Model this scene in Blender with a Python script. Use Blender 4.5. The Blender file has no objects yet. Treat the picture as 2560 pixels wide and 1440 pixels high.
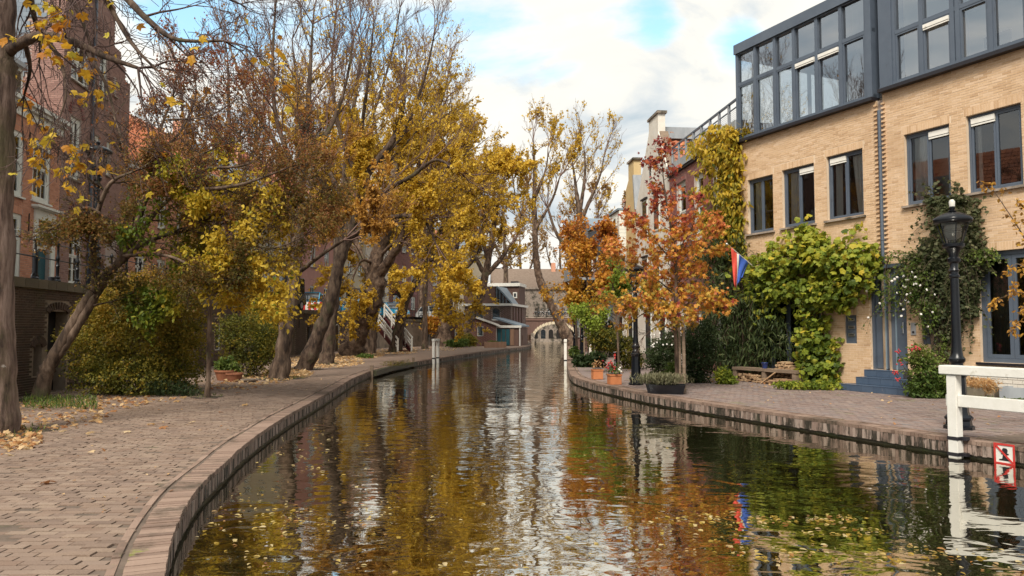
import bpy, bmesh, math, random
import numpy as np
from mathutils import Vector, Matrix
R = random.Random(11)
NR = np.random.default_rng(11)
scene = bpy.context.scene
COL = scene.collection
PI = math.pi

# ---------------------------------------------------------------- camera, world, sun, exposure
FPX = 1850.0
PITCH = math.atan(100 / FPX)
cam_d = bpy.data.cameras.new('camera')
cam_d.lens = 36 * FPX / 2560
cam_d.clip_start = 0.1
cam_d.clip_end = 3000
cam = bpy.data.objects.new('camera', cam_d)
COL.objects.link(cam)
cam.location = (0, 0, 1.7)
cam.rotation_euler = (PI / 2 + PITCH, 0, 0)
scene.camera = cam

SUN_DIR = Vector((-0.27, -0.70, 0.85)).normalized()          # towards the sun
sun_el = math.asin(SUN_DIR.z)
world = bpy.data.worlds.new('World')
scene.world = world
world.use_nodes = True
wt = world.node_tree
wt.nodes.clear()


def N(t, typ, **kw):
    n = t.nodes.new(typ)
    for k, v in kw.items():
        if k == 'i':
            for kk, vv in v.items():
                n.inputs[kk].default_value = vv
        else:
            setattr(n, k, v)
    return n


def LK(t, a, b):
    t.links.new(a, b)


def ramp(t, stops, interp='LINEAR'):
    n = t.nodes.new('ShaderNodeValToRGB')
    n.color_ramp.interpolation = interp
    el = n.color_ramp.elements
    while len(el) < len(stops):
        el.new(0.5)
    for e, (p, c) in zip(el, stops):
        e.position = p
        e.color = (c[0], c[1], c[2], 1) if not isinstance(c, float) else (c, c, c, 1)
    return n


def mathn(t, op, a, b=None, clamp=False):
    n = N(t, 'ShaderNodeMath', operation=op, use_clamp=clamp)
    for i, x in enumerate((a, b)):
        if x is None:
            continue
        if isinstance(x, (int, float)):
            n.inputs[i].default_value = x
        else:
            LK(t, x, n.inputs[i])
    return n.outputs[0]


def mixc(t, f, a, b):
    n = N(t, 'ShaderNodeMix', data_type='RGBA')
    for s, x in (('Factor', f), ('A', a), ('B', b)):
        sock = [q for q in n.inputs if q.name == s and (q.type == 'VALUE' if s == 'Factor' else q.type == 'RGBA')][0]
        if isinstance(x, (int, float)):
            sock.default_value = x
        elif isinstance(x, tuple):
            sock.default_value = (x[0], x[1], x[2], 1)
        else:
            LK(t, x, sock)
    return [q for q in n.outputs if q.type == 'RGBA'][0]


sky = N(wt, 'ShaderNodeTexSky', sky_type='NISHITA', sun_disc=False)
sky.sun_elevation = sun_el
sky.sun_rotation = math.atan2(SUN_DIR.x, SUN_DIR.y)
sky.air_density = 1.2
sky.dust_density = 0.6
sky.ozone_density = 2.2
tc = N(wt, 'ShaderNodeTexCoord')
sep = N(wt, 'ShaderNodeSeparateXYZ')
LK(wt, tc.outputs['Generated'], sep.inputs[0])
zz = mathn(wt, 'ADD', mathn(wt, 'MAXIMUM', sep.outputs['Z'], 0.0), 0.16)
cmb = N(wt, 'ShaderNodeCombineXYZ')
LK(wt, mathn(wt, 'DIVIDE', sep.outputs['X'], zz), cmb.inputs[0])
LK(wt, mathn(wt, 'DIVIDE', sep.outputs['Y'], zz), cmb.inputs[1])
cl1 = N(wt, 'ShaderNodeTexNoise', i={'Scale': 1.25, 'Detail': 9.0, 'Roughness': 0.56, 'Distortion': 0.35})
cl2 = N(wt, 'ShaderNodeTexNoise', i={'Scale': 2.1, 'Detail': 8.0, 'Roughness': 0.55, 'Distortion': 0.5})
mp = N(wt, 'ShaderNodeMapping')
mp.inputs['Location'].default_value = (3.1, 7.7, 2.0)
LK(wt, cmb.outputs[0], mp.inputs[0])
LK(wt, mp.outputs[0], cl1.inputs['Vector'])
mp2 = N(wt, 'ShaderNodeMapping')
mp2.inputs['Location'].default_value = (11.3, 1.9, 5.0)
LK(wt, cmb.outputs[0], mp2.inputs[0])
LK(wt, mp2.outputs[0], cl2.inputs['Vector'])


def skydir(px, py):
    c = Vector(((px - 1280) / FPX, 1, (720 - py) / FPX))
    y = Vector((0, math.cos(PITCH), math.sin(PITCH)))
    z = Vector((0, -math.sin(PITCH), math.cos(PITCH)))
    return (Vector((c.x, 0, 0)) + y * c.y + z * c.z).normalized()


cover = cl1.outputs[0]
for (hx, hy, rad, amt) in ((1640, 45, 0.045, 0.26), (1860, 115, 0.05, 0.40), (430, 5, 0.10, 0.26),
                           (1240, 20, 0.09, 0.06), (1420, 235, 0.06, 0.08), (1130, 60, 0.05, 0.05), (900, 90, 0.07, 0.06)):
    vm = N(wt, 'ShaderNodeVectorMath', operation='DISTANCE')
    vm.inputs[1].default_value = skydir(hx, hy)
    LK(wt, tc.outputs['Generated'], vm.inputs[0])
    q = mathn(wt, 'DIVIDE', vm.outputs['Value'], rad)
    q = mathn(wt, 'POWER', 2.718, mathn(wt, 'MULTIPLY', mathn(wt, 'MULTIPLY', q, q), -1.0))
    cover = mathn(wt, 'SUBTRACT', cover, mathn(wt, 'MULTIPLY', q, amt))
cm = ramp(wt, [(0.20, 0.0), (0.36, 1.0)], 'EASE')
LK(wt, cover, cm.inputs[0])
shade = ramp(wt, [(0.32, (0.53, 0.62, 0.68)), (0.42, (0.74, 0.78, 0.79)), (0.50, (0.95, 0.93, 0.86)), (0.66, (1.02, 0.99, 0.91))])
LK(wt, cl2.outputs[0], shade.inputs[0])
# the cloud deck and the blue between: the Nishita sky at 0.1, clouds in the same units
hsv = N(wt, 'ShaderNodeHueSaturation', i={'Hue': 0.475, 'Saturation': 0.95, 'Value': 1.0})
LK(wt, sky.outputs[0], hsv.inputs['Color'])
csc = N(wt, 'ShaderNodeVectorMath', operation='SCALE')
csc.inputs['Scale'].default_value = 3.6
LK(wt, shade.outputs[0], csc.inputs[0])
bg = N(wt, 'ShaderNodeBackground', i={'Strength': 0.12})
LK(wt, mixc(wt, cm.outputs[0], hsv.outputs[0], csc.outputs[0]), bg.inputs[0])
wo = N(wt, 'ShaderNodeOutputWorld')
LK(wt, bg.outputs[0], wo.inputs[0])

sl = bpy.data.lights.new('sun', 'SUN')
sl.energy = 2.1
sl.angle = math.radians(22)
sl.color = (1.0, 0.93, 0.82)
so = bpy.data.objects.new('sun', sl)
COL.objects.link(so)
so.rotation_euler = SUN_DIR.to_track_quat('Z', 'Y').to_euler()
so.location = (-20, -20, 40)

vs = scene.view_settings
vs.view_transform = 'Standard'
vs.look = 'None'
vs.gamma = 1.0
vs.exposure = 1.33
vs.use_curve_mapping = False
cy = scene.cycles
cy.max_bounces = 7
cy.diffuse_bounces = 3
cy.glossy_bounces = 4
cy.transmission_bounces = 4
cy.transparent_max_bounces = 12
cy.caustics_reflective = False
cy.caustics_refractive = False
cy.sample_clamp_indirect = 6
cy.use_denoising = True
try:
    cy.denoiser = 'OPENIMAGEDENOISE'
    cy.denoising_input_passes = 'RGB_ALBEDO_NORMAL'
    cy.denoising_prefilter = 'ACCURATE'
except Exception:
    pass

# ---------------------------------------------------------------- helpers


def ray(x, y):
    return Vector(((x - 1280) / FPX, math.cos(PITCH) - (720 - y) / FPX * math.sin(PITCH),
                   math.sin(PITCH) + (720 - y) / FPX * math.cos(PITCH)))


def A(x, y, Y):                       # the point seen at (x, y), Y metres down the canal
    d = ray(x, y)
    return Vector((0, 0, 1.7)) + d * (Y / d.y)


def G(x, y, z=0.0):                   # the point seen at (x, y) on the level z
    d = ray(x, y)
    return Vector((0, 0, 1.7)) + d * ((z - 1.7) / d.z)


def proj(P):
    P = np.asarray(P, float) - np.array([0, 0, 1.7])
    f = P[:, 1] * math.cos(PITCH) + P[:, 2] * math.sin(PITCH)
    u = -P[:, 1] * math.sin(PITCH) + P[:, 2] * math.cos(PITCH)
    f = np.where(f < 0.05, 0.05, f)
    return 1280 + FPX * P[:, 0] / f, 720 - FPX * u / f, f


def link(name, me, parent=None, mat=None, kind=None):
    if mat is not None and not me.materials:
        me.materials.append(mat)
    o = bpy.data.objects.new(name, me)
    COL.objects.link(o)
    if parent is not None:
        o.parent = parent
    if kind:
        o['kind'] = kind
    return o


def tag(o, label, cat, group=None):
    o['label'] = label
    o['category'] = cat
    if group:
        o['group'] = group
    return o


def thing(name, label, cat, loc=(0, 0, 0), rz=0.0, group=None):
    o = bpy.data.objects.new(name, None)
    COL.objects.link(o)
    o.location = loc
    o.rotation_euler = (0, 0, rz)
    o.empty_display_size = 0.2
    return tag(o, label, cat, group)


def copy_tree(o, parent=None):
    c = o.copy()
    COL.objects.link(c)
    c.parent = parent
    for ch in [x for x in KIDS.get(o.name, [])]:
        copy_tree(ch, c)
    return c


KIDS = {}


def note_kids(root):
    KIDS[root.name] = list(root.children)
    for ch in root.children:
        note_kids(ch)


def np_mesh(name, V, F, smooth=False, tint=None):
    V = np.ascontiguousarray(V, np.float32).reshape(-1, 3)
    Fs = F if isinstance(F, list) else [F]
    me = bpy.data.meshes.new(name)
    me.vertices.add(len(V))
    me.vertices.foreach_set('co', V.ravel())
    li = np.concatenate([np.asarray(f, np.int32).ravel() for f in Fs])
    tot = np.concatenate([np.full(len(f), f.shape[1], np.int32) for f in Fs])
    st = np.concatenate([[0], np.cumsum(tot)[:-1]]).astype(np.int32)
    me.loops.add(len(li))
    me.loops.foreach_set('vertex_index', li)
    me.polygons.add(len(tot))
    me.polygons.foreach_set('loop_start', st)
    me.polygons.foreach_set('use_smooth', np.full(len(tot), bool(smooth)))
    if tint is not None:
        a = me.attributes.new('tint', 'FLOAT', 'POINT')
        a.data.foreach_set('value', np.ascontiguousarray(tint, np.float32))
    me.update(calc_edges=True)
    return me


class MB:
    def __init__(s):
        s.v = []
        s.f = []

    def box(s, x0, x1, y0, y1, z0, z1):
        b = len(s.v)
        s.v += [(x0, y0, z0), (x1, y0, z0), (x1, y1, z0), (x0, y1, z0), (x0, y0, z1), (x1, y0, z1), (x1, y1, z1), (x0, y1, z1)]
        s.f += [[b + i for i in q] for q in ((0, 3, 2, 1), (4, 5, 6, 7), (0, 1, 5, 4), (1, 2, 6, 5), (2, 3, 7, 6), (3, 0, 4, 7))]
        return s

    def bar(s, p, q, w, h, up=(0, 0, 1)):
        p, q = Vector(p), Vector(q)
        d = (q - p).normalized()
        sd = d.cross(Vector(up))
        if sd.length < 1e-4:
            sd = d.cross(Vector((0, 1, 0)))
        sd.normalize()
        u = sd.cross(d)
        b = len(s.v)
        for e in (p, q):
            for a, c in ((-1, -1), (1, -1), (1, 1), (-1, 1)):
                s.v.append(tuple(e + sd * (a * w / 2) + u * (c * h / 2)))
        s.f += [[b + i for i in q] for q in ((0, 3, 2, 1), (4, 5, 6, 7), (0, 1, 5, 4), (1, 2, 6, 5), (2, 3, 7, 6), (3, 0, 4, 7))]
        return s

    def quad(s, *pts):
        b = len(s.v)
        s.v += [tuple(p) for p in pts]
        s.f.append(list(range(b, b + len(pts))))
        return s

    def prism(s, outline, d, axis='y', at=0.0):          # outline of 2-D points, extruded by d along axis
        n = len(outline)
        b = len(s.v)
        for k in (at, at + d):
            for (a, c) in outline:
                s.v.append({'y': (a, k, c), 'z': (a, c, k), 'x': (k, a, c)}[axis])
        s.f.append([b + i for i in range(n)][::-1] if axis != 'y' else [b + i for i in range(n)])
        s.f.append([b + n + i for i in range(n)] if axis != 'y' else [b + n + i for i in range(n)][::-1])
        for i in range(n):
            j = (i + 1) % n
            s.f.append([b + i, b + j, b + n + j, b + n + i] if axis != 'y' else [b + j, b + i, b + n + i, b + n + j])
        return s

    def tube(s, pts, r, n=8, cap=True):
        pts = [Vector(p) for p in pts]
        rs = r if isinstance(r, (list, tuple)) else [r] * len(pts)
        b = len(s.v)
        ref = None
        for i, p in enumerate(pts):
            d = (pts[min(i + 1, len(pts) - 1)] - pts[max(i - 1, 0)]).normalized()
            if ref is None:
                ref = d.cross(Vector((0.31, 0.87, 0.38)))
                if ref.length < 0.1:
                    ref = d.cross(Vector((1, 0, 0)))
            ref = (ref - d * ref.dot(d)).normalized()
            w = d.cross(ref)
            for k in range(n):
                a = 2 * PI * k / n
                s.v.append(tuple(p + (ref * math.cos(a) + w * math.sin(a)) * rs[i]))
        for i in range(len(pts) - 1):
            for k in range(n):
                k2 = (k + 1) % n
                s.f.append([b + i * n + k, b + i * n + k2, b + (i + 1) * n + k2, b + (i + 1) * n + k])
        if cap:
            s.f.append([b + k for k in range(n)][::-1])
            e = b + (len(pts) - 1) * n
            s.f.append([e + k for k in range(n)])
        return s

    def lathe(s, prof, n=16, c=(0, 0), wave=None):
        b = len(s.v)
        for (r, z) in prof:
            for k in range(n):
                a = 2 * PI * (k + 0.5) / n
                rr = r * (1 + (wave(a) if wave else 0))
                s.v.append((c[0] + rr * math.cos(a), c[1] + rr * math.sin(a), z))
        for i in range(len(prof) - 1):
            for k in range(n):
                k2 = (k + 1) % n
                s.f.append([b + i * n + k, b + i * n + k2, b + (i + 1) * n + k2, b + (i + 1) * n + k])
        s.f.append([b + k for k in range(n)][::-1])
        e = b + (len(prof) - 1) * n
        s.f.append([e + k for k in range(n)])
        return s

    def move(s, i0, M):
        for i in range(i0, len(s.v)):
            s.v[i] = tuple(M @ Vector(s.v[i]))
        return s

    def mesh(s, name, smooth=False, bevel=0, auto=None):
        me = bpy.data.meshes.new(name)
        me.from_pydata(s.v, [], s.f)
        if bevel:
            bm = bmesh.new()
            bm.from_mesh(me)
            bmesh.ops.recalc_face_normals(bm, faces=bm.faces)
            es = [e for e in bm.edges if len(e.link_faces) == 2 and e.calc_face_angle() > 0.6]
            bmesh.ops.bevel(bm, geom=es, offset=bevel, segments=2, affect='EDGES', clamp_overlap=True)
            bm.to_mesh(me)
            bm.free()
        if smooth:
            me.polygons.foreach_set('use_smooth', [True] * len(me.polygons))
            try:
                me.set_sharp_from_angle(angle=math.radians(auto or 40))
            except Exception:
                pass
        me.update()
        return me

    def build(s, name, mat, parent=None, smooth=False, bevel=0, kind=None, auto=None):
        return link(name, s.mesh(name, smooth, bevel, auto), parent, mat, kind)


# ---------------------------------------------------------------- materials
def newmat(name):
    m = bpy.data.materials.new(name)
    m.use_nodes = True
    t = m.node_tree
    t.nodes.clear()
    out = N(t, 'ShaderNodeOutputMaterial')
    return m, t, out


def piece_rand(t):
    g = N(t, 'ShaderNodeNewGeometry')
    oi = N(t, 'ShaderNodeObjectInfo')
    return mathn(t, 'FRACT', mathn(t, 'ADD', g.outputs['Random Per Island'], oi.outputs['Random']))


def surf(name, cols, rough=0.8, piece=None, nscale=3.0, nmix=0.5, bump=0.0, bscale=40.0, spec=0.4, metal=0.0,
         patch=None, pscale=0.8, pth=(0.5, 0.65), stretch=None, coat=0.0, patches=(), con=(0.3, 0.7), pstretch=None):
    """cols: colours of a ramp over broad noise; piece: colours of a ramp over the random number of each piece;
    patch: a colour of stains or moss with a shape of their own."""
    m, t, out = newmat(name)
    g = N(t, 'ShaderNodeNewGeometry')
    pos = g.outputs['Position']
    if stretch:
        mpn = N(t, 'ShaderNodeMapping')
        mpn.inputs['Scale'].default_value = stretch
        LK(t, pos, mpn.inputs[0])
        pos = mpn.outputs[0]
    n1 = N(t, 'ShaderNodeTexNoise', i={'Scale': nscale, 'Detail': 6.0, 'Roughness': 0.65})
    LK(t, pos, n1.inputs['Vector'])
    r1 = ramp(t, [(con[0] + (con[1] - con[0]) * i / max(1, len(cols) - 1), c) for i, c in enumerate(cols)])
    LK(t, n1.outputs[0], r1.inputs[0])
    c = r1.outputs[0]
    if piece:
        r2 = ramp(t, [(i / (len(piece) - 1), q) for i, q in enumerate(piece)])
        LK(t, piece_rand(t), r2.inputs[0])
        c = mixc(t, nmix, r2.outputs[0], c)
    for (pc, ps, pt) in ([(patch, pscale, pth)] if patch else []) + list(patches):
        n2 = N(t, 'ShaderNodeTexNoise', i={'Scale': ps, 'Detail': 8.0, 'Roughness': 0.7})
        if pstretch:
            mq = N(t, 'ShaderNodeMapping')
            mq.inputs['Scale'].default_value = pstretch
            LK(t, g.outputs['Position'], mq.inputs[0])
            LK(t, mq.outputs[0], n2.inputs['Vector'])
        else:
            LK(t, g.outputs['Position'], n2.inputs['Vector'])
        r3 = ramp(t, [(pt[0], 0.0), (pt[1], 1.0)])
        LK(t, n2.outputs[0], r3.inputs[0])
        c = mixc(t, r3.outputs[0], c, pc)
    b = N(t, 'ShaderNodeBsdfPrincipled', i={'Roughness': rough, 'Metallic': metal, 'Specular IOR Level': spec, 'Coat Weight': coat})
    LK(t, c, b.inputs['Base Color'])
    if bump:
        n3 = N(t, 'ShaderNodeTexNoise', i={'Scale': bscale, 'Detail': 5.0, 'Roughness': 0.6})
        LK(t, pos, n3.inputs['Vector'])
        bp = N(t, 'ShaderNodeBump', i={'Strength': bump, 'Distance': 0.02})
        LK(t, n3.outputs[0], bp.inputs['Height'])
        LK(t, bp.outputs[0], b.inputs['Normal'])
    LK(t, b.outputs[0], out.inputs[0])
    return m


def leafmat(name, cols, single=False, trans=0.45, gain=1.0):
    m, t, out = newmat(name)
    if single:
        v = N(t, 'ShaderNodeObjectInfo').outputs['Random']
    else:
        v = N(t, 'ShaderNodeAttribute', attribute_name='tint').outputs['Fac']
    r = ramp(t, [(i / (len(cols) - 1), tuple(q * gain for q in c)) for i, c in enumerate(cols)])
    LK(t, v, r.inputs[0])
    b = N(t, 'ShaderNodeBsdfPrincipled', i={'Roughness': 0.55, 'Specular IOR Level': 0.3})
    LK(t, r.outputs[0], b.inputs['Base Color'])
    tr = N(t, 'ShaderNodeBsdfTranslucent')
    LK(t, r.outputs[0], tr.inputs[0])
    mx = N(t, 'ShaderNodeMixShader', i={0: trans})
    LK(t, b.outputs[0], mx.inputs[1])
    LK(t, tr.outputs[0], mx.inputs[2])
    LK(t, mx.outputs[0], out.inputs[0])
    return m


def glassmat(name, tintc=(0.75, 0.8, 0.82), ior=1.9):
    m, t, out = newmat(name)
    tr = N(t, 'ShaderNodeBsdfTransparent')
    tr.inputs[0].default_value = (*tintc, 1)
    gl = N(t, 'ShaderNodeBsdfGlossy', i={'Roughness': 0.015})
    gl.inputs[0].default_value = (0.95, 0.97, 1, 1)
    fr = N(t, 'ShaderNodeFresnel', i={'IOR': ior})
    mx = N(t, 'ShaderNodeMixShader')
    LK(t, fr.outputs[0], mx.inputs[0])
    LK(t, tr.outputs[0], mx.inputs[1])
    LK(t, gl.outputs[0], mx.inputs[2])
    LK(t, mx.outputs[0], out.inputs[0])
    return m


M = {}
M['blond'] = surf('blond_brick', [(0.56, 0.385, 0.235), (0.63, 0.445, 0.285)], piece=[(0.43, 0.265, 0.145), (0.56, 0.375, 0.22), (0.62, 0.435, 0.275), (0.58, 0.39, 0.23), (0.68, 0.50, 0.345), (0.53, 0.34, 0.19)], nscale=7, nmix=0.3, bump=0.25, bscale=70,
                  patches=[((0.45, 0.29, 0.165), 0.55, (0.54, 0.80)), ((0.72, 0.64, 0.54), 1.3, (0.69, 0.76)), ((0.34, 0.23, 0.14), 2.4, (0.70, 0.82))])
M['blond_m'] = surf('blond_mortar', [(0.64, 0.49, 0.34), (0.70, 0.55, 0.40)], nscale=6, bump=0.3, patches=[((0.40, 0.26, 0.15), 0.55, (0.54, 0.80))])
M['purple'] = surf('purple_brick', [(0.20, 0.085, 0.075), (0.27, 0.12, 0.105)], piece=[(0.13, 0.055, 0.055), (0.24, 0.095, 0.085), (0.30, 0.13, 0.11), (0.20, 0.075, 0.075)], nscale=8, bump=0.4, bscale=60)
M['purple_m'] = surf('grey_mortar', [(0.33, 0.27, 0.24), (0.42, 0.35, 0.31)], nscale=6, bump=0.3)
M['wharf'] = surf('wharf_brick', [(0.055, 0.036, 0.026), (0.10, 0.064, 0.045)], piece=[(0.035, 0.024, 0.02), (0.07, 0.045, 0.034), (0.12, 0.075, 0.052), (0.08, 0.045, 0.033)], nscale=4, bump=0.6, bscale=40,
                  patch=(0.045, 0.052, 0.02), pscale=0.9, pth=(0.52, 0.68))
M['wharf_m'] = surf('wharf_mortar', [(0.22, 0.17, 0.13), (0.34, 0.27, 0.205)], nscale=3, bump=0.4, patch=(0.05, 0.05, 0.03), pscale=0.8, pth=(0.5, 0.7))
M['orange_b'] = surf('orange_brick', [(0.48, 0.215, 0.13), (0.58, 0.30, 0.20)], piece=[(0.40, 0.165, 0.105), (0.52, 0.24, 0.15), (0.62, 0.33, 0.22), (0.56, 0.26, 0.15)], nscale=6, bump=0.4)
M['tower_b'] = surf('brown_brick', [(0.25, 0.145, 0.12), (0.35, 0.22, 0.185)], piece=[(0.19, 0.105, 0.09), (0.29, 0.17, 0.14), (0.38, 0.235, 0.20)], nscale=4, bump=0.4)
M['white'] = surf('white_paint', [(0.68, 0.66, 0.60), (0.78, 0.76, 0.71)], rough=0.5, nscale=5, bump=0.12, bscale=30, patches=[((0.47, 0.44, 0.36), 5, (0.60, 0.74)), ((0.30, 0.30, 0.19), 9, (0.69, 0.76))])
M['frame_w'] = surf('window_white', [(0.62, 0.64, 0.59), (0.72, 0.73, 0.68)], rough=0.5, nscale=4)
M['plaster'] = surf('white_plaster', [(0.58, 0.53, 0.46), (0.72, 0.68, 0.61)], nscale=1.2, bump=0.15, patch=(0.45, 0.38, 0.30), pscale=0.9, pth=(0.58, 0.75))
M['yellow_p'] = surf('yellow_plaster', [(0.50, 0.36, 0.17), (0.58, 0.44, 0.23)], nscale=1.2, bump=0.1)
M['cream'] = surf('cream_plaster', [(0.50, 0.42, 0.29), (0.60, 0.52, 0.38)], nscale=1.2, bump=0.1)
M['pink'] = surf('pink_plaster', [(0.46, 0.23, 0.19), (0.54, 0.29, 0.25)], nscale=1.5, bump=0.1)
M['bluegrey'] = surf('blue_grey_paint', [(0.072, 0.092, 0.125), (0.092, 0.115, 0.15)], rough=0.4, nscale=2, spec=0.5, patches=[((0.055, 0.065, 0.08), 3, (0.6, 0.75))])
M['bluegrey_l'] = surf('pale_blue_paint', [(0.17, 0.23, 0.28), (0.21, 0.27, 0.32)], rough=0.4, nscale=2)
M['black_trim'] = surf('black_trim', [(0.012, 0.011, 0.015), (0.02, 0.018, 0.022)], rough=0.45)
M['iron'] = surf('black_iron', [(0.0022, 0.003, 0.005), (0.004, 0.006, 0.010)], rough=0.3, spec=0.4, bump=0.15, bscale=25, patches=[((0.02, 0.014, 0.01), 6, (0.66, 0.74))])
M['steel'] = surf('grey_steel', [(0.34, 0.36, 0.39), (0.42, 0.44, 0.47)], rough=0.4, metal=0.5)
M['lead'] = surf('lead_sheet', [(0.23, 0.25, 0.27), (0.36, 0.38, 0.40)], rough=0.5, nscale=2.5, stretch=(1, 1, 0.3))
M['slate'] = surf('slate', [(0.13, 0.17, 0.21), (0.19, 0.235, 0.28)], piece=[(0.11, 0.15, 0.19), (0.16, 0.21, 0.26), (0.22, 0.27, 0.31)], rough=0.5, nscale=3)
M['tile_o'] = surf('roof_tile', [(0.36, 0.115, 0.055), (0.47, 0.17, 0.08)], piece=[(0.22, 0.075, 0.05), (0.42, 0.14, 0.065), (0.52, 0.19, 0.09), (0.33, 0.10, 0.05)], rough=0.7, nscale=5)
M['stone'] = surf('coping_stone', [(0.10, 0.085, 0.06), (0.17, 0.14, 0.10)], piece=[(0.09, 0.075, 0.05), (0.16, 0.13, 0.09), (0.20, 0.165, 0.12)], nscale=3, bump=0.4, patch=(0.06, 0.065, 0.025), pscale=1.5, pth=(0.5, 0.7))
M['pave'] = surf('paving_brick', [(0.165, 0.115, 0.086), (0.265, 0.19, 0.145)], piece=[(0.12, 0.082, 0.064), (0.18, 0.126, 0.097), (0.24, 0.174, 0.134), (0.175, 0.11, 0.078), (0.29, 0.217, 0.163), (0.195, 0.14, 0.112)], nscale=1.3, nmix=0.4, bump=0.5, bscale=60,
                 patches=[((0.17, 0.115, 0.08), 0.55, (0.53, 0.72)), ((0.30, 0.33, 0.07), 2.6, (0.72, 0.80))])
M['pave_r'] = surf('paving_brick_grey', [(0.19, 0.145, 0.13), (0.27, 0.215, 0.19)], piece=[(0.13, 0.095, 0.09), (0.205, 0.155, 0.145), (0.27, 0.21, 0.18), (0.21, 0.13, 0.105), (0.19, 0.185, 0.19)], nscale=1.0, nmix=0.42, bump=0.5, bscale=60,
                   patches=[((0.15, 0.17, 0.055), 1.1, (0.58, 0.74)), ((0.12, 0.08, 0.06), 0.7, (0.56, 0.75))])
M['sand'] = surf('joint_sand', [(0.085, 0.063, 0.048), (0.16, 0.118, 0.09)], nscale=5, bump=0.4, patch=(0.07, 0.08, 0.02), pscale=1.0, pth=(0.55, 0.7))
M['cope'] = surf('coping_brick', [(0.175, 0.12, 0.09), (0.26, 0.185, 0.14)], piece=[(0.13, 0.08, 0.062), (0.24, 0.16, 0.12), (0.33, 0.23, 0.18), (0.20, 0.125, 0.095)], nscale=2.0, nmix=0.4, bump=0.5, bscale=50,
                 patches=[((0.055, 0.042, 0.028), 0.9, (0.52, 0.66)), ((0.22, 0.24, 0.05), 1.5, (0.64, 0.72))])
M['copeface'] = surf('quay_face_brick', [(0.24, 0.165, 0.13), (0.36, 0.27, 0.22)], piece=[(0.10, 0.07, 0.055), (0.27, 0.185, 0.15), (0.40, 0.32, 0.27), (0.17, 0.115, 0.09)], nscale=3.0, nmix=0.3, bump=0.6, bscale=50, pstretch=(1, 1, 0.14),
                     patches=[((0.03, 0.024, 0.016), 9.0, (0.47, 0.56)), ((0.45, 0.38, 0.33), 14, (0.64, 0.70)), ((0.05, 0.06, 0.02), 1.2, (0.60, 0.72))])
M['wet'] = surf('wet_quay_wall', [(0.022, 0.018, 0.010), (0.05, 0.042, 0.022)], rough=0.45, nscale=4, bump=0.7, bscale=25, patch=(0.035, 0.042, 0.012), pscale=2, pth=(0.45, 0.65))
M['conc'] = surf('old_concrete', [(0.25, 0.20, 0.16), (0.38, 0.31, 0.255)], nscale=3, bump=0.5, patch=(0.05, 0.045, 0.03), pscale=1.2, pth=(0.48, 0.62))
M['bark'] = surf('bark', [(0.028, 0.017, 0.011), (0.095, 0.062, 0.042), (0.18, 0.125, 0.09)], rough=0.95, nscale=5.5, bump=1.0, bscale=14, stretch=(1, 1, 0.25), con=(0.38, 0.64), patches=[((0.095, 0.105, 0.045), 0.9, (0.55, 0.72)), ((0.30, 0.25, 0.20), 2.5, (0.68, 0.76))])
M['bark_p'] = surf('plane_bark', [(0.04, 0.024, 0.016), (0.12, 0.076, 0.05), (0.22, 0.155, 0.11)], rough=0.95, nscale=4, bump=1.0, bscale=7, stretch=(1, 1, 0.6), con=(0.36, 0.66), patches=[((0.04, 0.024, 0.017), 2.2, (0.52, 0.6)), ((0.10, 0.11, 0.05), 0.7, (0.58, 0.75))])
M['bark_d'] = surf('dark_bark', [(0.02, 0.012, 0.008), (0.07, 0.044, 0.03), (0.12, 0.085, 0.06)], rough=0.95, nscale=7, bump=1.0, bscale=18, stretch=(1, 1, 0.35), con=(0.38, 0.64), patches=[((0.06, 0.068, 0.028), 1.1, (0.56, 0.74))])
M['bark_n'] = surf('foreground_bark', [(0.035, 0.021, 0.016), (0.13, 0.085, 0.066), (0.22, 0.155, 0.125)], rough=0.95, nscale=7, bump=1.0, bscale=22, stretch=(1, 1, 0.16), con=(0.38, 0.62), patches=[((0.34, 0.30, 0.27), 5.0, (0.66, 0.72)), ((0.085, 0.075, 0.03), 0.5, (0.50, 0.7))])
M['twig'] = surf('twig_bark', [(0.11, 0.062, 0.05), (0.19, 0.12, 0.095)], rough=0.9, nscale=2)
M['twig_d'] = surf('dark_twig', [(0.05, 0.03, 0.027), (0.10, 0.06, 0.05)], rough=0.9, nscale=2)
M['wood'] = surf('grey_wood', [(0.14, 0.10, 0.07), (0.25, 0.18, 0.125)], nscale=6, bump=0.5, bscale=20, stretch=(0.3, 0.3, 3))
M['log'] = surf('cut_log', [(0.26, 0.16, 0.09), (0.42, 0.29, 0.17)], piece=[(0.20, 0.10, 0.055), (0.38, 0.24, 0.13), (0.50, 0.36, 0.22)], nscale=12, bump=0.4)
M['terra'] = surf('terracotta', [(0.40, 0.135, 0.05), (0.52, 0.20, 0.08)], nscale=4, bump=0.15, rough=0.7)
M['rust'] = surf('dark_clay', [(0.20, 0.075, 0.04), (0.30, 0.12, 0.06)], nscale=4, bump=0.15)
M['blacktub'] = surf('black_tub', [(0.010, 0.012, 0.018), (0.025, 0.025, 0.03)], rough=0.4, nscale=6)
M['stepblue'] = surf('blue_tile', [(0.045, 0.070, 0.115), (0.075, 0.105, 0.155)], piece=[(0.045, 0.07, 0.115), (0.065, 0.095, 0.145), (0.075, 0.11, 0.165)], rough=0.35, nscale=4, patch=(0.22, 0.22, 0.24), pscale=3, pth=(0.66, 0.74))
M['stepdark'] = surf('dark_tile', [(0.025, 0.03, 0.042), (0.035, 0.042, 0.058)], rough=0.4)
M['dark'] = surf('dark_interior', [(0.012, 0.010, 0.009), (0.02, 0.017, 0.015)], rough=0.9)
M['room'] = surf('room_wall', [(0.62, 0.57, 0.51), (0.70, 0.65, 0.58)], nscale=0.7)
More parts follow.
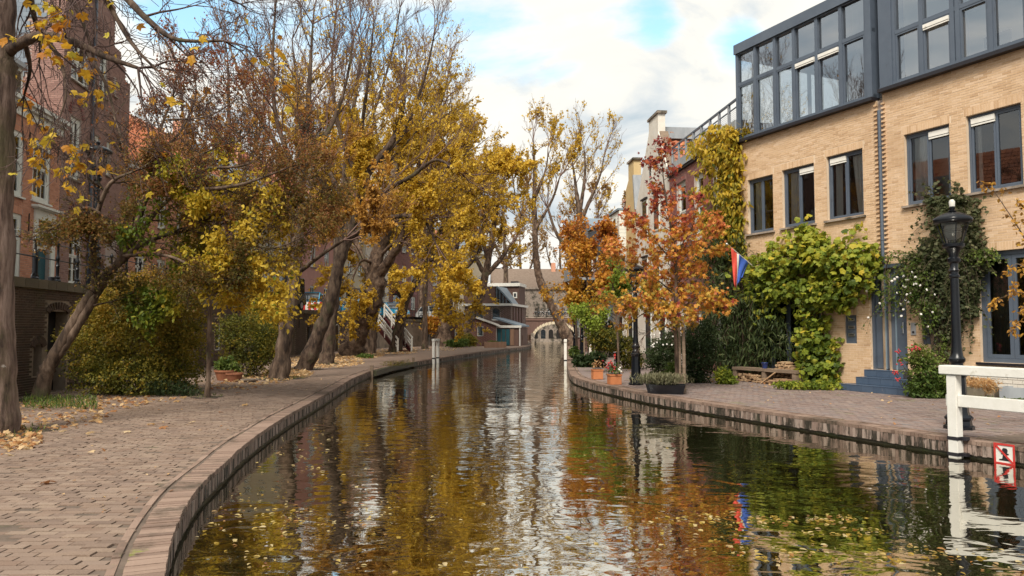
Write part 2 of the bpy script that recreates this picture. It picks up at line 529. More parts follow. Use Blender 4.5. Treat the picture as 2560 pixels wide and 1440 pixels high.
M['brown_b'] = surf('dark_brown_brick', [(0.105, 0.06, 0.047), (0.155, 0.09, 0.07)], piece=[(0.07, 0.04, 0.034), (0.125, 0.07, 0.055), (0.175, 0.105, 0.082)], nscale=3, bump=0.3)
M['brown_roof'] = surf('brown_roof', [(0.14, 0.10, 0.075), (0.20, 0.15, 0.115)], nscale=3)
M['room_d'] = surf('room_wall_dark', [(0.04, 0.035, 0.032), (0.07, 0.06, 0.05)], nscale=1.5)
M['curtain'] = surf('white_curtain', [(0.74, 0.72, 0.67), (0.82, 0.80, 0.76)], nscale=3)
M['curtain_d'] = surf('dark_curtain', [(0.035, 0.035, 0.035), (0.055, 0.052, 0.05)], nscale=3)
M['glass'] = glassmat('window_glass', (0.85, 0.88, 0.88), 2.0)
M['glass_up'] = glassmat('loft_glass', (0.78, 0.84, 0.88), 4.4)
M['lampglass'] = glassmat('lamp_glass', (0.86, 0.87, 0.86), 1.5)
M['lens'] = surf('lamp_lens', [(0.50, 0.49, 0.45), (0.60, 0.58, 0.53)], rough=0.2)
M['steelslot'] = surf('slot_steel', [(0.40, 0.40, 0.40), (0.5, 0.5, 0.5)], rough=0.3, metal=0.8)
M['red'] = surf('red_paint', [(0.50, 0.035, 0.03), (0.56, 0.05, 0.04)], rough=0.5)
M['flag_r'] = surf('flag_red', [(0.70, 0.075, 0.05), (0.78, 0.11, 0.08)])
M['flag_w'] = surf('flag_white', [(0.75, 0.74, 0.70), (0.8, 0.79, 0.76)])
M['flag_b'] = surf('flag_blue', [(0.03, 0.085, 0.36), (0.05, 0.11, 0.42)])
M['carblue'] = surf('car_blue', [(0.02, 0.26, 0.44), (0.03, 0.30, 0.50)], rough=0.2, spec=0.6, coat=0.6)
M['cardark'] = surf('car_dark', [(0.012, 0.014, 0.018), (0.02, 0.022, 0.027)], rough=0.2, spec=0.6, coat=0.6)
M['carwhite'] = surf('car_white', [(0.35, 0.36, 0.36), (0.45, 0.46, 0.46)], rough=0.25, coat=0.5)
M['carglass'] = surf('car_glass', [(0.02, 0.03, 0.035), (0.03, 0.04, 0.05)], rough=0.05, spec=0.9, coat=0.6)
M['tyre'] = surf('rubber', [(0.012, 0.012, 0.012), (0.02, 0.02, 0.02)], rough=0.8)
M['maroon'] = surf('maroon_paint', [(0.07, 0.013, 0.015), (0.09, 0.02, 0.02)], rough=0.5)
M['teal'] = surf('teal_paint', [(0.012, 0.07, 0.09), (0.02, 0.095, 0.115)], rough=0.5)
M['soil'] = surf('soil', [(0.03, 0.022, 0.015), (0.06, 0.042, 0.028)], nscale=8, bump=0.6)
M['asphalt'] = surf('street_brick', [(0.10, 0.08, 0.07), (0.16, 0.125, 0.105)], nscale=2, bump=0.3)
M['earth'] = surf('earth', [(0.06, 0.05, 0.035), (0.10, 0.08, 0.055)], nscale=0.2)
M['rose'] = surf('rose_white', [(0.72, 0.68, 0.62), (0.8, 0.77, 0.72)])
M['redflower'] = surf('red_petal', [(0.34, 0.03, 0.035), (0.48, 0.06, 0.06)])
M['planks'] = surf('brown_boards', [(0.20, 0.115, 0.075), (0.29, 0.175, 0.115)], nscale=2, stretch=(4, 4, 0.4))

LEAF = {
    'yellow': [(0.22, 0.16, 0.022), (0.44, 0.285, 0.03), (0.62, 0.405, 0.04), (0.74, 0.51, 0.06), (0.58, 0.32, 0.04)],
    'bright': [(0.10, 0.15, 0.018), (0.25, 0.26, 0.025), (0.50, 0.38, 0.035), (0.68, 0.48, 0.05), (0.75, 0.55, 0.08)],
    'gold': [(0.42, 0.16, 0.02), (0.55, 0.27, 0.025), (0.64, 0.38, 0.03), (0.66, 0.46, 0.05), (0.58, 0.48, 0.06)],
    'ochre': [(0.22, 0.11, 0.03), (0.38, 0.19, 0.04), (0.54, 0.29, 0.05), (0.66, 0.39, 0.06)],
    'crab': [(0.09, 0.10, 0.02), (0.17, 0.13, 0.028), (0.26, 0.13, 0.038), (0.27, 0.085, 0.04), (0.36, 0.11, 0.055)],
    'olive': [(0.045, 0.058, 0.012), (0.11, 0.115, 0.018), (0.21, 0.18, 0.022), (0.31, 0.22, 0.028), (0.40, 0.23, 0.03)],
    'orange': [(0.34, 0.26, 0.045), (0.62, 0.38, 0.055), (0.66, 0.27, 0.06), (0.60, 0.19, 0.07), (0.36, 0.065, 0.05), (0.13, 0.025, 0.03)],
    'orange2': [(0.30, 0.22, 0.03), (0.52, 0.32, 0.04), (0.58, 0.27, 0.035), (0.48, 0.18, 0.035), (0.34, 0.09, 0.04)],
    'lime': [(0.10, 0.16, 0.02), (0.19, 0.26, 0.03), (0.28, 0.34, 0.045), (0.38, 0.40, 0.06)],
    'grape': [(0.055, 0.09, 0.015), (0.12, 0.17, 0.02), (0.22, 0.27, 0.03), (0.38, 0.38, 0.04), (0.58, 0.44, 0.05)],
    'wist': [(0.05, 0.07, 0.012), (0.13, 0.15, 0.02), (0.27, 0.25, 0.028), (0.44, 0.33, 0.032), (0.54, 0.36, 0.03)],
    'ivy': [(0.028, 0.04, 0.016), (0.06, 0.078, 0.028), (0.105, 0.115, 0.05), (0.20, 0.19, 0.10)],
    'bamboo': [(0.022, 0.038, 0.014), (0.05, 0.075, 0.025), (0.09, 0.12, 0.04), (0.16, 0.17, 0.07)],
    'dgreen': [(0.018, 0.032, 0.012), (0.035, 0.058, 0.02), (0.06, 0.09, 0.03), (0.09, 0.11, 0.05)],
    'green': [(0.04, 0.075, 0.015), (0.08, 0.13, 0.025), (0.14, 0.19, 0.035), (0.20, 0.22, 0.05)],
    'lav': [(0.13, 0.13, 0.07), (0.22, 0.21, 0.12), (0.30, 0.28, 0.17)],
    'litter': [(0.28, 0.12, 0.05), (0.45, 0.22, 0.09), (0.58, 0.36, 0.16), (0.66, 0.46, 0.24), (0.70, 0.54, 0.33)],
    'float': [(0.32, 0.20, 0.03), (0.50, 0.34, 0.06), (0.62, 0.46, 0.16), (0.66, 0.54, 0.30), (0.40, 0.17, 0.04)],
    'far': [(0.20, 0.11, 0.04), (0.33, 0.20, 0.06), (0.44, 0.26, 0.07), (0.30, 0.13, 0.06)],
}
LM = {k: leafmat('leaf_' + k, v) for k, v in LEAF.items()}
LMS = {k: leafmat('single_leaf_' + k, LEAF[k], single=True) for k in ('bright', 'orange', 'grape', 'wist', 'litter', 'ochre', 'bamboo', 'lime', 'float', 'gold')}

# ---------------------------------------------------------------- pieces: bricks, tiles, stones
_ub_v = np.array([(-.5, -.5, -.5), (.5, -.5, -.5), (.5, .5, -.5), (-.5, .5, -.5), (-.5, -.5, .5), (.5, -.5, .5), (.5, .5, .5), (-.5, .5, .5)])
_ub_f = {'wall': np.array([(0, 1, 5, 4), (4, 5, 6, 7), (0, 3, 2, 1), (1, 2, 6, 5), (3, 0, 4, 7)]),          # open at the back (+y)
         'floor': np.array([(4, 5, 6, 7), (0, 1, 5, 4), (1, 2, 6, 5), (2, 3, 7, 6), (3, 0, 4, 7)])}          # open below
_unit = {}


def pieces(parent, name, C, S, mat, mode='wall', yaw=None, tilt=None, nmax=300, stuffname=None, share=True):
    """C, S: centres and sizes (n x 3) in the parent's space. The nmax that show largest are objects, the rest one mesh."""
    C = np.asarray(C, float).reshape(-1, 3)
    S = np.asarray(S, float).reshape(-1, 3)
    n = len(C)
    if n == 0:
        return
    yaw = np.zeros(n) if yaw is None else np.asarray(yaw, float)
    tilt = np.zeros(n) if tilt is None else np.asarray(tilt, float)
    if mode not in _unit:
        _unit[mode] = np_mesh('unit_' + mode, _ub_v, _ub_f[mode])
    mw = Matrix.Identity(4)
    if parent is not None:
        mw = Matrix.Translation(parent.location) @ parent.rotation_euler.to_matrix().to_4x4()
    Mw = np.array(mw)
    W = C @ Mw[:3, :3].T + Mw[:3, 3]
    px, py, f = proj(W)
    vis = (px > 5) & (px < 2555) & (py > 5) & (py < 1438) & (f > 0.3)
    key = np.where(vis, f, 1e6)
    order = np.argsort(key, kind='stable')
    sing = [i for i in order[:nmax] if vis[i]] if n > nmax else list(range(n))
    rest = np.ones(n, bool)
    rest[sing] = False
    umesh = _unit[mode].copy()
    umesh.materials.append(mat)
    for i in sing:
        o = bpy.data.objects.new(name, umesh)
        COL.objects.link(o)
        o.parent = parent
        o.location = C[i]
        o.scale = S[i]
        if yaw[i] or tilt[i]:
            o.rotation_euler = (tilt[i], 0, yaw[i])
    if rest.any():
        c, s, a = C[rest], S[rest], yaw[rest]
        v = _ub_v[None] * s[:, None]
        ca, sa = np.cos(a)[:, None], np.sin(a)[:, None]
        x = v[:, :, 0] * ca - v[:, :, 1] * sa
        y = v[:, :, 0] * sa + v[:, :, 1] * ca
        v = np.stack([x, y, v[:, :, 2]], 2) + c[:, None]
        k = len(c)
        F = (_ub_f[mode][None] + (np.arange(k) * 8)[:, None, None]).reshape(-1, 4)
        link(stuffname or name + 'work', np_mesh(name, v.reshape(-1, 3), F), parent, mat, 'stuff')


def brick_rows(u0, u1, z0, z1, openings=(), bl=0.21, bh=0.05, joint=0.012, y=0.0, proud=0.011, inside=None, soldier=True, rnd=R):
    C, S = [], []
    ops = [tuple(o[:4]) for o in openings]
    if soldier:
        for (a, b, c, d) in list(ops):
            if d + 0.22 < z1 and b - a > 0.3:
                k = int((b - a + 0.1) / 0.0665)
                for i in range(k):
                    C.append((a - 0.05 + (i + 0.5) * 0.0665, y - proud / 2 + 0.004, d + 0.105))
                    S.append((0.055, proud + 0.008, 0.20))
                ops.append((a - 0.06, b + 0.06, d - 0.001, d + 0.215))
    pitch = bh + joint
    nrow = int((z1 - z0) / pitch)
    pitch = (z1 - z0) / nrow
    for r in range(nrow):
        zc = z0 + (r + 0.5) * pitch
        cuts = sorted((a, b) for (a, b, c, d) in ops if c < zc < d)
        u = u0 - (bl + joint) * (0.5 if r % 2 else 0.0) - rnd.random() * 0.02
        while u < u1:
            a, b = max(u, u0), min(u + bl, u1)
            u += bl + joint
            segs = [(a, b)]
            for (ca, cb) in cuts:
                ns = []
                for (p, q) in segs:
                    if q <= ca or p >= cb:
                        ns.append((p, q))
                    else:
                        if p < ca:
                            ns.append((p, ca))
                        if q > cb:
                            ns.append((cb, q))
                segs = ns
            for (p, q) in segs:
                if q - p < 0.03:
                    continue
                if inside and not inside((p + q) / 2, zc):
                    continue
                e = rnd.uniform(-0.0015, 0.0025)
                C.append(((p + q) / 2, y - proud / 2 + 0.004 - e, zc))
                S.append((q - p, proud + 0.008, bh))
    return C, S


def wall_mesh(mb, u0, u1, z0, z1, openings=(), y=0.0, reveal=0.16, depth=None):
    """wall face with real openings and reveals"""
    us = sorted({u0, u1, *[min(max(o[0], u0), u1) for o in openings], *[min(max(o[1], u0), u1) for o in openings]})
    zs = sorted({z0, z1, *[min(max(o[2], z0), z1) for o in openings], *[min(max(o[3], z0), z1) for o in openings]})
    for i in range(len(us) - 1):
        for j in range(len(zs) - 1):
            uc, zc = (us[i] + us[i + 1]) / 2, (zs[j] + zs[j + 1]) / 2
            if any(o[0] < uc < o[1] and o[2] < zc < o[3] for o in openings):
                continue
            mb.quad((us[i], y, zs[j]), (us[i + 1], y, zs[j]), (us[i + 1], y, zs[j + 1]), (us[i], y, zs[j + 1]))
    for (a, b, c, d) in [o[:4] for o in openings]:
        r = y + reveal
        mb.quad((a, y, c), (a, r, c), (a, r, d), (a, y, d))
        mb.quad((b, y, d), (b, r, d), (b, r, c), (b, y, c))
        mb.quad((a, y, d), (a, r, d), (b, r, d), (b, y, d))
        mb.quad((a, y, c), (b, y, c), (b, r, c), (a, r, c))
    if depth:
        mb.quad((u0, y, z0), (u0, y, z1), (u0, y + depth, z1), (u0, y + depth, z0))
        mb.quad((u1, y, z0), (u1, y + depth, z0), (u1, y + depth, z1), (u1, y, z1))
        mb.quad((u0, y + depth, z0), (u0, y + depth, z1), (u1, y + depth, z1), (u1, y + depth, z0))
        mb.quad((u0, y, z1), (u1, y, z1), (u1, y + depth, z1), (u0, y + depth, z1))
    return mb


def window(root, u0, u1, z0, z1, fm, name='window', y=0.10, nx=2, fw=0.06, sash=0.05, sill=None, bars=(0, 0), glass=None, back='room_d', blind=None, curtains=(), transom=None, depth=0.05, backy=0.9):
    mb = MB()
    for (a, b, c, d) in ((u0, u1, z1 - fw, z1), (u0, u1, z0, z0 + fw), (u0, u0 + fw, z0 + fw, z1 - fw), (u1 - fw, u1, z0 + fw, z1 - fw)):
        mb.box(a, b, y, y + depth + 0.03, c, d)
    f = mb.build(name, fm, root)
    w = (u1 - u0 - 2 * fw) / nx
    gl = MB()
    sb = MB()
    for i in range(nx):
        a, b = u0 + fw + i * w + 0.004, u0 + fw + (i + 1) * w - 0.004
        c, d = z0 + fw + 0.004, z1 - fw - 0.004
        zs = [c, d] if transom is None else [c, transom, d]
        for k in range(len(zs) - 1):
            c1, d1 = zs[k], zs[k + 1]
            yy = y + 0.012 + (0.02 if transom is not None and k == 0 else 0)
            for (p, q, r_, s_) in ((a, b, d1 - sash, d1), (a, b, c1, c1 + sash), (a, a + sash, c1 + sash, d1 - sash), (b - sash, b, c1 + sash, d1 - sash)):
                sb.box(p, q, yy, yy + depth, r_, s_)
            gl.quad((a + sash, yy + 0.03, c1 + sash), (b - sash, yy + 0.03, c1 + sash), (b - sash, yy + 0.03, d1 - sash), (a + sash, yy + 0.03, d1 - sash))
            for j in range(1, bars[0] + 1):
                x = a + sash + (b - a - 2 * sash) * j / (bars[0] + 1)
                sb.box(x - 0.012, x + 0.012, yy + 0.005, yy + 0.028, c1 + sash, d1 - sash)
            for j in range(1, bars[1] + 1):
                x = c1 + sash + (d1 - c1 - 2 * sash) * j / (bars[1] + 1)
                sb.box(a + sash, b - sash, yy + 0.008, yy + 0.027, x - 0.012, x + 0.012)
    sb.build('sash', fm, f)
    gl.build('pane', glass or M['glass'], f)
    bk = MB()
    bk.quad((u0, y + backy, z0), (u1, y + backy, z0), (u1, y + backy, z1), (u0, y + backy, z1))
    bk.quad((u0, y + 0.09, z0), (u0, y + backy, z0), (u0, y + backy, z1), (u0, y + 0.09, z1))
    bk.quad((u1, y + 0.09, z1), (u1, y + backy, z1), (u1, y + backy, z0), (u1, y + 0.09, z0))
    bk.quad((u0, y + 0.09, z0), (u1, y + 0.09, z0), (u1, y + backy, z0), (u0, y + backy, z0))
    bk.quad((u0, y + 0.09, z1), (u0, y + backy, z1), (u1, y + backy, z1), (u1, y + 0.09, z1))
    bk.build('room', M[back], f)
    if sill:
        MB().box(u0 - 0.07, u1 + 0.07, -0.09, y, z0 - 0.06, z0 - 0.004).build('sill', sill, f)
    if blind is not None:
        a = u0 + fw + blind * w + sash
        b = MB()
        yb = y - 0.005
        b.box(a - 0.03, a + w - sash, yb - 0.03, yb + 0.015, z1 - fw - sash - 0.10, z1 - fw - sash + 0.03)
        b.box(a - 0.03, a + w - sash, yb - 0.02, yb + 0.012, z1 - fw - sash - 0.155, z1 - fw - sash - 0.115)
        b.build('ventilation_grille', M['white'], f)
    for (a, b, m, top) in curtains:
        curtain(f, a, b, z0 + 0.08, z1 - 0.1, y + 0.135, m, top)
    return f


def curtain(par, a, b, z0, z1, y, m='curtain', taper=0.0):
    n = 18
    V, F = [], []
    for j in range(7):
        tz = j / 6
        for i in range(n + 1):
            t = i / n
            w = 1 - taper * (1 - tz)
            u = a + (b - a) * (t * w + (0 if taper >= 0 else 0))
            V.append((u, y + 0.035 * math.sin(t * 22 + 0.6 * math.sin(tz * 2)) * (0.5 + 0.5 * tz), z0 + (z1 - z0) * tz))
    for j in range(6):
        for i in range(n):
            q = j * (n + 1) + i
            F.append((q, q + 1, q + n + 2, q + n + 1))
    link('curtain', np_mesh('curtain', np.array(V), np.array(F), True), par, M[m])


# ---------------------------------------------------------------- curves of the two quay edges
def catmull(P, k=10):
    P = [np.array(p, float) for p in P]
    out = []
    for i in range(len(P) - 1):
        p0, p1, p2, p3 = P[max(i - 1, 0)], P[i], P[i + 1], P[min(i + 2, len(P) - 1)]
        for j in range(k):
            t = j / k
            out.append(0.5 * (2 * p1 + (p2 - p0) * t + (2 * p0 - 5 * p1 + 4 * p2 - p3) * t * t + (3 * p1 - p0 - 3 * p2 + p3) * t ** 3))
    out.append(P[-1])
    return np.array(out)


def resample(P, step):
    d = np.r_[0, np.cumsum(np.linalg.norm(np.diff(P, axis=0), axis=1))]
    s = np.arange(0, d[-1], step)
    Q = np.stack([np.interp(s, d, P[:, i]) for i in range(P.shape[1])], 1)
    T = np.gradient(Q, axis=0)
    T /= np.linalg.norm(T, axis=1)[:, None]
    return Q, T, s


LE = catmull([(9.5, 1.3), (5.0, 1.5), (2.0, 1.7), (0.2, 2.1), (-1.2, 3.0), (-1.95, 4.1), (-2.35, 5.07), (-2.74, 6.05), (-3.06, 7.0), (-3.38, 8.15), (-3.67, 9.65), (-3.96, 11.2),
              (-4.38, 14.5), (-4.72, 18.3), (-5.02, 21.4), (-5.45, 26), (-5.60, 31), (-5.2, 36), (-4.3, 41.5), (-2.6, 51), (-0.5, 61), (1.2, 68), (2.0, 76), (2.2, 90), (2.3, 112)])
RE = catmull([(13.6, -1.0), (11.9, 1.6), (10.6, 3.9), (9.35, 6.4), (8.15, 8.9), (7.33, 10.6), (6.81, 11.6), (6.40, 12.45), (5.62, 14.2), (4.68, 16.35), (4.08, 17.7), (3.5, 19.3), (2.86, 21.8), (2.40, 23.9),
              (2.16, 26.7), (2.35, 31), (2.75, 37), (3.26, 43.7), (4.2, 56), (5.1, 68), (5.9, 80), (7.0, 112)])
WZ = -0.27                      # the water

P0 = Vector((10.216, 20.227, 0))
FD = Vector((0.43, -0.903, 0)).normalized()        # along the right facades, towards the camera
FN = Vector((0.903, 0.43, 0)).normalized()         # into the houses
FRZ = math.atan2(FD.y, FD.x)


def FL(u, y, z=0.0):            # a point of the right facades' own space
    return P0 + FD * u + FN * y + Vector((0, 0, z))


WPATH = catmull([(-11.5, 10.0), (-12.12, 18.1), (-13.05, 27), (-13.5, 36), (-13.6, 44), (-13.3, 51), (-12.5, 57.5), (-11.0, 64), (-8.8, 70), (-6.4, 75.5)])
STREET = 2.72


def flat(name, pts, z, mat, parent=None, kind='structure'):
    me = bpy.data.meshes.new(name)
    bm = bmesh.new()
    f = bm.faces.new([bm.verts.new((p[0], p[1], z)) for p in pts])
    if f.normal.z < 0:
        f.normal_flip()
    bm.normal_update()
    if bm.faces[:][0].normal.z < 0:
        bmesh.ops.reverse_faces(bm, faces=bm.faces)
    bmesh.ops.triangulate(bm, faces=bm.faces)
    bm.to_mesh(me)
    bm.free()
    return link(name, me, parent, mat, kind)


def offset(P, d):               # offset to the left of travel
    T = np.gradient(P, axis=0)
    T /= np.linalg.norm(T, axis=1)[:, None]
    return P + np.stack([-T[:, 1], T[:, 0]], 1) * d


LEi = offset(LE, 0.20)
REi = offset(RE, -0.20)
flat('ground', [(-900, -300), (900, -300), (900, 1500), (-900, 1500)], -1.6, M['earth'])
quayL = flat('left_quay', list(LEi) + [(2.0, 114), (-60, 114)] + [(-60, -60), (40, -60), (40, 1.5)], -0.008, M['sand'])
quayR = flat('right_quay', list(REi) + [(7.0, 114), (300, 114), (300, -60), (41, -60), (41, -1.2)], -0.008, M['sand'])
st_pts = [tuple(p) for p in WPATH] + [(-4.6, 79), (-1.0, 84), (-1.0, 115), (-300, 115), (-300, -40), (-11.5, -40)]
street = flat('street', st_pts, STREET, M['asphalt'])
flat('far_ground', [(-600, 122), (600, 122), (600, 1400), (-600, 1400)], 2.6, M['earth'])

# ---------------------------------------------------------------- water
m, t, out = newmat('canal_water')
g = N(t, 'ShaderNodeNewGeometry')
pos = g.outputs['Position']


def wnoise(scale, sx, sy, det, dist=0.0):
    mpn = N(t, 'ShaderNodeMapping')
    mpn.inputs['Scale'].default_value = (sx, sy, 1)
    LK(t, pos, mpn.inputs[0])
    n = N(t, 'ShaderNodeTexNoise', i={'Scale': scale, 'Detail': det, 'Roughness': 0.5, 'Distortion': dist})
    LK(t, mpn.outputs[0], n.inputs['Vector'])
    return n.outputs[0]


h = mathn(t, 'ADD', mathn(t, 'MULTIPLY', wnoise(1.0, 1.0, 1.35, 2.0, 0.8), 0.75),
          mathn(t, 'ADD', mathn(t, 'MULTIPLY', wnoise(3.2, 0.8, 1.3, 2.0, 0.8), 0.17), mathn(t, 'MULTIPLY', wnoise(9.0, 0.8, 1.3, 1.0), 0.012)))
calm = ramp(t, [(0.35, 0.35), (0.65, 1.0)])
LK(t, wnoise(0.16, 0.7, 1.6, 2.0, 0.5), calm.inputs[0])
bp = N(t, 'ShaderNodeBump', i={'Strength': 1.0, 'Distance': 0.026})
LK(t, mathn(t, 'MULTIPLY', h, calm.outputs[0]), bp.inputs['Height'])
df = N(t, 'ShaderNodeBsdfDiffuse')
df.inputs[0].default_value = (0.014, 0.011, 0.004, 1)
gl = N(t, 'ShaderNodeBsdfGlossy', i={'Roughness': 0.02})
gl.inputs[0].default_value = (0.95, 0.93, 0.87, 1)
LK(t, bp.outputs[0], gl.inputs['Normal'])
fr = N(t, 'ShaderNodeFresnel', i={'IOR': 1.85})
LK(t, bp.outputs[0], fr.inputs['Normal'])
mx = N(t, 'ShaderNodeMixShader')
LK(t, mathn(t, 'ADD', mathn(t, 'MULTIPLY', fr.outputs[0], 0.45), 0.60, True), mx.inputs[0])
LK(t, df.outputs[0], mx.inputs[1])
LK(t, gl.outputs[0], mx.inputs[2])
LK(t, mx.outputs[0], out.inputs[0])
MB().quad((-12, -8, WZ), (40, -8, WZ), (40, 121, WZ), (-12, 121, WZ)).build('canal_water', m, None, kind='structure')


# ---------------------------------------------------------------- quay edges and paving
def quay_edge(side, E, parent, s0, s1, ztop=0.0):
    sgn = 1 if side == 'L' else -1
    Q, T, s = resample(E, 0.5)
    Nn = np.stack([-T[:, 1], T[:, 0]], 1) * sgn       # away from the water
    V, F = [], []
    for zz_, off in ((-0.225, 0.004), (-0.235, 0.03), (-0.9, 0.05)):
        for q, nn in zip(Q, Nn):
            p = q + nn * off
            V.append((p[0], p[1], zz_))
    k = len(Q)
    for r_ in range(2):
        for i in range(k - 1):
            F.append((r_ * k + i, r_ * k + i + 1, (r_ + 1) * k + i + 1, (r_ + 1) * k + i))
    link('quay_footing', np_mesh('quay_footing', np.array(V), np.array(F)), parent, M['wet'])
    # coping: bricks on edge across the rim; below each the upright bricks of the face
    Q, T, s = resample(E, 0.072)
    keep = (Q[:, 1] > 2.0) & (Q[:, 1] < 75)
    Q, T = Q[keep], T[keep]
    Nn = np.stack([-T[:, 1], T[:, 0]], 1) * sgn
    n = len(Q)
    yaw = np.arctan2(T[:, 1], T[:, 0])
    dz = NR.normal(0, 0.003, n)
    wv = 0.006 * np.sin(s[:n] * 1.1) + NR.normal(0, 0.003, n)
    W = 0.27
    cc = Q + Nn * (W / 2 + wv)[:, None]
    top = 0.062
    pieces(parent, 'coping_brick', np.c_[cc, ztop - top / 2 + dz], np.c_[np.full(n, 0.064), np.full(n, W), np.full(n, top)], M['cope'], 'floor', yaw + NR.normal(0, 0.012, n), stuffname='coping_bricks')
    fh = NR.uniform(0.148, 0.166, n)
    cf = Q + Nn * (0.052 + NR.normal(0, 0.004, n))[:, None]
    pieces(parent, 'face_brick', np.c_[cf, ztop - top - 0.003 - fh / 2], np.c_[np.full(n, 0.060), np.full(n, 0.10), fh], M['copeface'], 'floor', yaw, stuffname='face_bricks')
    # mortar bed behind them and a course of flat concrete at the foot
    Q, T, s = resample(E, 0.3)
    Nn = np.stack([-T[:, 1], T[:, 0]], 1) * sgn
    V = np.concatenate([np.c_[Q + Nn * 0.014, np.full(len(Q), -0.018)], np.c_[Q + Nn * 0.014, np.full(len(Q), -0.232)],
                        np.c_[Q + Nn * 0.275, np.full(len(Q), -0.018)]])
    k = len(Q)
    F = [(i, i + 1, k + i + 1, k + i) for i in range(k - 1)] + [(i, i + 1, 2 * k + i + 1, 2 * k + i) for i in range(k - 1)]
    link('mortar_bed', np_mesh('mortar_bed', V, np.array(F)), parent, M['sand'])
    # edging stones behind a narrow joint
    L = 0.42
    Q, T, s = resample(offset(E, sgn * 0.345), L)
    keep = (Q[:, 1] > 2.5) & (Q[:, 1] < 48)
    Q, T = Q[keep], T[keep]
    n = len(Q)
    pieces(parent, 'edging_stone', np.c_[Q, np.full(n, ztop - 0.025) + NR.normal(0, 0.004, n)], np.c_[np.full(n, L - 0.016), np.full(n, 0.06), np.full(n, 0.06)], M['cope'], 'floor', np.arctan2(T[:, 1], T[:, 0]))


quay_edge('L', LE, quayL, 0, 0)
quay_edge('R', RE, quayR, 0, 0)


def seg_inside(E, sgn, off, xy):
    """True where points lie on the land side of the edge, off metres in"""
    Eo = offset(E, sgn * off)
    Q, T, s = resample(Eo, 0.25)
    idx = np.empty(len(xy), int)
    for a in range(0, len(xy), 4000):
        d = ((xy[a:a + 4000, None] - Q[None]) ** 2).sum(2)
        idx[a:a + 4000] = d.argmin(1)
    v = xy - Q[idx]
    nn = np.stack([-T[idx, 1], T[idx, 0]], 1) * sgn
    return (v * nn).sum(1) > 0


# left: rows across the quay
C = []
row = 0
y = 4.3
while y < 27:
    x = -13.0 + (0.105 if row % 2 else 0.0) + NR.normal(0, 0.01)
    lim = -0.70 * y - 0.4
    while x < -0.9:
        if x > lim and x > -12.9:
            C.append((x, y + 0.05 * math.sin(x * 0.55 + y * 0.13)))
        x += 0.212 + NR.normal(0, 0.003)
    y += 0.1005
    row += 1
C = np.array(C)
wx = np.interp(C[:, 1], WPATH[:, 1], WPATH[:, 0])
ok = seg_inside(LE, 1, 0.40, C) & (C[:, 0] > wx + 0.1)
C = C[ok]
n = len(C)
hh = NR.normal(0, 0.0032, n) + 0.004 * np.sin(C[:, 0] * 1.7) * np.sin(C[:, 1] * 1.3)
pieces(quayL, 'paving_brick', np.c_[C, hh - 0.03], np.c_[NR.uniform(0.192, 0.203, n), NR.uniform(0.088, 0.094, n), np.full(n, 0.06)], M['pave'], 'floor', NR.normal(0, 0.014, n) + 0.0275 * np.cos(C[:, 0] * 0.55 + C[:, 1] * 0.13), stuffname='paving_bricks')
# beyond the reach of single bricks: a sheet of the same paving
Q = LE[(LE[:, 1] > 26.9) & (LE[:, 1] < 110) & (LE[:, 0] < 6)]
Qi = offset(LE, 0.40)[(LE[:, 1] > 26.9) & (LE[:, 1] < 110) & (LE[:, 0] < 6)]
wl = [tuple(p) for p in WPATH if p[1] > 27]
flat('paving', list(map(tuple, Qi)) + [(-2.0, 108)] + wl[::-1], -0.004, M['pave'])
# right: rows along the houses
C = []
row = 0
v = -9.0
while v < 0.05:
    u = -6.5 + (0.105 if row % 2 else 0.0)
    while u < 6.5:
        C.append((u + NR.normal(0, 0.003), v))
        u += 0.212
    v += 0.1005
    row += 1
C = np.array(C)
Wp = np.array([(P0.x + FD.x * a + FN.x * b, P0.y + FD.y * a + FN.y * b) for a, b in C])
px, py, ff = proj(np.c_[Wp, np.zeros(len(Wp))])
ok = seg_inside(RE, -1, 0.40, Wp) & (px < 2700) & (Wp[:, 1] > 6)
Wp = Wp[ok]
n = len(Wp)
pieces(quayR, 'paving_brick', np.c_[Wp, NR.normal(0, 0.003, n) - 0.03], np.c_[NR.uniform(0.192, 0.203, n), NR.uniform(0.088, 0.094, n), np.full(n, 0.06)], M['pave_r'], 'floor', FRZ + NR.normal(0, 0.014, n), stuffname='paving_bricks')
Qi = offset(RE, -0.40)
Qi = Qi[(RE[:, 1] > 22) & (RE[:, 1] < 110)]
a = FL(-6.45, 0.3)
b = FL(-6.45, -9)
flat('paving', list(map(tuple, Qi)) + [(9.5, 108), (8.5, 60), (7.4, 33), tuple(a)[:2], tuple(FL(-6.45, -4.6))[:2]], -0.004, M['pave_r'])

# ---------------------------------------------------------------- the wharf wall on the left
Qw, Tw, sw = resample(WPATH, 0.25)
wharf = thing('wharf_wall', 'dark brick wharf wall with stone coping and cellar doors below the left street', 'wall', (0, 0, 0))
# face, split where doors and windows stand: openings given by (distance along, width, z0, z1, arched)
sY = lambda yy: float(np.interp(yy, Qw[:, 1], sw))
WOP = [(sY(18.1) + 1.5, 1.05, -0.05, 2.15, 'door'), (sY(18.1) + 0.83, 0.42, 0.45, 1.25, 'hatch'),
       (sY(30), 1.0, 0.0, 1.95, 'door'), (sY(33.5), 0.8, 0.7, 1.9, 'win'), (sY(37.5), 1.0, 0.0, 2.0, 'door'), (sY(41), 0.8, 0.7, 1.9, 'win'),
       (sY(45.2), 1.1, 0.0, 2.0, 'door'), (sY(48.6), 0.8, 0.6, 1.8, 'win'), (sY(54.4), 0.85, 0.0, 2.0, 'wdoor'), (sY(61.3), 0.9, 0.0, 1.9, 'win'), (sY(66.5), 1.4, 0.0, 1.9, 'door'), (sY(71), 1.1, 0.0, 1.9, 'win')]


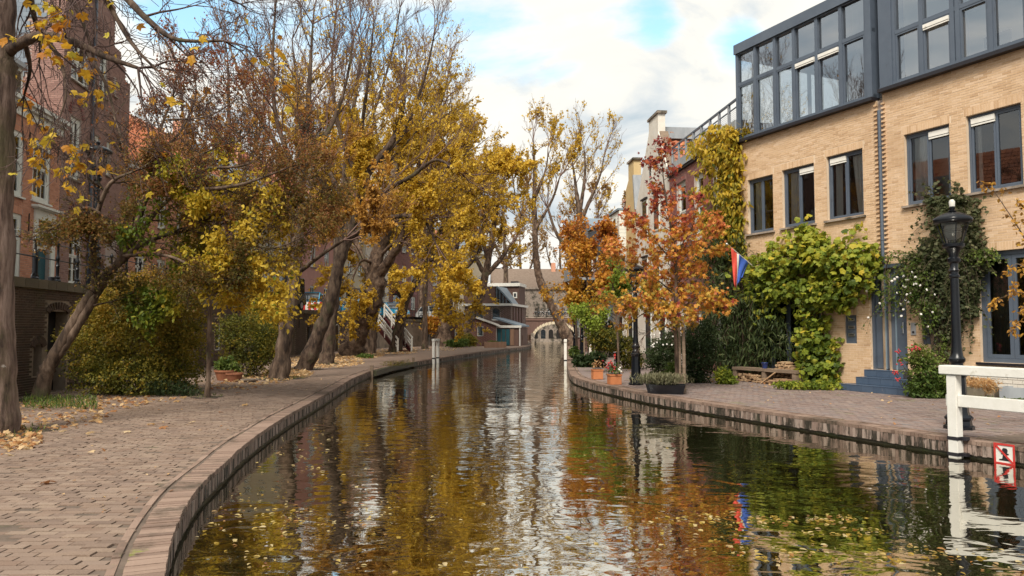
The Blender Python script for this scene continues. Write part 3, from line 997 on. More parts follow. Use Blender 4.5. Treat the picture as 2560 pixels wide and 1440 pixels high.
def WP(s, off=0.0, z=0.0):
    x = np.interp(s, sw, Qw[:, 0])
    yv = np.interp(s, sw, Qw[:, 1])
    tx, ty = np.interp(s, sw, Tw[:, 0]), np.interp(s, sw, Tw[:, 1])
    return Vector((x - ty * -off, yv + tx * -off, z)) if False else Vector((x + ty * off, yv - tx * off, z))   # off > 0: towards the canal


TOP = 2.95


def wtop(s):
    return float(np.interp(s, [0, sY(45), sY(60), sY(76)], [2.95, 2.95, 2.62, 2.45]))


mb = MB()
cuts = sorted({0.0, sw[-1], *[o[0] for o in WOP], *[o[0] + o[1] for o in WOP], *np.arange(0, sw[-1], 2.0)})
for a, b in zip(cuts[:-1], cuts[1:]):
    c = (a + b) / 2
    op = [o for o in WOP if o[0] < c < o[0] + o[1]]
    spans = [(-0.1, wtop(c) - 0.24)]
    if op:
        spans = [(-0.1, op[0][2]), (op[0][3], wtop(c) - 0.24)]
    for (z0, z1) in spans:
        if z1 - z0 > 0.02:
            mb.quad(WP(a, 0, z0), WP(b, 0, z0), WP(b, 0, z1), WP(a, 0, z1))
for (s0, w, z0, z1, kd) in WOP:
    for s_ in (s0, s0 + w):
        mb.quad(WP(s_, 0, z0), WP(s_, -0.5, z0), WP(s_, -0.5, z1), WP(s_, 0, z1))
    mb.quad(WP(s0, 0, z1), WP(s0 + w, 0, z1), WP(s0 + w, -0.5, z1), WP(s0, -0.5, z1))
    mb.quad(WP(s0, 0, z0), WP(s0 + w, 0, z0), WP(s0 + w, -0.5, z0), WP(s0, -0.5, z0))
mb.build('wall_face', M['wharf_m'], wharf)
C, S = [], []
for r_ in range(46):
    zc = -0.03 + r_ * 0.0625
    s = (0.11 if r_ % 2 else 0.0)
    while s < sY(62):
        a, b = s, s + 0.21
        s += 0.222
        if zc > wtop(a) - 0.26 or any(o[0] - 0.12 < (a + b) / 2 < o[0] + o[1] + 0.12 and o[2] < zc < o[3] + 0.26 for o in WOP):
            continue
        C.append((a + 0.105, zc))
        S.append((0.21, 0.02, 0.05))
sel = np.array(C)
xs = np.interp(sel[:, 0], sw, Qw[:, 0])
ys = np.interp(sel[:, 0], sw, Qw[:, 1])
tx = np.interp(sel[:, 0], sw, Tw[:, 0])
ty = np.interp(sel[:, 0], sw, Tw[:, 1])
pieces(wharf, 'brick', np.c_[xs + ty * (0.004 + NR.normal(0, 0.002, len(xs))), ys - tx * 0.004, sel[:, 1]], S, M['wharf'], 'wall', np.arctan2(ty, tx), stuffname='brickwork')
# arches over the openings, doors and hatches
for (s0, w, z0, z1, kd) in WOP:
    Ca, Sa = [], []
    k = 13
    ab = MB()
    for i in range(k):
        an = PI * (i + 0.5) / k
        cx = s0 + w / 2 - math.cos(an) * (w / 2 + 0.06)
        cz = z1 - 0.02 + math.sin(an) * 0.17
        b0 = len(ab.v)
        p = WP(cx, 0.012, cz)
        tv = (WP(cx + 0.1, 0, 0) - WP(cx - 0.1, 0, 0)).normalized()
        rad = tv * (-math.cos(an)) + Vector((0, 0, 1)) * max(0.35, math.sin(an))
        rad.normalize()
        ab.bar(p - rad * 0.10, p + rad * 0.10, 0.055, 0.05, up=tv.cross(Vector((0, 0, 1))))
    ab.build('arch_bricks', M['wharf'], wharf)
    dm = MB()
    o_ = -0.32
    dm.quad(WP(s0, o_, z0), WP(s0 + w, o_, z0), WP(s0 + w, o_, z1), WP(s0, o_, z1))
    if kd == 'wdoor':
        dm.build('cellar_door', M['bluegrey'], wharf)
        fr_ = MB()
        pts = [WP(s0 + 0.04, -0.05, z0), WP(s0 + 0.04, -0.05, z1 - 0.35)] + [WP(s0 + w / 2 - math.cos(a_) * (w / 2 - 0.04), -0.05, z1 - 0.35 + math.sin(a_) * 0.33) for a_ in np.linspace(0.3, PI - 0.3, 7)] + [WP(s0 + w - 0.04, -0.05, z1 - 0.35), WP(s0 + w - 0.04, -0.05, z0)]
        fr_.tube(pts, 0.045, 6)
        fr_.build('door_frame', M['frame_w'], wharf)
    else:
        dm.build('cellar_door' if kd == 'door' else 'cellar_hatch', M['dark'], wharf)
        if kd == 'win':
            fr_ = MB()
            fr_.tube([WP(s0 + 0.03, -0.1, z0), WP(s0 + 0.03, -0.1, z1), WP(s0 + w - 0.03, -0.1, z1), WP(s0 + w - 0.03, -0.1, z0), WP(s0 + 0.03, -0.1, z0)], 0.03, 4)
            fr_.build('hatch_frame', M['frame_w'] if R.random() < 0.5 else M['bluegrey'], wharf)
# coping stones
C, S, Yw = [], [], []
s = 0.0
while s < sw[-1] - 0.5:
    L = R.uniform(0.42, 0.75)
    p = WP(s + L / 2, -0.12, wtop(s) - 0.12)
    C.append(tuple(p))
    S.append((L - 0.015, 0.42, 0.24))
    Yw.append(math.atan2(np.interp(s + L / 2, sw, Tw[:, 1]), np.interp(s + L / 2, sw, Tw[:, 0])))
    s += L
pieces(wharf, 'coping_stone', C, S, M['stone'], 'floor', Yw)
# anchor rods on the wall
for yy in (36.2, 39.4, 43.3, 47.0):
    s = sY(yy)
    MB().bar(WP(s, 0.03, 1.7), WP(s, 0.03, 2.6), 0.05, 0.04, up=(1, 0, 0)).build('wall_anchor', M['iron'], wharf)

# iron railing on the wharf wall
fence = thing('iron_railing', 'ornate black iron railing along the top of the left wharf wall', 'railing', (0, 0, 0))
s = sY(18.1) - 0.16 - 3.4
k = 0
while s < sw[-1] - 0.4:
    zb = wtop(s)
    p = WP(s, -0.16, zb)
    if p.y < 33:
        prof = [(0.09, zb), (0.10, zb + 0.05), (0.06, zb + 0.09), (0.075, zb + 0.14), (0.04, zb + 0.18), (0.045, zb + 0.42), (0.06, zb + 0.45), (0.045, zb + 0.48), (0.035, zb + 0.60), (0.055, zb + 0.64), (0.055, zb + 0.68), (0.032, zb + 0.74), (0.03, zb + 0.98), (0.05, zb + 1.02), (0.055, zb + 1.06), (0.03, zb + 1.12), (0.005, zb + 1.15)]
        mb = MB().lathe(prof, 10, (p.x, p.y))
        if k % 3 == 1:
            for sg in (-1, 1):
                mb.tube([WP(s + sg * a_, -0.16, zb + b_) for a_, b_ in ((0.03, 0.22), (0.10, 0.17), (0.15, 0.09), (0.16, 0.0))], 0.022, 6)
            mb.lathe([(0.065, zb + 0.10), (0.07, zb + 0.5), (0.075, zb + 0.74), (0.05, zb + 0.78)], 10, (p.x, p.y))
        mb.build('baluster', M['iron'], fence, True)
        s += 1.16
    else:
        MB().bar(p, p + Vector((0, 0, 1.0)), 0.045, 0.045).build('baluster', M['iron'], fence)
        s += 0.62
    k += 1
for h_ in (0.60, 1.02):
    pts = [WP(q, -0.16, wtop(q) + h_) for q in np.arange(sY(18.1) - 3.4, sw[-1] - 0.4, 0.8)]
    MB().tube(pts, 0.017, 6).build('rail', M['iron'], fence, True)
pts = [WP(q, -0.16, wtop(q) + 0.22) for q in np.arange(sY(33), sw[-1] - 0.4, 0.8)]
MB().tube(pts, 0.015, 5).build('rail', M['iron'], fence, True)


def brick_house_wall(root, u0, u1, z0, z1, ops, bm, mm, depth, name='wall', bl=0.21, bh=0.05, joint=0.012, soldier=True, inside=None, y=0.0, nmax=300, proud=0.011):
    wall_mesh(MB(), u0, u1, z0, z1, ops, y, depth=depth).build(name, mm, root)
    C, S = brick_rows(u0, u1, z0, z1, ops, bl, bh, joint, y, proud, soldier=soldier, inside=inside)
    pieces(root, 'brick', C, S, bm, 'wall', stuffname='brickwork', nmax=nmax)


# ---------------------------------------------------------------- blond brick houses on the right
hA = thing('brick_house', 'blond brick house half covered by climbers with a full width glazed upper floor', 'house', P0, FRZ)
zL = 3.9
winA = [(-5.16, -4.02, 4.86, 6.70), (-3.63, -2.34, 4.88, 6.74), (-1.88, -0.61, 4.89, 6.81)]
doorA = (-0.49, 0.62, 0.56, 3.44)
openA = (-5.0, -2.2, 0.35, 3.15)
mailA = (-1.35, -0.95, 1.26, 2.07)
brick_house_wall(hA, -5.5, -0.11, 0.0, 8.03, winA + [(doorA[0], -0.11, doorA[2], doorA[3]), openA, mailA], M['blond'], M['blond_m'], 9.0, proud=0.004)
cu = M['curtain']
window(hA, *winA[0], M['bluegrey'], sill=M['conc'], curtains=[(-5.05, -4.72, 'curtain', 0.2)])
window(hA, *winA[1], M['bluegrey'], sill=M['conc'], blind=1, curtains=[(-3.5, -2.98, 'curtain', 0.25)])
window(hA, *winA[2], M['bluegrey'], sill=M['conc'], blind=0, curtains=[(-1.75, -1.48, 'curtain', 0.1), (-0.68, -1.12, 'curtain', 0.35)])
# jars on the sill of the first window
mb = MB()
for (u, z, r_) in ((-4.75, 5.0, 0.05), (-4.62, 5.0, 0.035), (-4.28, 5.0, 0.06), (-4.15, 5.0, 0.04), (-4.68, 5.62, 0.045), (-4.3, 5.62, 0.05), (-4.18, 5.62, 0.035)):
    mb.lathe([(r_, z), (r_ * 1.15, z + 0.10), (r_ * 0.6, z + 0.16), (r_ * 0.7, z + 0.2)], 8, (u, 0.35))
mb.box(-5.1, -4.08, 0.25, 0.45, 5.575, 5.60)
mb.build('shelf_jars', M['room'], [c for c in hA.children if c.name.startswith('window')][0])
# garden window at ground level, mostly behind bamboo and vine
f = window(hA, *openA, M['bluegrey'], name='garden_window', nx=4, fw=0.09, sash=0.07, back='dark', sill=M['black_trim'], backy=1.2)
# mail panel with three slots


def mail_panel(root, o):
    p = MB().box(o[0], o[1], 0.045, 0.09, o[2], o[3]).build('mail_panel', M['bluegrey'], root)
    for k in range(3):
        z = o[2] + 0.20 + k * 0.22
        MB().box(o[0] + 0.09, o[1] - 0.09, 0.025, 0.045, z, z + 0.085).build('letter_slot', M['steelslot'], p)
        MB().box(o[0] + 0.125, o[1] - 0.125, 0.020, 0.025, z + 0.03, z + 0.058).build('slot_flap', M['black_trim'], p)


mail_panel(hA, mailA)


def front_door(root, o):
    fr_ = MB()
    fr_.box(o[0], o[0] + 0.08, 0.06, 0.16, o[2], o[3] - 0.08).box(o[1] - 0.08, o[1], 0.06, 0.16, o[2], o[3] - 0.08).box(o[0] - 0.03, o[1] + 0.03, -0.02, 0.16, o[3] - 0.10, o[3])
    d = MB()
    w = (o[1] - o[0] - 0.16) / 3
    dr = MB().box(o[0] + 0.08, o[1] - 0.08, 0.13, 0.17, o[2], o[3] - 0.1).build('front_door', M['bluegrey'], root)
    for k in range(3):
        a = o[0] + 0.08 + k * w
        MB().box(a + 0.02, a + w - 0.02, 0.105, 0.13, o[2] + 0.02, o[3] - 0.13).build('plank', M['bluegrey'], dr, bevel=0.006)
        MB().box(a + w / 2 - 0.035, a + w / 2 + 0.035, 0.100, 0.106, o[2] + 1.62, o[2] + 2.45).build('pane', M['carglass'], dr)
        MB().box(a + w / 2 - 0.085, a + w / 2 + 0.085, 0.075, 0.105, o[2] + 1.58, o[2] + 1.62).build('sill', M['bluegrey'], dr)
        if k < 2:
            MB().box(a + w - 0.018, a + w + 0.018, 0.092, 0.13, o[2] + 0.01, o[3] - 0.12).build('batten', M['bluegrey_l'], dr)
    MB().tube([(o[1] - 0.16, 0.06, o[2] + 1.0), (o[1] - 0.16, 0.06, o[2] + 1.3)], 0.014, 6).build('handle', M['steel'], dr)
    fr_.build('door_frame', M['bluegrey'], root)


front_door(hA, (doorA[0], doorA[1], doorA[2], doorA[3]))
# tiled steps, one thing
stp = thing('door_steps', 'three dark blue tiled steps leading up to the grey front door', 'steps', P0, FRZ)
for (u0, u1, y0, z0, z1) in ((-0.72, 1.42, -1.02, 0.0, 0.18), (-0.46, 1.08, -0.68, 0.18, 0.37), (-0.47, 0.72, -0.34, 0.37, 0.56)):
    st = MB().box(u0 + 0.01, u1 - 0.01, y0 + 0.01, -0.012, z0 + 0.001, z1 - 0.006).build('step', M['stepdark'], stp)
    n = int((u1 - u0) / 0.31)
    w = (u1 - u0) / n
    for i in range(n):
        MB().box(u0 + i * w + 0.004, u0 + (i + 1) * w - 0.004, y0, y0 + 0.012, z0 + 0.006, z1 - 0.018).build('tile', M['stepblue'], st)
        MB().box(u0 + i * w + 0.004, u0 + (i + 1) * w - 0.004, y0 - 0.006, y0 + 0.33, z1 - 0.014, z1).build('tile', M['stepblue'], st)
# joint between the two houses: toothed bricks and the downpipe
C, S = [], []
for i in range(40):
    z = 3.55 + i * 0.124
    if z > 7.9:
        break
    for a in (-0.135, 0.10):
        C.append((a, -0.022, z))
        S.append((0.10, 0.055, 0.05))
for u_, dy in ((-0.03, 0.05),):
    MB().box(-0.11, 0.075, dy + 0.005, dy + 0.4, doorA[3] + 0.02, 8.03).build('recess', M['purple_m'], hA)
pieces(hA, 'toothing_brick', C, S, M['blond'], 'wall')
dp = MB().tube([(0.0, -0.06, 3.5), (0.0, -0.06, 7.72)], 0.045, 10)
for z in (4.1, 5.4, 6.7):
    dp.lathe([(0.055, z), (0.055, z + 0.04)], 10, (0.0, -0.06))
dp.build('downpipe', M['bluegrey'], hA, True)


# glazed upper storey of house A
def loft(root, u0, u1, zb, zt, cols, rows, yf, posts=(), name='glazed_storey', blinds=(), endglass=False, eave=0.4):
    bl = MB()
    for i, u in enumerate(cols):
        w_ = 0.11
        bl.box(u - w_ / 2, u + w_ / 2, yf, yf + 0.16, zb + 0.06, zt - 0.12)
    for (a, b) in posts:
        bl.box(a, b, yf - 0.03, yf + 0.5, zb, zt - 0.06)
    for z in rows:
        bl.box(u0, u1, yf + 0.01, yf + 0.15, z - 0.055, z + 0.055)
    fr = bl.build(name, M['bluegrey'], root)
    hd = MB()
    # header with the sloping top edge
    prof = [(yf - 0.06, zt - 0.40), (yf - 0.06, zt - 0.07), (yf + 0.10, zt), (yf + 7.5, zt + 0.1), (yf + 7.5, zt - 0.40)]
    hd.prism(prof, u1 - u0 + 0.04, 'x', u0 - 0.02)
    hd.build('roof', M['bluegrey'], root)
    MB().box(u0 - 0.03, u1 + 0.02, yf - 0.10, yf + 0.2, zb - 0.10, zb - 0.005).build('dark_trim', M['black_trim'], root)
    MB().box(u0 - 0.02, u1, yf - 0.02, yf + 0.15, zb, zb + 0.06).build('bottom_rail', M['bluegrey'], fr)
    for i in range(len(cols) - 1):
        a, b = cols[i] + 0.055, cols[i + 1] - 0.055
        if b - a < 0.25:
            MB().box(a, b, yf + 0.03, yf + 0.12, zb, zt - 0.3).build('panel', M['bluegrey'], fr)
            continue
        zz_ = [zb + 0.06] + [r_ for r_ in rows if zb + 0.1 < r_ < zt - 0.45] + [zt - 0.40]
        for k in range(len(zz_) - 1):
            c, d = zz_[k] + (0.055 if k else 0.0), zz_[k + 1] - 0.055
            p = MB()
            p.quad((a, yf + 0.09, c), (b, yf + 0.09, c), (b, yf + 0.09, d), (a, yf + 0.09, d))
            p.build('pane', M['glass_up'], fr)
            if k == 0:
                s_ = MB()
                e = 0.05
                for q in ((a, b, d - e, d), (a, b, c, c + e), (a, a + e, c + e, d - e), (b - e, b, c + e, d - e)):
                    s_.box(q[0], q[1], yf + 0.02, yf + 0.08, q[2], q[3])
                s_.build('sash', M['bluegrey'], fr)
                if i in blinds:
                    MB().box(a + 0.02, b - 0.02, yf - 0.03, yf + 0.02, d - 0.15, d - 0.055).box(a + 0.02, b - 0.02, yf - 0.02, yf + 0.02, d - 0.20, d - 0.165).build('ventilation_grille', M['white'], fr)
    return fr


zt = 11.55
colsA = [-5.49, -4.64, -3.76, -2.96, -2.07, -1.19, -0.33]
frA = loft(hA, -5.55, -0.14, 8.13, zt, colsA, [8.18, 10.06, 11.16], -0.10, [(-0.32, -0.14)], blinds=(3, 4))
rm = MB()
rm.quad((-5.4, 5.2, 8.1), (-0.1, 5.2, 8.1), (-0.1, 5.2, 11.2), (-5.4, 5.2, 11.2))
rm.quad((-5.4, 0.2, 8.12), (-0.1, 0.2, 8.12), (-0.1, 5.2, 8.12), (-5.4, 5.2, 8.12))
rm.quad((-0.14, 0.2, 8.1), (-0.14, 5.2, 8.1), (-0.14, 5.2, 11.2), (-0.14, 0.2, 11.2))
rm.build('room', M['room'], frA)
MB().box(-1.15, -0.35, 0.5, 0.6, 8.2, 9.5).build('cupboard', M['room_d'], frA)
sg = MB()
sg.box(-5.55, -5.47, 0.02, 7.4, 8.13, 8.3).box(-5.55, -5.47, 0.02, 7.4, 11.0, 11.16).box(-5.55, -5.47, 3.3, 3.42, 8.3, 11.0).box(-5.55, -5.47, 7.3, 7.4, 8.3, 11.0)
sg.build('end_frame', M['bluegrey'], frA)
MB().quad((-5.5, 0.05, 8.3), (-5.5, 3.3, 8.3), (-5.5, 3.3, 11.0), (-5.5, 0.05, 11.0)).quad((-5.5, 3.42, 8.3), (-5.5, 7.3, 8.3), (-5.5, 7.3, 11.0), (-5.5, 3.42, 11.0)).build('pane', M['glass_up'], frA)
curtain(frA, -1.05, -0.40, 10.1, 11.1, 0.18)
curtain(frA, -0.40, -0.95, 8.9, 10.0, 0.18, 'curtain', 0.65)
curtain(frA, -5.1, -4.75, 10.1, 11.1, 0.2)
curtain(frA, -5.15, -4.8, 8.3, 10.0, 0.2, 'curtain', 0.2)

# house B
hB = thing('brick_house', 'blond brick house behind the near street lamp with tall garden doors', 'house', P0, FRZ)
winB = [(0.69, 1.95, 4.95, 6.87), (2.38, 3.68, 5.0, 6.93), (4.25, 5.55, 5.0, 6.93)]
bigB = (2.55, 5.9, 0.88, 3.53)
mailB = (1.05, 1.52, 1.28, 2.12)
brick_house_wall(hB, 0.075, 6.4, 0.0, 8.18, winB + [(0.075, 0.62, doorA[2] - 0.001, doorA[3] + 0.001), bigB, mailB], M['blond'], M['blond_m'], 9.0, proud=0.004)
window(hB, *winB[0], M['bluegrey'], sill=M['conc'], blind=1, curtains=[(0.82, 1.24, 'curtain', 0.05)], back='room')
window(hB, *winB[1], M['bluegrey'], sill=M['conc'], blind=0, curtains=[(2.52, 2.62, 'curtain', 0.0)])
window(hB, *winB[2], M['bluegrey'], sill=M['conc'], blind=0)
window(hB, *bigB, M['bluegrey'], name='garden_door', nx=5, fw=0.10, sash=0.09, back='dark', sill=M['black_trim'], curtains=[(2.75, 3.1, 'curtain_d', 0.0)], backy=1.5, depth=0.07)
mail_panel(hB, mailB)
MB().box(0.75, 0.89, -0.03, -0.01, 1.52, 1.84).build('intercom', M['steel'], hB)
MB().box(0.79, 0.85, -0.036, -0.03, 1.56, 1.62).build('intercom_button', M['black_trim'], [c for c in hB.children if c.name.startswith('intercom')][0])
C, S = [], []
for r_ in range(5):
    for i in range(17):
        C.append((2.45 + i * 0.22 + (0.11 if r_ % 2 else 0), -0.055, 0.36 + r_ * 0.095))
        S.append((0.21, 0.09, 0.085))
pieces(hB, 'plinth_tile', C, S, M['plaster'], 'wall')
colsB = [0.52, 1.33, 2.17, 2.31, 3.11, 3.95, 4.1, 4.9, 5.75]
frB = loft(hB, 0.10, 6.4, 8.27, 11.7, colsB, [8.33, 9.70, 11.3], -0.10, [(0.10, 0.49)], blinds=(1,))
rm = MB()
rm.quad((0.3, 3.4, 8.25), (6.4, 3.4, 8.25), (6.4, 3.4, 11.3), (0.3, 3.4, 11.3))
rm.quad((0.3, 0.2, 8.26), (6.4, 0.2, 8.26), (6.4, 3.4, 8.26), (0.3, 3.4, 8.26))
rm.quad((0.3, 0.2, 11.28), (0.3, 3.4, 11.28), (6.4, 3.4, 11.28), (6.4, 0.2, 11.28))
rm.quad((0.2, 0.2, 8.25), (0.2, 3.4, 8.25), (0.2, 3.4, 11.3), (0.2, 0.2, 11.3))
rm.build('room', M['room'], frB)
MB().box(2.4, 3.05, 0.8, 0.85, 8.5, 9.05).build('screen', M['black_trim'], frB)
MB().box(0.72, 0.82, 0.05, 0.12, 8.34, 8.44).build('sill_box', M['white'], frB)
lt = thing('pendant_lamp', 'cream disc lamp on a thin stem seen through the loft window', 'lamp', FL(1.95, 0.9, 0), FRZ)
MB().lathe([(0.30, 10.05), (0.32, 10.10), (0.2, 10.18), (0.03, 10.2)], 20).build('lamp_shade', M['curtain'], lt, True)
MB().tube([(0, 0, 8.27), (0, 0, 10.12)], 0.012, 6).build('stem', M['steel'], lt)
# heart sign by the garden window
hs = thing('heart_sign', 'small pink heart hanging under a pale name board beside the vine', 'sign', FL(-2.12, -0.03, 0), FRZ)
hp = []
for i in range(28):
    a = 2 * PI * i / 28
    hp.append((0.0055 * 16 * math.sin(a) ** 3, 1.50 + 0.0065 * (13 * math.cos(a) - 5 * math.cos(2 * a) - 2 * math.cos(3 * a) - math.cos(4 * a)) * 1.35))
MB().prism(hp, 0.02, 'y', -0.02).build('heart', surf('heart_pink', [(0.62, 0.42, 0.45), (0.70, 0.5, 0.52)]), hs)
MB().prism([(x * 0.5, 1.50 + (z - 1.50) * 0.45) for x, z in hp], 0.004, 'y', -0.025).build('heart_centre', M['maroon'], hs)
MB().box(-0.12, 0.12, -0.02, 0, 1.72, 1.81).build('name_board', M['room'], hs)

# ---------------------------------------------------------------- purple brick house with roof terrace
d3 = Vector((0.10, -0.995, 0)).normalized()       # along the further facades, towards the camera


def right_frame(p):
    return math.atan2(d3.y, d3.x)


PC = Vector((7.84, 25.21, 0))
hC = thing('brick_house', 'purple brown brick house with white windows and a railed roof terrace', 'house', PC, right_frame(PC))
winC = [(-4.55, -3.52, 5.24, 7.87), (-6.75, -5.56, 5.3, 7.95), (-2.5, -1.5, 5.1, 7.87)]
lowC = [(-6.5, -5.55, 0.05, 2.7), (-4.5, -3.5, 0.95, 2.55), (-2.4, -1.5, 0.95, 2.55)]
brick_house_wall(hC, -7.72, 0.0, 0.0, 8.42, winC + lowC, M['purple'], M['purple_m'], 8.0, proud=0.007)
for o in winC:
    window(hC, *o, M['frame_w'], nx=1, fw=0.13, sash=0.07, sill=M['white'], transom=o[2] + 1.35, back='room_d')
window(hC, *lowC[0], M['frame_w'], name='white_door', nx=1, fw=0.10, sash=0.11, back='dark', transom=1.0)
for o in lowC[1:]:
    window(hC, *o, M['frame_w'], nx=1, fw=0.10, sash=0.06, back='dark', sill=M['white'])
MB().box(-4.62, -4.36, -0.2, -0.014, 3.15, 3.6).build('wall_lamp', M['black_trim'], hC)
MB().box(-7.74, 0.0, -0.10, 7.9, 8.43, 8.53).build('roof_edge', M['black_trim'], hC)
for i in range(8):
    MB().box(-7.74 + i * 0.967, -7.74 + (i + 1) * 0.967 - 0.008, -0.14, 0.3, 8.532, 8.89).build('fascia_sheet', M['lead'], hC)
MB().box(-7.70, 0.0, 0.301, 7.9, 8.532, 8.8).build('roof', M['lead'], hC)
rail = thing('terrace_railing', 'grey metal railing with thin wires around the roof terrace', 'railing', PC, right_frame(PC))
for i in range(9):
    u = -7.66 + i * 0.93
    MB().box(u - 0.05, u + 0.05, 0.08, 0.16, 8.9, 9.72).build('post', M['steel'], rail)
MB().box(-7.72, 0.0, 0.07, 0.17, 9.722, 9.78).build('handrail', M['bluegrey'], rail)
MB().box(-7.66, 0.0, 0.10, 0.14, 9.46, 9.50).build('middle_rail', M['bluegrey'], rail)
for k in range(7):
    MB().bar((-7.66, 0.12, 8.97 + k * 0.07), (0.0, 0.12, 8.97 + k * 0.07), 0.010, 0.010).build('wire', M['steel'], rail)
for (yy) in (2.0, 4.0, 6.0):
    MB().box(-7.71, -7.62, yy, yy + 0.06, 8.81, 9.72).build('post', M['steel'], rail)
MB().box(-7.71, -7.63, 0.18, 6.1, 9.722, 9.78).build('handrail', M['bluegrey'], rail)

# ---------------------------------------------------------------- the houses further along the right bank
P1 = PC - d3 * 7.76
hD = thing('gable_house', 'white plastered house with a steep gable and an orange tiled roof', 'house', P1, right_frame(P1))
gw = 5.72
out_ = [(-gw, 0), (-0.02, 0), (-0.02, 8.5), (-1.6, 10.95), (-1.6, 11.85), (-3.12, 11.85), (-3.12, 11.3), (-gw, 7.75)]
MB().prism(out_, 0.35, 'y', 0.0).build('gable_wall', M['plaster'], hD)
MB().box(-3.22, -1.5, -0.06, 0.42, 11.85, 11.97).build('chimney_cap', M['conc'], hD)
MB().box(-gw + 0.02, -0.04, 0.36, 8.5, 0, 7.4).build('wall', M['plaster'], hD)
rf = MB()
RX, RZ0, RZ1 = -2.36, 7.9, 11.0
rf.quad((-0.0, 0.36, RZ0), (-0.0, 8.5, RZ0), (RX, 8.5, RZ1), (RX, 0.36, RZ1))
rf.quad((-gw, 0.36, 7.4), (RX, 0.36, RZ1), (RX, 8.5, RZ1), (-gw, 8.5, 7.4))
rf.quad((-0.0, 8.5, 7.4), (-gw, 8.5, 7.4), (RX, 8.5, RZ1))
roofD = rf.build('roof', M['rust'], hD)
sl_ = Vector((RX, 0, RZ1 - RZ0))
L_ = sl_.length
su = sl_.normalized()
nrm = Vector((su.z, 0, -su.x))
ys_ = np.linspace(0, 0.30, 6)
hs_ = [0.045, 0.0, -0.005, 0.02, 0.055, 0.045]
Vt = []
for k, sft in enumerate((0.0, 0.37)):                # an S-shaped pantile, its own y along the eaves
    for yy, hh_ in zip(ys_, hs_):
        p = su * (sft) + nrm * (hh_ + 0.075 - 0.055 * k)
        Vt.append((p.x, yy, p.z))
for yy, hh_ in zip(ys_, hs_):
    p = nrm * (hh_ + 0.035)
    Vt.append((p.x, yy, p.z))
Ft = [(i, i + 1, 7 + i, 6 + i) for i in range(5)] + [(12 + i, 13 + i, i + 1, i) for i in range(5)]
tm = np_mesh('roof_tile', np.array(Vt), np.array(Ft), False)
tm.materials.append(M['tile_o'])
for r_ in range(int((L_ - 0.35) / 0.33)):
    for c in range(26):
        o = bpy.data.objects.new('roof_tile', tm)
        COL.objects.link(o)
        o.parent = roofD
        p = su * (r_ * 0.33 + 0.1)
        o.location = (p.x, 0.45 + c * 0.30, RZ0 + p.z)
MB().bar((RX, 0.4, RZ1 + 0.05), (RX, 8.5, RZ1 + 0.05), 0.7, 0.55).build('lead_ridge', M['lead'], roofD)
MB().bar((0.02, 0.26, 8.45), (-1.58, 0.26, 10.95), 0.40, 0.12, up=(1, 0, 0.4)).build('verge', M['wood'], hD)
for (a, b, c, d) in ((-3.1, -2.6, 9.0, 9.95), (-2.4, -1.5, 6.3, 8.1), (-4.4, -3.5, 6.3, 8.1), (-2.4, -1.5, 3.4, 5.2), (-4.4, -3.5, 3.4, 5.2), (-1.6, -0.7, 0.9, 2.5), (-4.0, -3.0, 0.1, 2.5)):
    f = MB().box(a, b, -0.03, -0.003, c, d).build('window', M['frame_w'], hD)
    MB().box(a + 0.09, b - 0.09, -0.036, -0.031, c + 0.09, d - 0.09).build('pane', M['carglass'], f)
    MB().box(a - 0.05, b + 0.05, -0.10, -0.003, d + 0.02, d + 0.10).build('lintel', M['black_trim'], f)
bl_ = MB().box(-gw + 0.04, -0.06, -0.03, -0.004, 0, 0.45).build('plinth', M['conc'], hD)

P2 = P1 - d3 * 5.78
hE = thing('row_house', 'narrow yellow plastered house with a tall yellow chimney and lead roof', 'house', P2, right_frame(P2))
MB().prism([(-2.0, 0), (-0.02, 0), (-0.02, 8.3), (-0.30, 9.75), (-0.30, 10.65), (-1.4, 10.65), (-1.4, 9.75), (-2.0, 9.3)], 0.4, 'y', 0.02).build('gable_wall', M['yellow_p'], hE)
MB().box(-1.5, -0.2, -0.05, 0.47, 10.65, 10.76).build('chimney_cap', M['conc'], hE)
MB().box(-1.98, -0.04, 0.43, 7, 0, 8.1).build('wall', M['yellow_p'], hE)
MB().bar((0.10, 0.25, 7.9), (-0.26, 0.25, 9.8), 0.6, 0.16, up=(1, 0, 0.3)).build('lead_verge', M['lead'], hE)
mb = MB()
mb.quad((-0.02, 0.43, 8.15), (-0.02, 7, 8.15), (-0.95, 7, 10.0), (-0.95, 0.43, 10.0))
mb.quad((-2.0, 0.43, 8.15), (-0.95, 0.43, 10.0), (-0.95, 7, 10.0), (-2.0, 7, 8.15))
mb.quad((-0.02, 7, 8.1), (-2.0, 7, 8.1), (-0.95, 7, 10.0))
mb.build('roof', M['lead'], hE)
for (a, b, c, d) in ((-1.5, -0.6, 3.2, 4.8), (-1.5, -0.6, 0.8, 2.4)):
    f = MB().box(a, b, -0.02, 0.017, c, d).build('window', M['frame_w'], hE)
    MB().box(a + 0.09, b - 0.09, -0.026, -0.021, c + 0.09, d - 0.09).build('pane', M['carglass'], f)

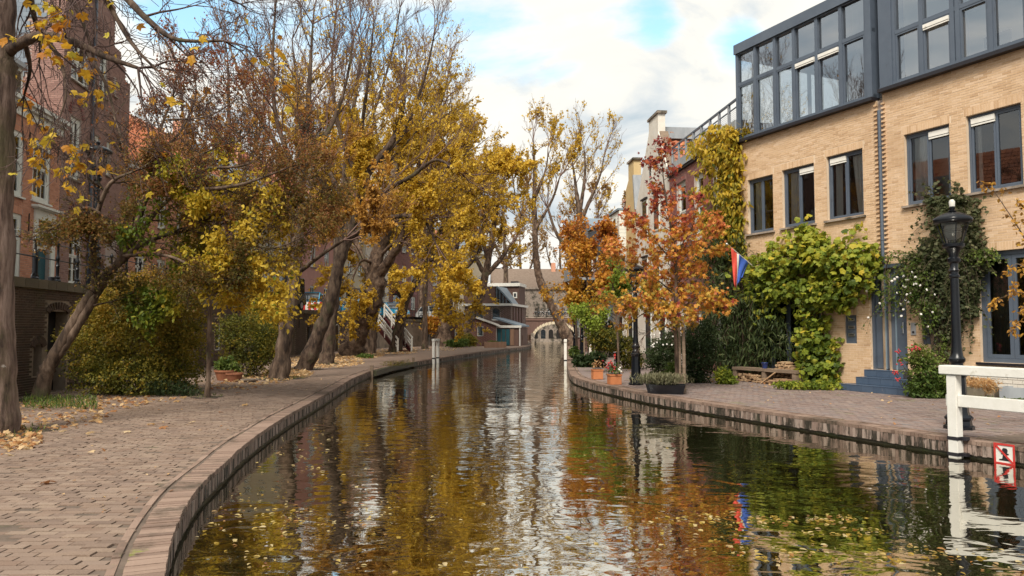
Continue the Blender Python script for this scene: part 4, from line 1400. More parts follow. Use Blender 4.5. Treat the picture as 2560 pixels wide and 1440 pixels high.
P3 = P2 - d3 * 2.03
hF = thing('row_house', 'house with brown boarded roof box and white clapboard dormer', 'house', P3, right_frame(P3))
MB().box(-3.2, -0.02, 0.0, 7, 0, 6.8).build('wall', M['plaster'], hF)
mb = MB()
for k in range(12):
    mb.box(-2.2, -0.05, -0.35 + 0.006 * (k % 2), 1.5, 5.7 + k * 0.21, 5.7 + k * 0.21 + 0.20)
mb.build('clapboard', M['frame_w'], hF)
MB().box(-2.28, -0.02, -0.42, 1.5, 8.23, 8.34).build('zinc_cap', M['bluegrey_l'], hF)
for (a, b, c, d) in ((-1.95, -1.45, 6.0, 7.9), (-1.1, -0.6, 6.0, 7.9), (-3.0, -2.2, 3.0, 4.8), (-1.5, -0.7, 0.9, 2.4)):
    f = MB().box(a, b, -0.40 if c > 4.9 else -0.03, -0.36 if c > 4.9 else -0.004, c, d).build('window', M['frame_w'], hF)
    MB().box(a + 0.06, b - 0.06, -0.406 if c > 4.9 else -0.036, -0.401 if c > 4.9 else -0.031, c + 0.06, d - 0.06).build('pane', M['carglass'], f)
mb = MB()
for k in range(9):
    mb.box(-0.35 * k - 0.33, -0.35 * k, 0.9 + 0.005 * (k % 2), 5, 6.81, 9.5)
mb.build('boarded_box', M['planks'], hF)
MB().box(-3.2, 0.02, 0.85, 5.1, 9.5, 9.58).build('roof', M['black_trim'], hF)

P4 = P3 - d3 * 3.25
hG = thing('row_house', 'blue grey boarded house with a stepped balcony front and red chimney', 'house', P4, right_frame(P4))
MB().box(-4.5, -0.02, 0.2, 7, 0, 8.2).build('wall', M['bluegrey_l'], hG)
mb = MB()
for k in range(7):
    mb.box(-3.35, -0.05, -0.75, 0.19, 6.3 + k * 0.22, 6.3 + k * 0.22 + 0.205)
mb.build('bay', M['bluegrey'], hG)
MB().box(-3.45, 0.0, -0.82, 0.25, 7.86, 7.94).build('bay_cap', M['bluegrey_l'], hG)
for (a, b, c, d) in ((-2.9, -1.7, 4.3, 6.0), (-1.5, -0.4, 4.3, 6.0), (-2.9, -1.7, 1.0, 2.6)):
    f = MB().box(a, b, 0.10, 0.195, c, d).build('window', M['frame_w'], hG)
    MB().box(a + 0.09, b - 0.09, 0.09, 0.099, c + 0.09, d - 0.09).build('pane', M['carglass'], f)
chm = MB().box(-2.4, -1.4, 1.4, 2.4, 8.35, 9.6).box(-2.5, -1.3, 1.3, 2.5, 9.6, 9.75)
for k in range(2):
    chm.lathe([(0.22, 9.75), (0.25, 9.85), (0.18, 9.95), (0.18, 10.45), (0.23, 10.5), (0.23, 10.6)], 10, (-2.15 + k * 0.5, 1.9))
chm.build('chimney', M['orange_b'], hG)
MB().box(-4.6, 0.0, 0.1, 7.1, 8.2, 8.34).build('roof', M['black_trim'], hG)
P5 = P4 - d3 * 4.6
hH = thing('row_house', 'brown brick house with a zinc balcony at the far end of the right bank row', 'house', P5, right_frame(P5))
MB().box(-9, -0.02, 0.3, 8, 0, 7.2).build('wall', M['tower_b'], hH)
MB().box(-3.5, -0.5, -1.5, 0.29, 4.9, 5.05).box(-3.5, -0.5, -1.5, -1.44, 5.05, 5.7).build('balcony', M['lead'], hH)
MB().prism([(-9.1, 7.2), (0.05, 7.2), (0.05, 7.5), (-4.5, 9.6)], 7.9, 'y', 0.2).build('roof', M['slate'], hH)
for k in range(5):
    for z in (1.0, 3.3, 5.6):
        a = -1.6 - k * 1.6
        f = MB().box(a, a + 0.9, 0.24, 0.29, z, z + 1.4).build('window', M['frame_w'], hH)
        MB().box(a + 0.08, a + 0.82, 0.23, 0.239, z + 0.08, z + 1.32).build('pane', M['carglass'], f)

# ---------------------------------------------------------------- left: orange brick house, brown tower house
HL = Vector((-16, 24, 0))
LRZ = math.atan2(0.993, -0.12)
LD = Vector((-0.12, 0.993, 0)).normalized()
LN = Vector((-0.993, -0.12, 0)).normalized()
hO = thing('brick_house', 'orange brick house with white sash windows and a white cornice', 'house', HL, LRZ)
S0 = STREET - 0.02
ops = [(0.55, 1.72, 6.0, 8.08), (-1.28, -0.05, 5.95, 8.05), (-3.1, -1.9, 5.95, 8.05), (-1.28, -0.02, 3.1, 5.38), (-3.1, -1.9, 3.1, 5.38), (0.95, 1.85, S0, 5.38)]
brick_house_wall(hO, -5.0, 2.44, S0, 8.58, ops, M['orange_b'], M['purple_m'], 7.0)
for o in ops[:3]:
    window(hO, *o, M['frame_w'], nx=1, fw=0.12, sash=0.05, bars=(2, 1), transom=(o[2] + o[3]) / 2 + 0.1, sill=M['frame_w'], y=0.03)
for o in ops[3:5]:
    window(hO, *o, M['frame_w'], nx=1, fw=0.12, sash=0.05, bars=(1, 1), transom=o[2] + 1.4, sill=M['frame_w'], y=0.03)
o = ops[5]
dz = MB().box(o[0] - 0.24, o[0] - 0.01, -0.06, -0.006, S0, 5.38).box(o[1] + 0.01, o[1] + 0.28, -0.06, -0.006, S0, 5.38).box(o[0] - 0.24, o[1] + 0.28, -0.07, -0.006, 5.385, 5.72)
dz.build('door_surround', M['frame_w'], hO)
MB().box(o[0] - 0.42, o[1] + 0.42, -0.24, -0.006, 5.76, 5.84).box(o[0] - 0.36, o[1] + 0.36, -0.17, -0.006, 5.722, 5.757).build('door_cornice', M['frame_w'], hO)
dd = MB().box(o[0], o[1], 0.12, 0.18, S0, 4.42).build('front_door', M['teal'], hO)
MB().box(o[0], o[1], 0.13, 0.15, 4.46, 5.36).build('fanlight', M['carglass'], hO)
fl = MB().box(o[0], o[0] + 0.07, 0.08, 0.13, 4.46, 5.37).box(o[1] - 0.07, o[1], 0.08, 0.13, 4.46, 5.37).box(o[0], o[1], 0.08, 0.13, 4.42, 4.5)
uc = (o[0] + o[1]) / 2
for (a, b) in (((uc - 0.3, 4.5), (uc - 0.12, 5.3)), ((uc - 0.12, 5.3), (uc, 4.75)), ((uc, 4.75), (uc + 0.12, 5.3)), ((uc + 0.12, 5.3), (uc + 0.3, 4.5))):
    fl.bar((a[0], 0.11, a[1]), (b[0], 0.11, b[1]), 0.03, 0.05)
fl.build('fanlight_bars', M['white'], hO)
MB().box(-5.05, 2.55, -0.30, 0.1, 8.98, 9.12).box(-5.02, 2.5, -0.20, 0.1, 8.86, 8.978).box(-5.0, 2.46, -0.07, -0.006, 8.58, 8.858).build('cornice', M['frame_w'], hO)
for k in range(3):
    pass
# iron wall anchors
for (u, z) in ((-0.55 + 0.95, 5.2), (0.28, 7.9), (2.25, 5.0), (2.2, 7.9)):
    MB().box(u - 0.018, u + 0.018, -0.035, -0.008, z - 0.3, z + 0.3).build('wall_anchor', M['iron'], hO)
rfo = MB().prism([(0.1, 9.12), (6.9, 9.12), (3.5, 12.2)], 7.3, 'x', -4.95).build('roof', M['tile_o'], hO)
dm = MB().box(-1.5, 0.45, 0.35, 1.9, 9.2, 10.35).build('dormer', M['frame_w'], rfo)
MB().box(-1.6, 0.55, 0.2, 2.1, 10.35, 10.5).build('dormer_roof', M['lead'], rfo)
for a in (-1.35, -0.45):
    MB().box(a, a + 0.75, 0.33, 0.349, 9.32, 10.22).build('dormer_pane', M['carglass'], rfo)
C, S = [], []
sx = Vector((0, 3.4, 3.08)).normalized()
for r_ in range(11):
    for c in range(22):
        p = (2.2 - c * 0.33, 0.16 + sx.y * (r_ * 0.4) + 0.1, 9.2 + sx.z * (r_ * 0.4) + 0.1)
        if -1.7 < p[0] < 0.65 and p[2] < 10.6:
            continue
        C.append(p)
        S.append((0.31, 0.42, 0.06))
pieces(rfo, 'roof_tile', C, S, M['tile_o'], 'floor', tilt=np.full(len(C), math.atan2(3.08, 3.4) - 0.06))

hT = thing('tower_house', 'tall brown brick gabled building with slate side behind the orange house', 'house', HL, LRZ)
topT = 15.3
stepf = lambda u, z: u < (8.5 if z < 12.5 else 7.95 if z < 13.1 else 7.45 if z < 13.6 else 6.75)
opsT = [(3.0, 4.42, 10.95, 12.55), (5.4, 6.1, 11.1, 12.95), (3.08, 3.95, 7.25, 9.6), (6.25, 6.65, 8.0, 9.45), (6.75, 7.05, 11.5, 12.3), (3.3, 4.3, 3.3, 5.5), (6.4, 7.5, 3.3, 5.5), (5.1, 5.6, 7.9, 9.4)]
mbT = MB()
for (a, b, t_) in ((2.47, 6.75, topT), (6.752, 7.45, 13.6), (7.452, 7.95, 13.1), (7.952, 8.5, 12.5)):
    wall_mesh(mbT, a, b, S0, t_, [o for o in opsT if o[0] >= a - 0.01 and o[1] <= b + 0.01] if b < 7 else [o for o in opsT if o[0] >= 6.755 and o[1] <= b], 0.0, depth=8.0)
mbT.build('wall', M['purple_m'], hT)
C, S = brick_rows(2.47, 8.5, S0, topT, opsT, bl=0.22, bh=0.055, joint=0.014, inside=stepf, soldier=False)
pieces(hT, 'brick', C, S, M['tower_b'], 'wall', stuffname='brickwork')
# near side, seen above the orange roof: courses and slate cladding (a frame turned a quarter)
side = bpy.data.objects.new('side_wall', np_mesh('side_wall', np.array([(-8, -0.002, 8), (0, -0.002, 8), (0, -0.002, topT), (-8, -0.002, topT)]), np.array([(0, 1, 2, 3)])))
COL.objects.link(side)
side.parent = hT
side.location = (2.46, 0, 0)
side.rotation_euler = (0, 0, -PI / 2)
side.data.materials.append(M['purple_m'])


def side_pieces(name, C, S, mat, nmax=300):
    # local x of the side frame runs out of the wall towards the street
    C = np.array(C)
    Cw = np.c_[2.46 + C[:, 1], -C[:, 0], C[:, 2]]
    pieces(hT, name, Cw, S, mat, 'wall', yaw=np.full(len(C), -PI / 2), stuffname=name + '_stuff' if False else ('brickwork' if name == 'brick' else 'slates'), nmax=nmax)


slate_in = lambda u, z: (-7.9 < u < -0.55 and z > 12.9) or (-7.9 < u < -1.15 and 10.75 < z <= 12.9)
C, S = brick_rows(-8, 0, 9.3, topT, (), inside=lambda u, z: not slate_in(u, z), soldier=False, bl=0.22, bh=0.055, joint=0.014, y=-0.004)
side_pieces('brick', C, S, M['tower_b'], 200)
C, S = [], []
for r_ in range(42):
    z = 10.85 + r_ * 0.17
    for c in range(28):
        u = -7.9 + c * 0.28 + (0.14 if r_ % 2 else 0)
        if slate_in(u, z) and slate_in(u + 0.14, z):
            C.append((u, -0.03, z))
            S.append((0.27, 0.03 + 0.012, 0.165))
side_pieces('slate', C, S, M['slate'])
for o in opsT:
    window(hT, *o, M['frame_w'], nx=2 if o[1] - o[0] > 0.8 else 1, fw=0.10, sash=0.06, bars=(0, 1), sill=M['conc'], transom=(o[2] + o[3]) / 2, y=0.06)
# relieving arches over the lower windows
for (uc, zc, r_) in ((3.8, 5.6, 0.75), (6.95, 5.6, 0.75), (3.52, 9.65, 0.55)):
    mb = MB()
    for i in range(15):
        a = PI * (i + 0.5) / 15
        rad = Vector((-math.cos(a), 0, math.sin(a)))
        p = Vector((uc, -0.02, zc)) + rad * r_
        mb.bar(p - rad * 0.1, p + rad * 0.1, 0.06, 0.055, up=(0, 1, 0))
    mb.build('arch_bricks', M['purple'], hT)
MB().tube([(4.75, -0.08, S0), (4.75, -0.08, 14.8)], 0.06, 8).build('downpipe', M['bluegrey'], hT)
MB().prism([(0.0, topT), (8, topT), (4, topT + 1.5)], 4.2, 'x', 2.5).build('roof', M['slate'], hT)


# row of houses along the street further on
def row_house(p, q, h_, wall, label, roof='tile_o', win=((1.0, 2.4), (3.9, 5.6), (7.0, 8.4)), nw=3, rh=3.2, brick=False, shop=None, frame='frame_w'):
    p, q = Vector((p[0], p[1], 0)), Vector((q[0], q[1], 0))
    d = (q - p)
    w = d.length
    r = thing('row_house', label, 'house', p, math.atan2(d.y, d.x))
    z0 = STREET - 0.05
    ops_ = []
    for (a, b) in win:
        if b + z0 > h_ + z0 - 0.3:
            continue
        for k in range(nw):
            c = w * (k + 0.5) / nw
            if shop and a < 2 and shop[0] < c < shop[1]:
                continue
            ops_.append((c - 0.5, c + 0.5, z0 + a, z0 + b))
    if shop:
        ops_.append((shop[0], shop[1], z0 + 0.1, z0 + 2.7))
    wall_mesh(MB(), 0.01, w - 0.01, z0, z0 + h_, ops_, 0, depth=8).build('wall', M[wall], r)
    if brick:
        C, S = brick_rows(0.01, w - 0.01, z0, z0 + h_, ops_, bl=0.30, bh=0.085, joint=0.02)
        pieces(r, 'brick', C, S, M[brick], 'wall', stuffname='brickwork', nmax=60)
    for o in ops_:
        if shop and o[0] == shop[0]:
            window(r, *o, M['bluegrey'], name='shop_front', nx=3, back='dark', fw=0.1, y=0.05)
        else:
            window(r, *o, M[frame], nx=2, fw=0.10, sash=0.05, transom=o[2] + (o[3] - o[2]) * 0.6, y=0.05, sill=M['conc'])
    MB().box(-0.05, w + 0.05, -0.3, 0.1, z0 + h_, z0 + h_ + 0.3).build('cornice', M[frame], r)
    MB().prism([(0.0, z0 + h_ + 0.3), (8.0, z0 + h_ + 0.3), (4.0, z0 + h_ + 0.3 + rh)], w - 0.06, 'x', 0.03).build('roof', M[roof], r)
    MB().box(w * 0.8, w * 0.8 + 0.7, 3.4, 4.1, z0 + h_ + rh - 0.4, z0 + h_ + rh + 1.3).build('chimney', M['orange_b'], r)
    return r


row_house((-17.05, 32.75), (-17.6, 40), 6.2, 'purple_m', 'red brick house with an orange roof next to the brown tower', brick='orange_b', rh=2.4)
row_house((-17.62, 40.1), (-17.3, 47.5), 7.6, 'purple_m', 'tall brown brick house between the orange roofed house and the pink house', brick='tower_b')
row_house((-17.28, 47.6), (-16.6, 54.8), 8.0, 'cream', 'cream house with grey roof left of the pink house', roof='slate')
row_house((-16.55, 55), (-15.35, 63.3), 9.0, 'pink', 'pink plastered house behind the parked blue cars', nw=3)
row_house((-15.33, 63.4), (-13.95, 70), 10.0, 'cream', 'beige house with a dark garage opening behind the second blue car', nw=3, shop=(2.6, 6.0), roof='slate')
row_house((-13.93, 70.1), (-12.5, 75), 9.0, 'plaster', 'white house between the beige house and the dark red house', nw=2, roof='slate')
hr = row_house((-12.45, 75.1), (-10.4, 81.4), 9.5, 'purple_m', 'dark red brick house with a maroon shop awning', nw=3, brick='purple', shop=(0.8, 4.0))
MB().prism([(-1.3, STREET + 2.5), (-0.02, STREET + 3.5), (-0.02, STREET + 2.55)], 3.4, 'x', 0.7).build('awning', M['maroon'], hr)
row_house((-10.35, 81.5), (-7.4, 88.5), 9.0, 'purple_m', 'brown brick house beyond the maroon awning', nw=3, brick='tower_b')
row_house((-7.3, 88.7), (-3.4, 96), 8.5, 'cream', 'pale house behind the brown canal house', nw=3, roof='slate')
row_house((-3.4, 121.5), (9.5, 122.3), 5.4, 'conc', 'wide brown roofed house with pale walls beyond the bridge', nw=6, roof='brown_roof', rh=3.4, frame='conc')
row_house((10.0, 122), (22, 122), 8.0, 'purple_m', 'brick house beyond the bridge at the right end', nw=5, brick='tower_b')
row_house((-18, 117), (-4.2, 121), 8.5, 'purple_m', 'long red brick house beyond the bridge at the left end', nw=6, brick='orange_b')

# ---------------------------------------------------------------- brown canal house at the quay's bend
cx, cyy = -0.12, 76.0
ca = math.atan2(-0.209, 0.978)
hK = thing('canal_house', 'low dark brown brick canal house with round arched windows and slate lean-to', 'house', (cx, cyy, 0), ca)
bK = dict(bl=0.30, bh=0.085, joint=0.02)
opK = [(-3.75, -2.95, 2.6, 3.75), (-1.95, -1.15, 2.6, 3.75)]
wall_mesh(MB(), -4.9, -0.01, 0, 3.98, [], 0, depth=8.0).build('wall', M['purple_m'], hK)


def arch_in(u, z):
    for (a, b, c, d) in opK:
        uc, r_ = (a + b) / 2, (b - a) / 2
        if c < z and (z < d - r_ and a < u < b or (u - uc) ** 2 + (z - (d - r_)) ** 2 < r_ * r_):
            return False
    return True


C, S = brick_rows(-4.9, -0.01, 0, 3.98, (), inside=arch_in, soldier=False, **bK)
pieces(hK, 'brick', C, S, M['brown_b'], 'wall', stuffname='brickwork', nmax=120)
for (a, b, c, d) in opK:
    uc, r_ = (a + b) / 2, (b - a) / 2
    pts = [(a, c), (b, c)] + [(uc + r_ * math.cos(t_), d - r_ + r_ * math.sin(t_)) for t_ in np.linspace(0, PI, 10)]
    f = MB().prism(pts, 0.004, 'y', -0.008).build('window', M['carglass'], hK)
    MB().box(a - 0.05, b + 0.05, -0.05, -0.013, c - 0.12, c - 0.01).build('sill', M['white'], f)
    mb = MB()
    for i in range(9):
        t_ = PI * (i + 0.5) / 9
        rad = Vector((math.cos(t_), 0, math.sin(t_)))
        p = Vector((uc, -0.03, d - r_)) + rad * (r_ + 0.12)
        mb.bar(p - rad * 0.11, p + rad * 0.11, 0.10, 0.06, up=(0, 1, 0))
    mb.build('arch_bricks', M['conc'], f)
# side towards the canal: frame turned a quarter, x = depth
sK = MB()
opS = []
for k in range(4):
    a = 1.35 + k * 1.45
    mb = MB()
    pts = [(0, 0)]
    z0, z1, w_ = 1.55, 3.25, 0.32
    pr = [(a, z0), (a + 2 * w_, z0)] + [(a + w_ + w_ * math.cos(t_), z1 + w_ * math.sin(t_)) for t_ in np.linspace(0, PI, 8)]
    b0 = len(mb.v)
    mb.v += [(0.012, u, z) for u, z in pr]
    mb.f.append(list(range(b0, len(mb.v))))
    mb.build('blind_arch', M['maroon'], hK)
    p_ = MB().box(0.0, 0.09, a - 0.42, a - 0.12, 1.3, 3.9)
    p_.build('pilaster', M['brown_b'], hK)
MB().box(0.0, 0.05, 3.3, 4.3, 0.0, 1.75).build('teal_door', M['teal'], hK)
for a in (1.3, 5.4):
    f = MB().box(0.0, 0.05, a, a + 0.8, 0.6, 1.45).build('window', M['frame_w'], hK)
    MB().box(0.051, 0.06, a + 0.12, a + 0.68, 0.72, 1.33).build('pane', M['carglass'], f)
C, S = brick_rows(0, 8, 0, 3.98, (), soldier=False, **bK)
C = np.array(C)
pieces(hK, 'brick', np.c_[-0.01 - C[:, 1], C[:, 0], C[:, 2]], S, M['brown_b'], 'wall', yaw=np.full(len(C), PI / 2), stuffname='brickwork', nmax=60)
MB().box(-5.2, 0.25, -0.25, 8.2, 3.98, 4.22).build('fascia', M['white'], hK)
# hipped slate roof with a glazed gable, brick storey behind
rk = MB()
ap, ap2 = (-2.6, 1.6, 6.0), (-2.6, 4.0, 6.0)
rk.quad((0.1, -0.1, 4.225), (0.1, 3.5, 4.225), (-1.2, 3.5, 6.0), (-1.4, -0.1, 6.0))
rk.quad((-1.4, -0.1, 6.0), (-1.2, 3.5, 6.0), (-5.0, 3.5, 6.0), (-5.0, -0.1, 6.0))
rk.quad((-5.0, -0.1, 4.225), (-5.0, -0.1, 6.0), (-5.0, 3.5, 6.0), (-5.0, 3.5, 4.225))
roofK = rk.build('roof', M['slate'], hK)
MB().quad((-1.6, -0.12, 4.23), (0.05, -0.12, 4.23), (-1.4, -0.12, 5.95), (-1.6, -0.12, 5.95)).build('glazed_gable', M['carglass'], roofK)
gb = MB()
gb.bar((-1.45, -0.16, 6.0), (0.12, -0.16, 4.25), 0.14, 0.07, up=(0, 1, 0))
for k in range(4):
    u = -1.45 + k * 0.33
    gb.bar((u, -0.15, 4.25), (u, -0.15, 5.9 - k * 0.40), 0.05, 0.04, up=(0, 1, 0))
gb.build('gable_bars', M['bluegrey_l'], roofK)
MB().box(-5.0, -1.5, -0.06, 3.4, 4.225, 5.98).build('upper_wall', M['brown_b'], hK)
MB().box(-4.5, -0.08, 4.6, 8.0, 4.225, 6.25).build('upper_storey', M['brown_b'], hK)
f = MB().box(-0.75, -0.28, 4.55, 4.595, 4.95, 5.6).build('window', M['white'], hK)
MB().box(-0.63, -0.40, 4.54, 4.549, 5.08, 5.47).build('pane', M['carglass'], f)
MB().box(-4.7, 0.05, 4.4, 8.2, 6.25, 6.6).build('upper_fascia', M['white'], hK)
MB().box(-1.2, -0.4, 5.5, 6.5, 6.6, 6.85).build('skylight', M['black_trim'], hK)
# lean-to in front
A0 = A(1127, 775, 70.0)
LW = thing('lean_to', 'red brown brick lean-to shed with sloping slate roof before the canal house', 'shed', (-5.75, 70.2, 0), math.atan2(0.10, 1.0))
lz = [(0.0, 3.55), (4.25, 2.0)]
pro = [(0, 0), (4.25, 0), (4.25, 1.98), (0, 3.5)]
MB().prism(pro, 5.4, 'y', 0.0).build('wall', M['purple_m'], LW)
opL = [(0.35, 1.0, 0.05, 1.5), (2.5, 3.0, 0.95, 1.85)]
C, S = brick_rows(0, 4.25, 0, 3.5, opL, inside=lambda u, z: z < 3.46 - u * 0.358, soldier=False, **bK)
pieces(LW, 'brick', C, S, surf('shed_brick', [(0.13, 0.05, 0.038), (0.19, 0.08, 0.058)], piece=[(0.10, 0.04, 0.03), (0.17, 0.065, 0.048), (0.22, 0.095, 0.07)], nscale=4, bump=0.3), 'wall', stuffname='brickwork', nmax=120)
MB().prism([(-0.15, 3.58), (-0.15, 3.68), (4.5, 2.03), (4.5, 1.93)], 5.7, 'y', -0.15).build('roof', M['slate'], LW)
MB().bar((-0.18, -0.19, 3.60), (4.5, -0.19, 1.96), 0.09, 0.20, up=(0, 0, 1)).box(4.45, 4.6, -0.2, 5.6, 1.84, 2.0).build('white_verge', M['white'], LW)
f = MB().box(0.35, 1.0, -0.04, -0.012, 0.0, 1.5).build('shed_door', M['carglass'], LW)
MB().tube([(0.36, -0.05, 0), (0.36, -0.05, 1.5), (1.0, -0.05, 1.5), (1.0, -0.05, 0)], 0.04, 4).build('door_frame', M['white'], f)
f = MB().box(2.5, 3.0, -0.04, -0.012, 0.95, 1.85).build('window', M['carglass'], LW)
MB().tube([(2.5, -0.05, 0.95), (2.5, -0.05, 1.85), (3.0, -0.05, 1.85), (3.0, -0.05, 0.95), (2.5, -0.05, 0.95)], 0.035, 4).build('window_frame', M['white'], f)
AN = thing('veranda', 'slate roofed veranda with teal doors on the front of the canal house', 'annexe', (-1.45, 71.0, 0), ca)
MB().prism([(-0.4, 2.6), (-0.4, 2.75), (2.3, 1.95), (2.3, 1.8)], 4.6, 'y', 0.0).build('roof', M['slate'], AN)
MB().box(-0.35, 2.4, -0.06, 0.02, 1.72, 1.95).build('white_fascia', M['white'], AN)
MB().box(-0.3, 2.1, 0.10, 4.6, 0, 1.72).build('wall', M['brown_b'], AN)
for k in range(4):
    MB().box(0.05 + k * 0.42, 0.40 + k * 0.42, 0.03, 0.095, 0.05, 1.6).build('door', M['teal'] if k < 3 else M['planks'], AN)
for u in (-0.1, 2.2):
    MB().box(u, u + 0.09, -0.03, 0.06, 0, 1.72).build('post', M['white'], AN)

# ---------------------------------------------------------------- bridge
br = thing('arch_bridge', 'brick arch bridge with a pale stone arch ring at the end of the canal', 'bridge', (6.05, 104.0, 0), 0)
prof = []
x0, x1, ztp = -14.0, 14.0, 2.75
r_, zs = 2.95, 0.25
mb = MB()
arc = [(math.cos(a) * r_, zs + math.sin(a) * 2.0) for a in np.linspace(PI, 0, 21)]
outl = [(x0, -0.4), (-r_, -0.4)] + arc + [(r_, -0.4), (x1, -0.4), (x1, ztp), (x0, ztp)]
for yy in (0, 8):
    b0 = len(mb.v)
    top_ = [(x0, ztp)] + [(a[0], ztp) for a in arc] + [(x1, ztp)]
    bot_ = [(x0, -0.4)] + arc + [(x1, -0.4)]
    for i in range(len(top_) - 1):
        mb.quad((bot_[i][0], yy, bot_[i][1] if 0 < i < len(bot_) - 1 else -0.4), (bot_[i + 1][0], yy, bot_[i + 1][1]), (top_[i + 1][0], yy, ztp), (top_[i][0], yy, ztp))
    mb.quad((x0, yy, -0.4), (-r_, yy, -0.4), (-r_, yy, zs))
    mb.quad((r_, yy, zs), (r_, yy, -0.4), (x1, yy, -0.4))
bt = [(-r_, -0.4)] + arc + [(r_, -0.4)]
for i in range(len(bt) - 1):
    mb.quad((bt[i][0], 0, bt[i][1]), (bt[i][0], 8, bt[i][1]), (bt[i + 1][0], 8, bt[i + 1][1]), (bt[i + 1][0], 0, bt[i + 1][1]))
mb.quad((x0, 0, ztp), (x1, 0, ztp), (x1, 8, ztp), (x0, 8, ztp))
mb.build('body', M['brown_b'], br)
for i in range(20):
    a0, a1 = arc[i], arc[i + 1]
    p0, p1 = Vector((a0[0], 0, a0[1])), Vector((a1[0], 0, a1[1]))
    mid = (p0 + p1) / 2
    rad = (mid - Vector((0, 0, zs - 0.3))).normalized()
    q = MB().bar(mid - rad * 0.02, mid + rad * 0.36, (p1 - p0).length - 0.02, 0.12, up=(0, 1, 0))
    q.build('arch_stone', M['cream'], br)
MB().box(x0, x1, -0.12, 0.35, ztp, ztp + 0.35).build('parapet', M['brown_b'], br)
MB().box(x0, x1, -0.18, 0.40, ztp + 0.35, ztp + 0.47).build('parapet_coping', M['conc'], br)
MB().box(-3.4, -2.96, -1.5, -0.02, -0.6, 1.0).build('pier', M['conc'], br)
MB().box(-2.7, 2.95, -1.6, -1.2, -0.35, 0.12).box(-2.7, 2.95, -1.45, -0.05, -0.35, -0.02).build('landing', M['conc'], br)
wl = thing('cellar_wall', 'dim cellar wall with dark arched openings seen through the bridge arch', 'wall', (6.3, 119.5, 0), 0)
MB().box(-10, 10, 0, 1, -0.4, 2.55).build('wall', M['conc'], wl)
for k in range(9):
    u = -5.4 + k * 1.25
    pr = [(u, 0.0), (u + 0.75, 0.0)] + [(u + 0.375 + 0.375 * math.cos(t_), 1.1 + 0.375 * math.sin(t_)) for t_ in np.linspace(0, PI, 8)]
    MB().prism(pr, 0.01, 'y', -0.015).build('opening', M['carglass'] if k % 3 == 0 else M['dark'], wl)

# ---------------------------------------------------------------- leaves
def rand_unit(n):
    v = NR.normal(size=(n, 3))
    return v / np.linalg.norm(v, axis=1)[:, None]


T_KITE = (np.array([(0, 0, 0), (0.38, 0.45, 0.10), (0, 1, -0.08), (-0.38, 0.45, 0.10)]), [np.array([(0, 1, 2), (0, 2, 3)])])
T_OVAL = (np.array([(0, 0, 0), (0.24, 0.22, 0.06), (0.27, 0.6, 0.05), (0, 1, -0.12), (-0.27, 0.6, 0.05), (-0.24, 0.22, 0.06), (0, 0.5, -0.02)]),
          [np.array([(0, 1, 6), (1, 2, 6), (2, 3, 6), (3, 4, 6), (4, 5, 6), (5, 0, 6)])])
T_LANCE = (np.array([(0, 0, 0), (0.085, 0.3, 0.02), (0.06, 0.7, -0.06), (0, 1, -0.2), (-0.06, 0.7, -0.06), (-0.085, 0.3, 0.02)]),
           [np.array([(0, 1, 5)]), np.array([(1, 2, 4, 5)]), np.array([(2, 3, 4)])])


def star_leaf(tips, notch, wid=1.0):
    pts = [(0, 0, 0)]
    for k, (a, r_) in enumerate(tips):
        if k:
            pa = (tips[k - 1][0] + a) / 2
            pts.append((notch * math.sin(pa) * wid, 0.28 + notch * math.cos(pa), 0.03))
        pts.append((r_ * math.sin(a) * wid, 0.28 + r_ * math.cos(a), -0.10 * r_))
    c = len(pts)
    pts.append((0, 0.3, 0.05))
    return np.array(pts), [np.array([(i, (i + 1) % c, c) for i in range(c)])]


rad = math.radians
T_STAR = star_leaf([(rad(-128), 0.42), (rad(-62), 0.62), (0, 0.74), (rad(62), 0.62), (rad(128), 0.42)], 0.27)
T_MAPLE = star_leaf([(rad(-120), 0.40), (rad(-55), 0.60), (0, 0.72), (rad(55), 0.60), (rad(120), 0.40)], 0.38)
T_GRAPE = star_leaf([(rad(-130), 0.42), (rad(-58), 0.54), (0, 0.62), (rad(58), 0.54), (rad(130), 0.42)], 0.43)


def leaf_frames(n, bias=(0, 0, 1), b=0.4, droop=0.3):
    nr = rand_unit(n) * (1 - b) + np.asarray(bias, float) * b
    nr /= np.linalg.norm(nr, axis=1)[:, None] + 1e-9
    ax = rand_unit(n) + np.array([0, 0, -droop * 2])
    ax -= nr * (ax * nr).sum(1)[:, None]
    ax /= np.linalg.norm(ax, axis=1)[:, None] + 1e-9
    sx = np.cross(ax, nr)
    return np.stack([sx, ax, nr], 2)          # columns


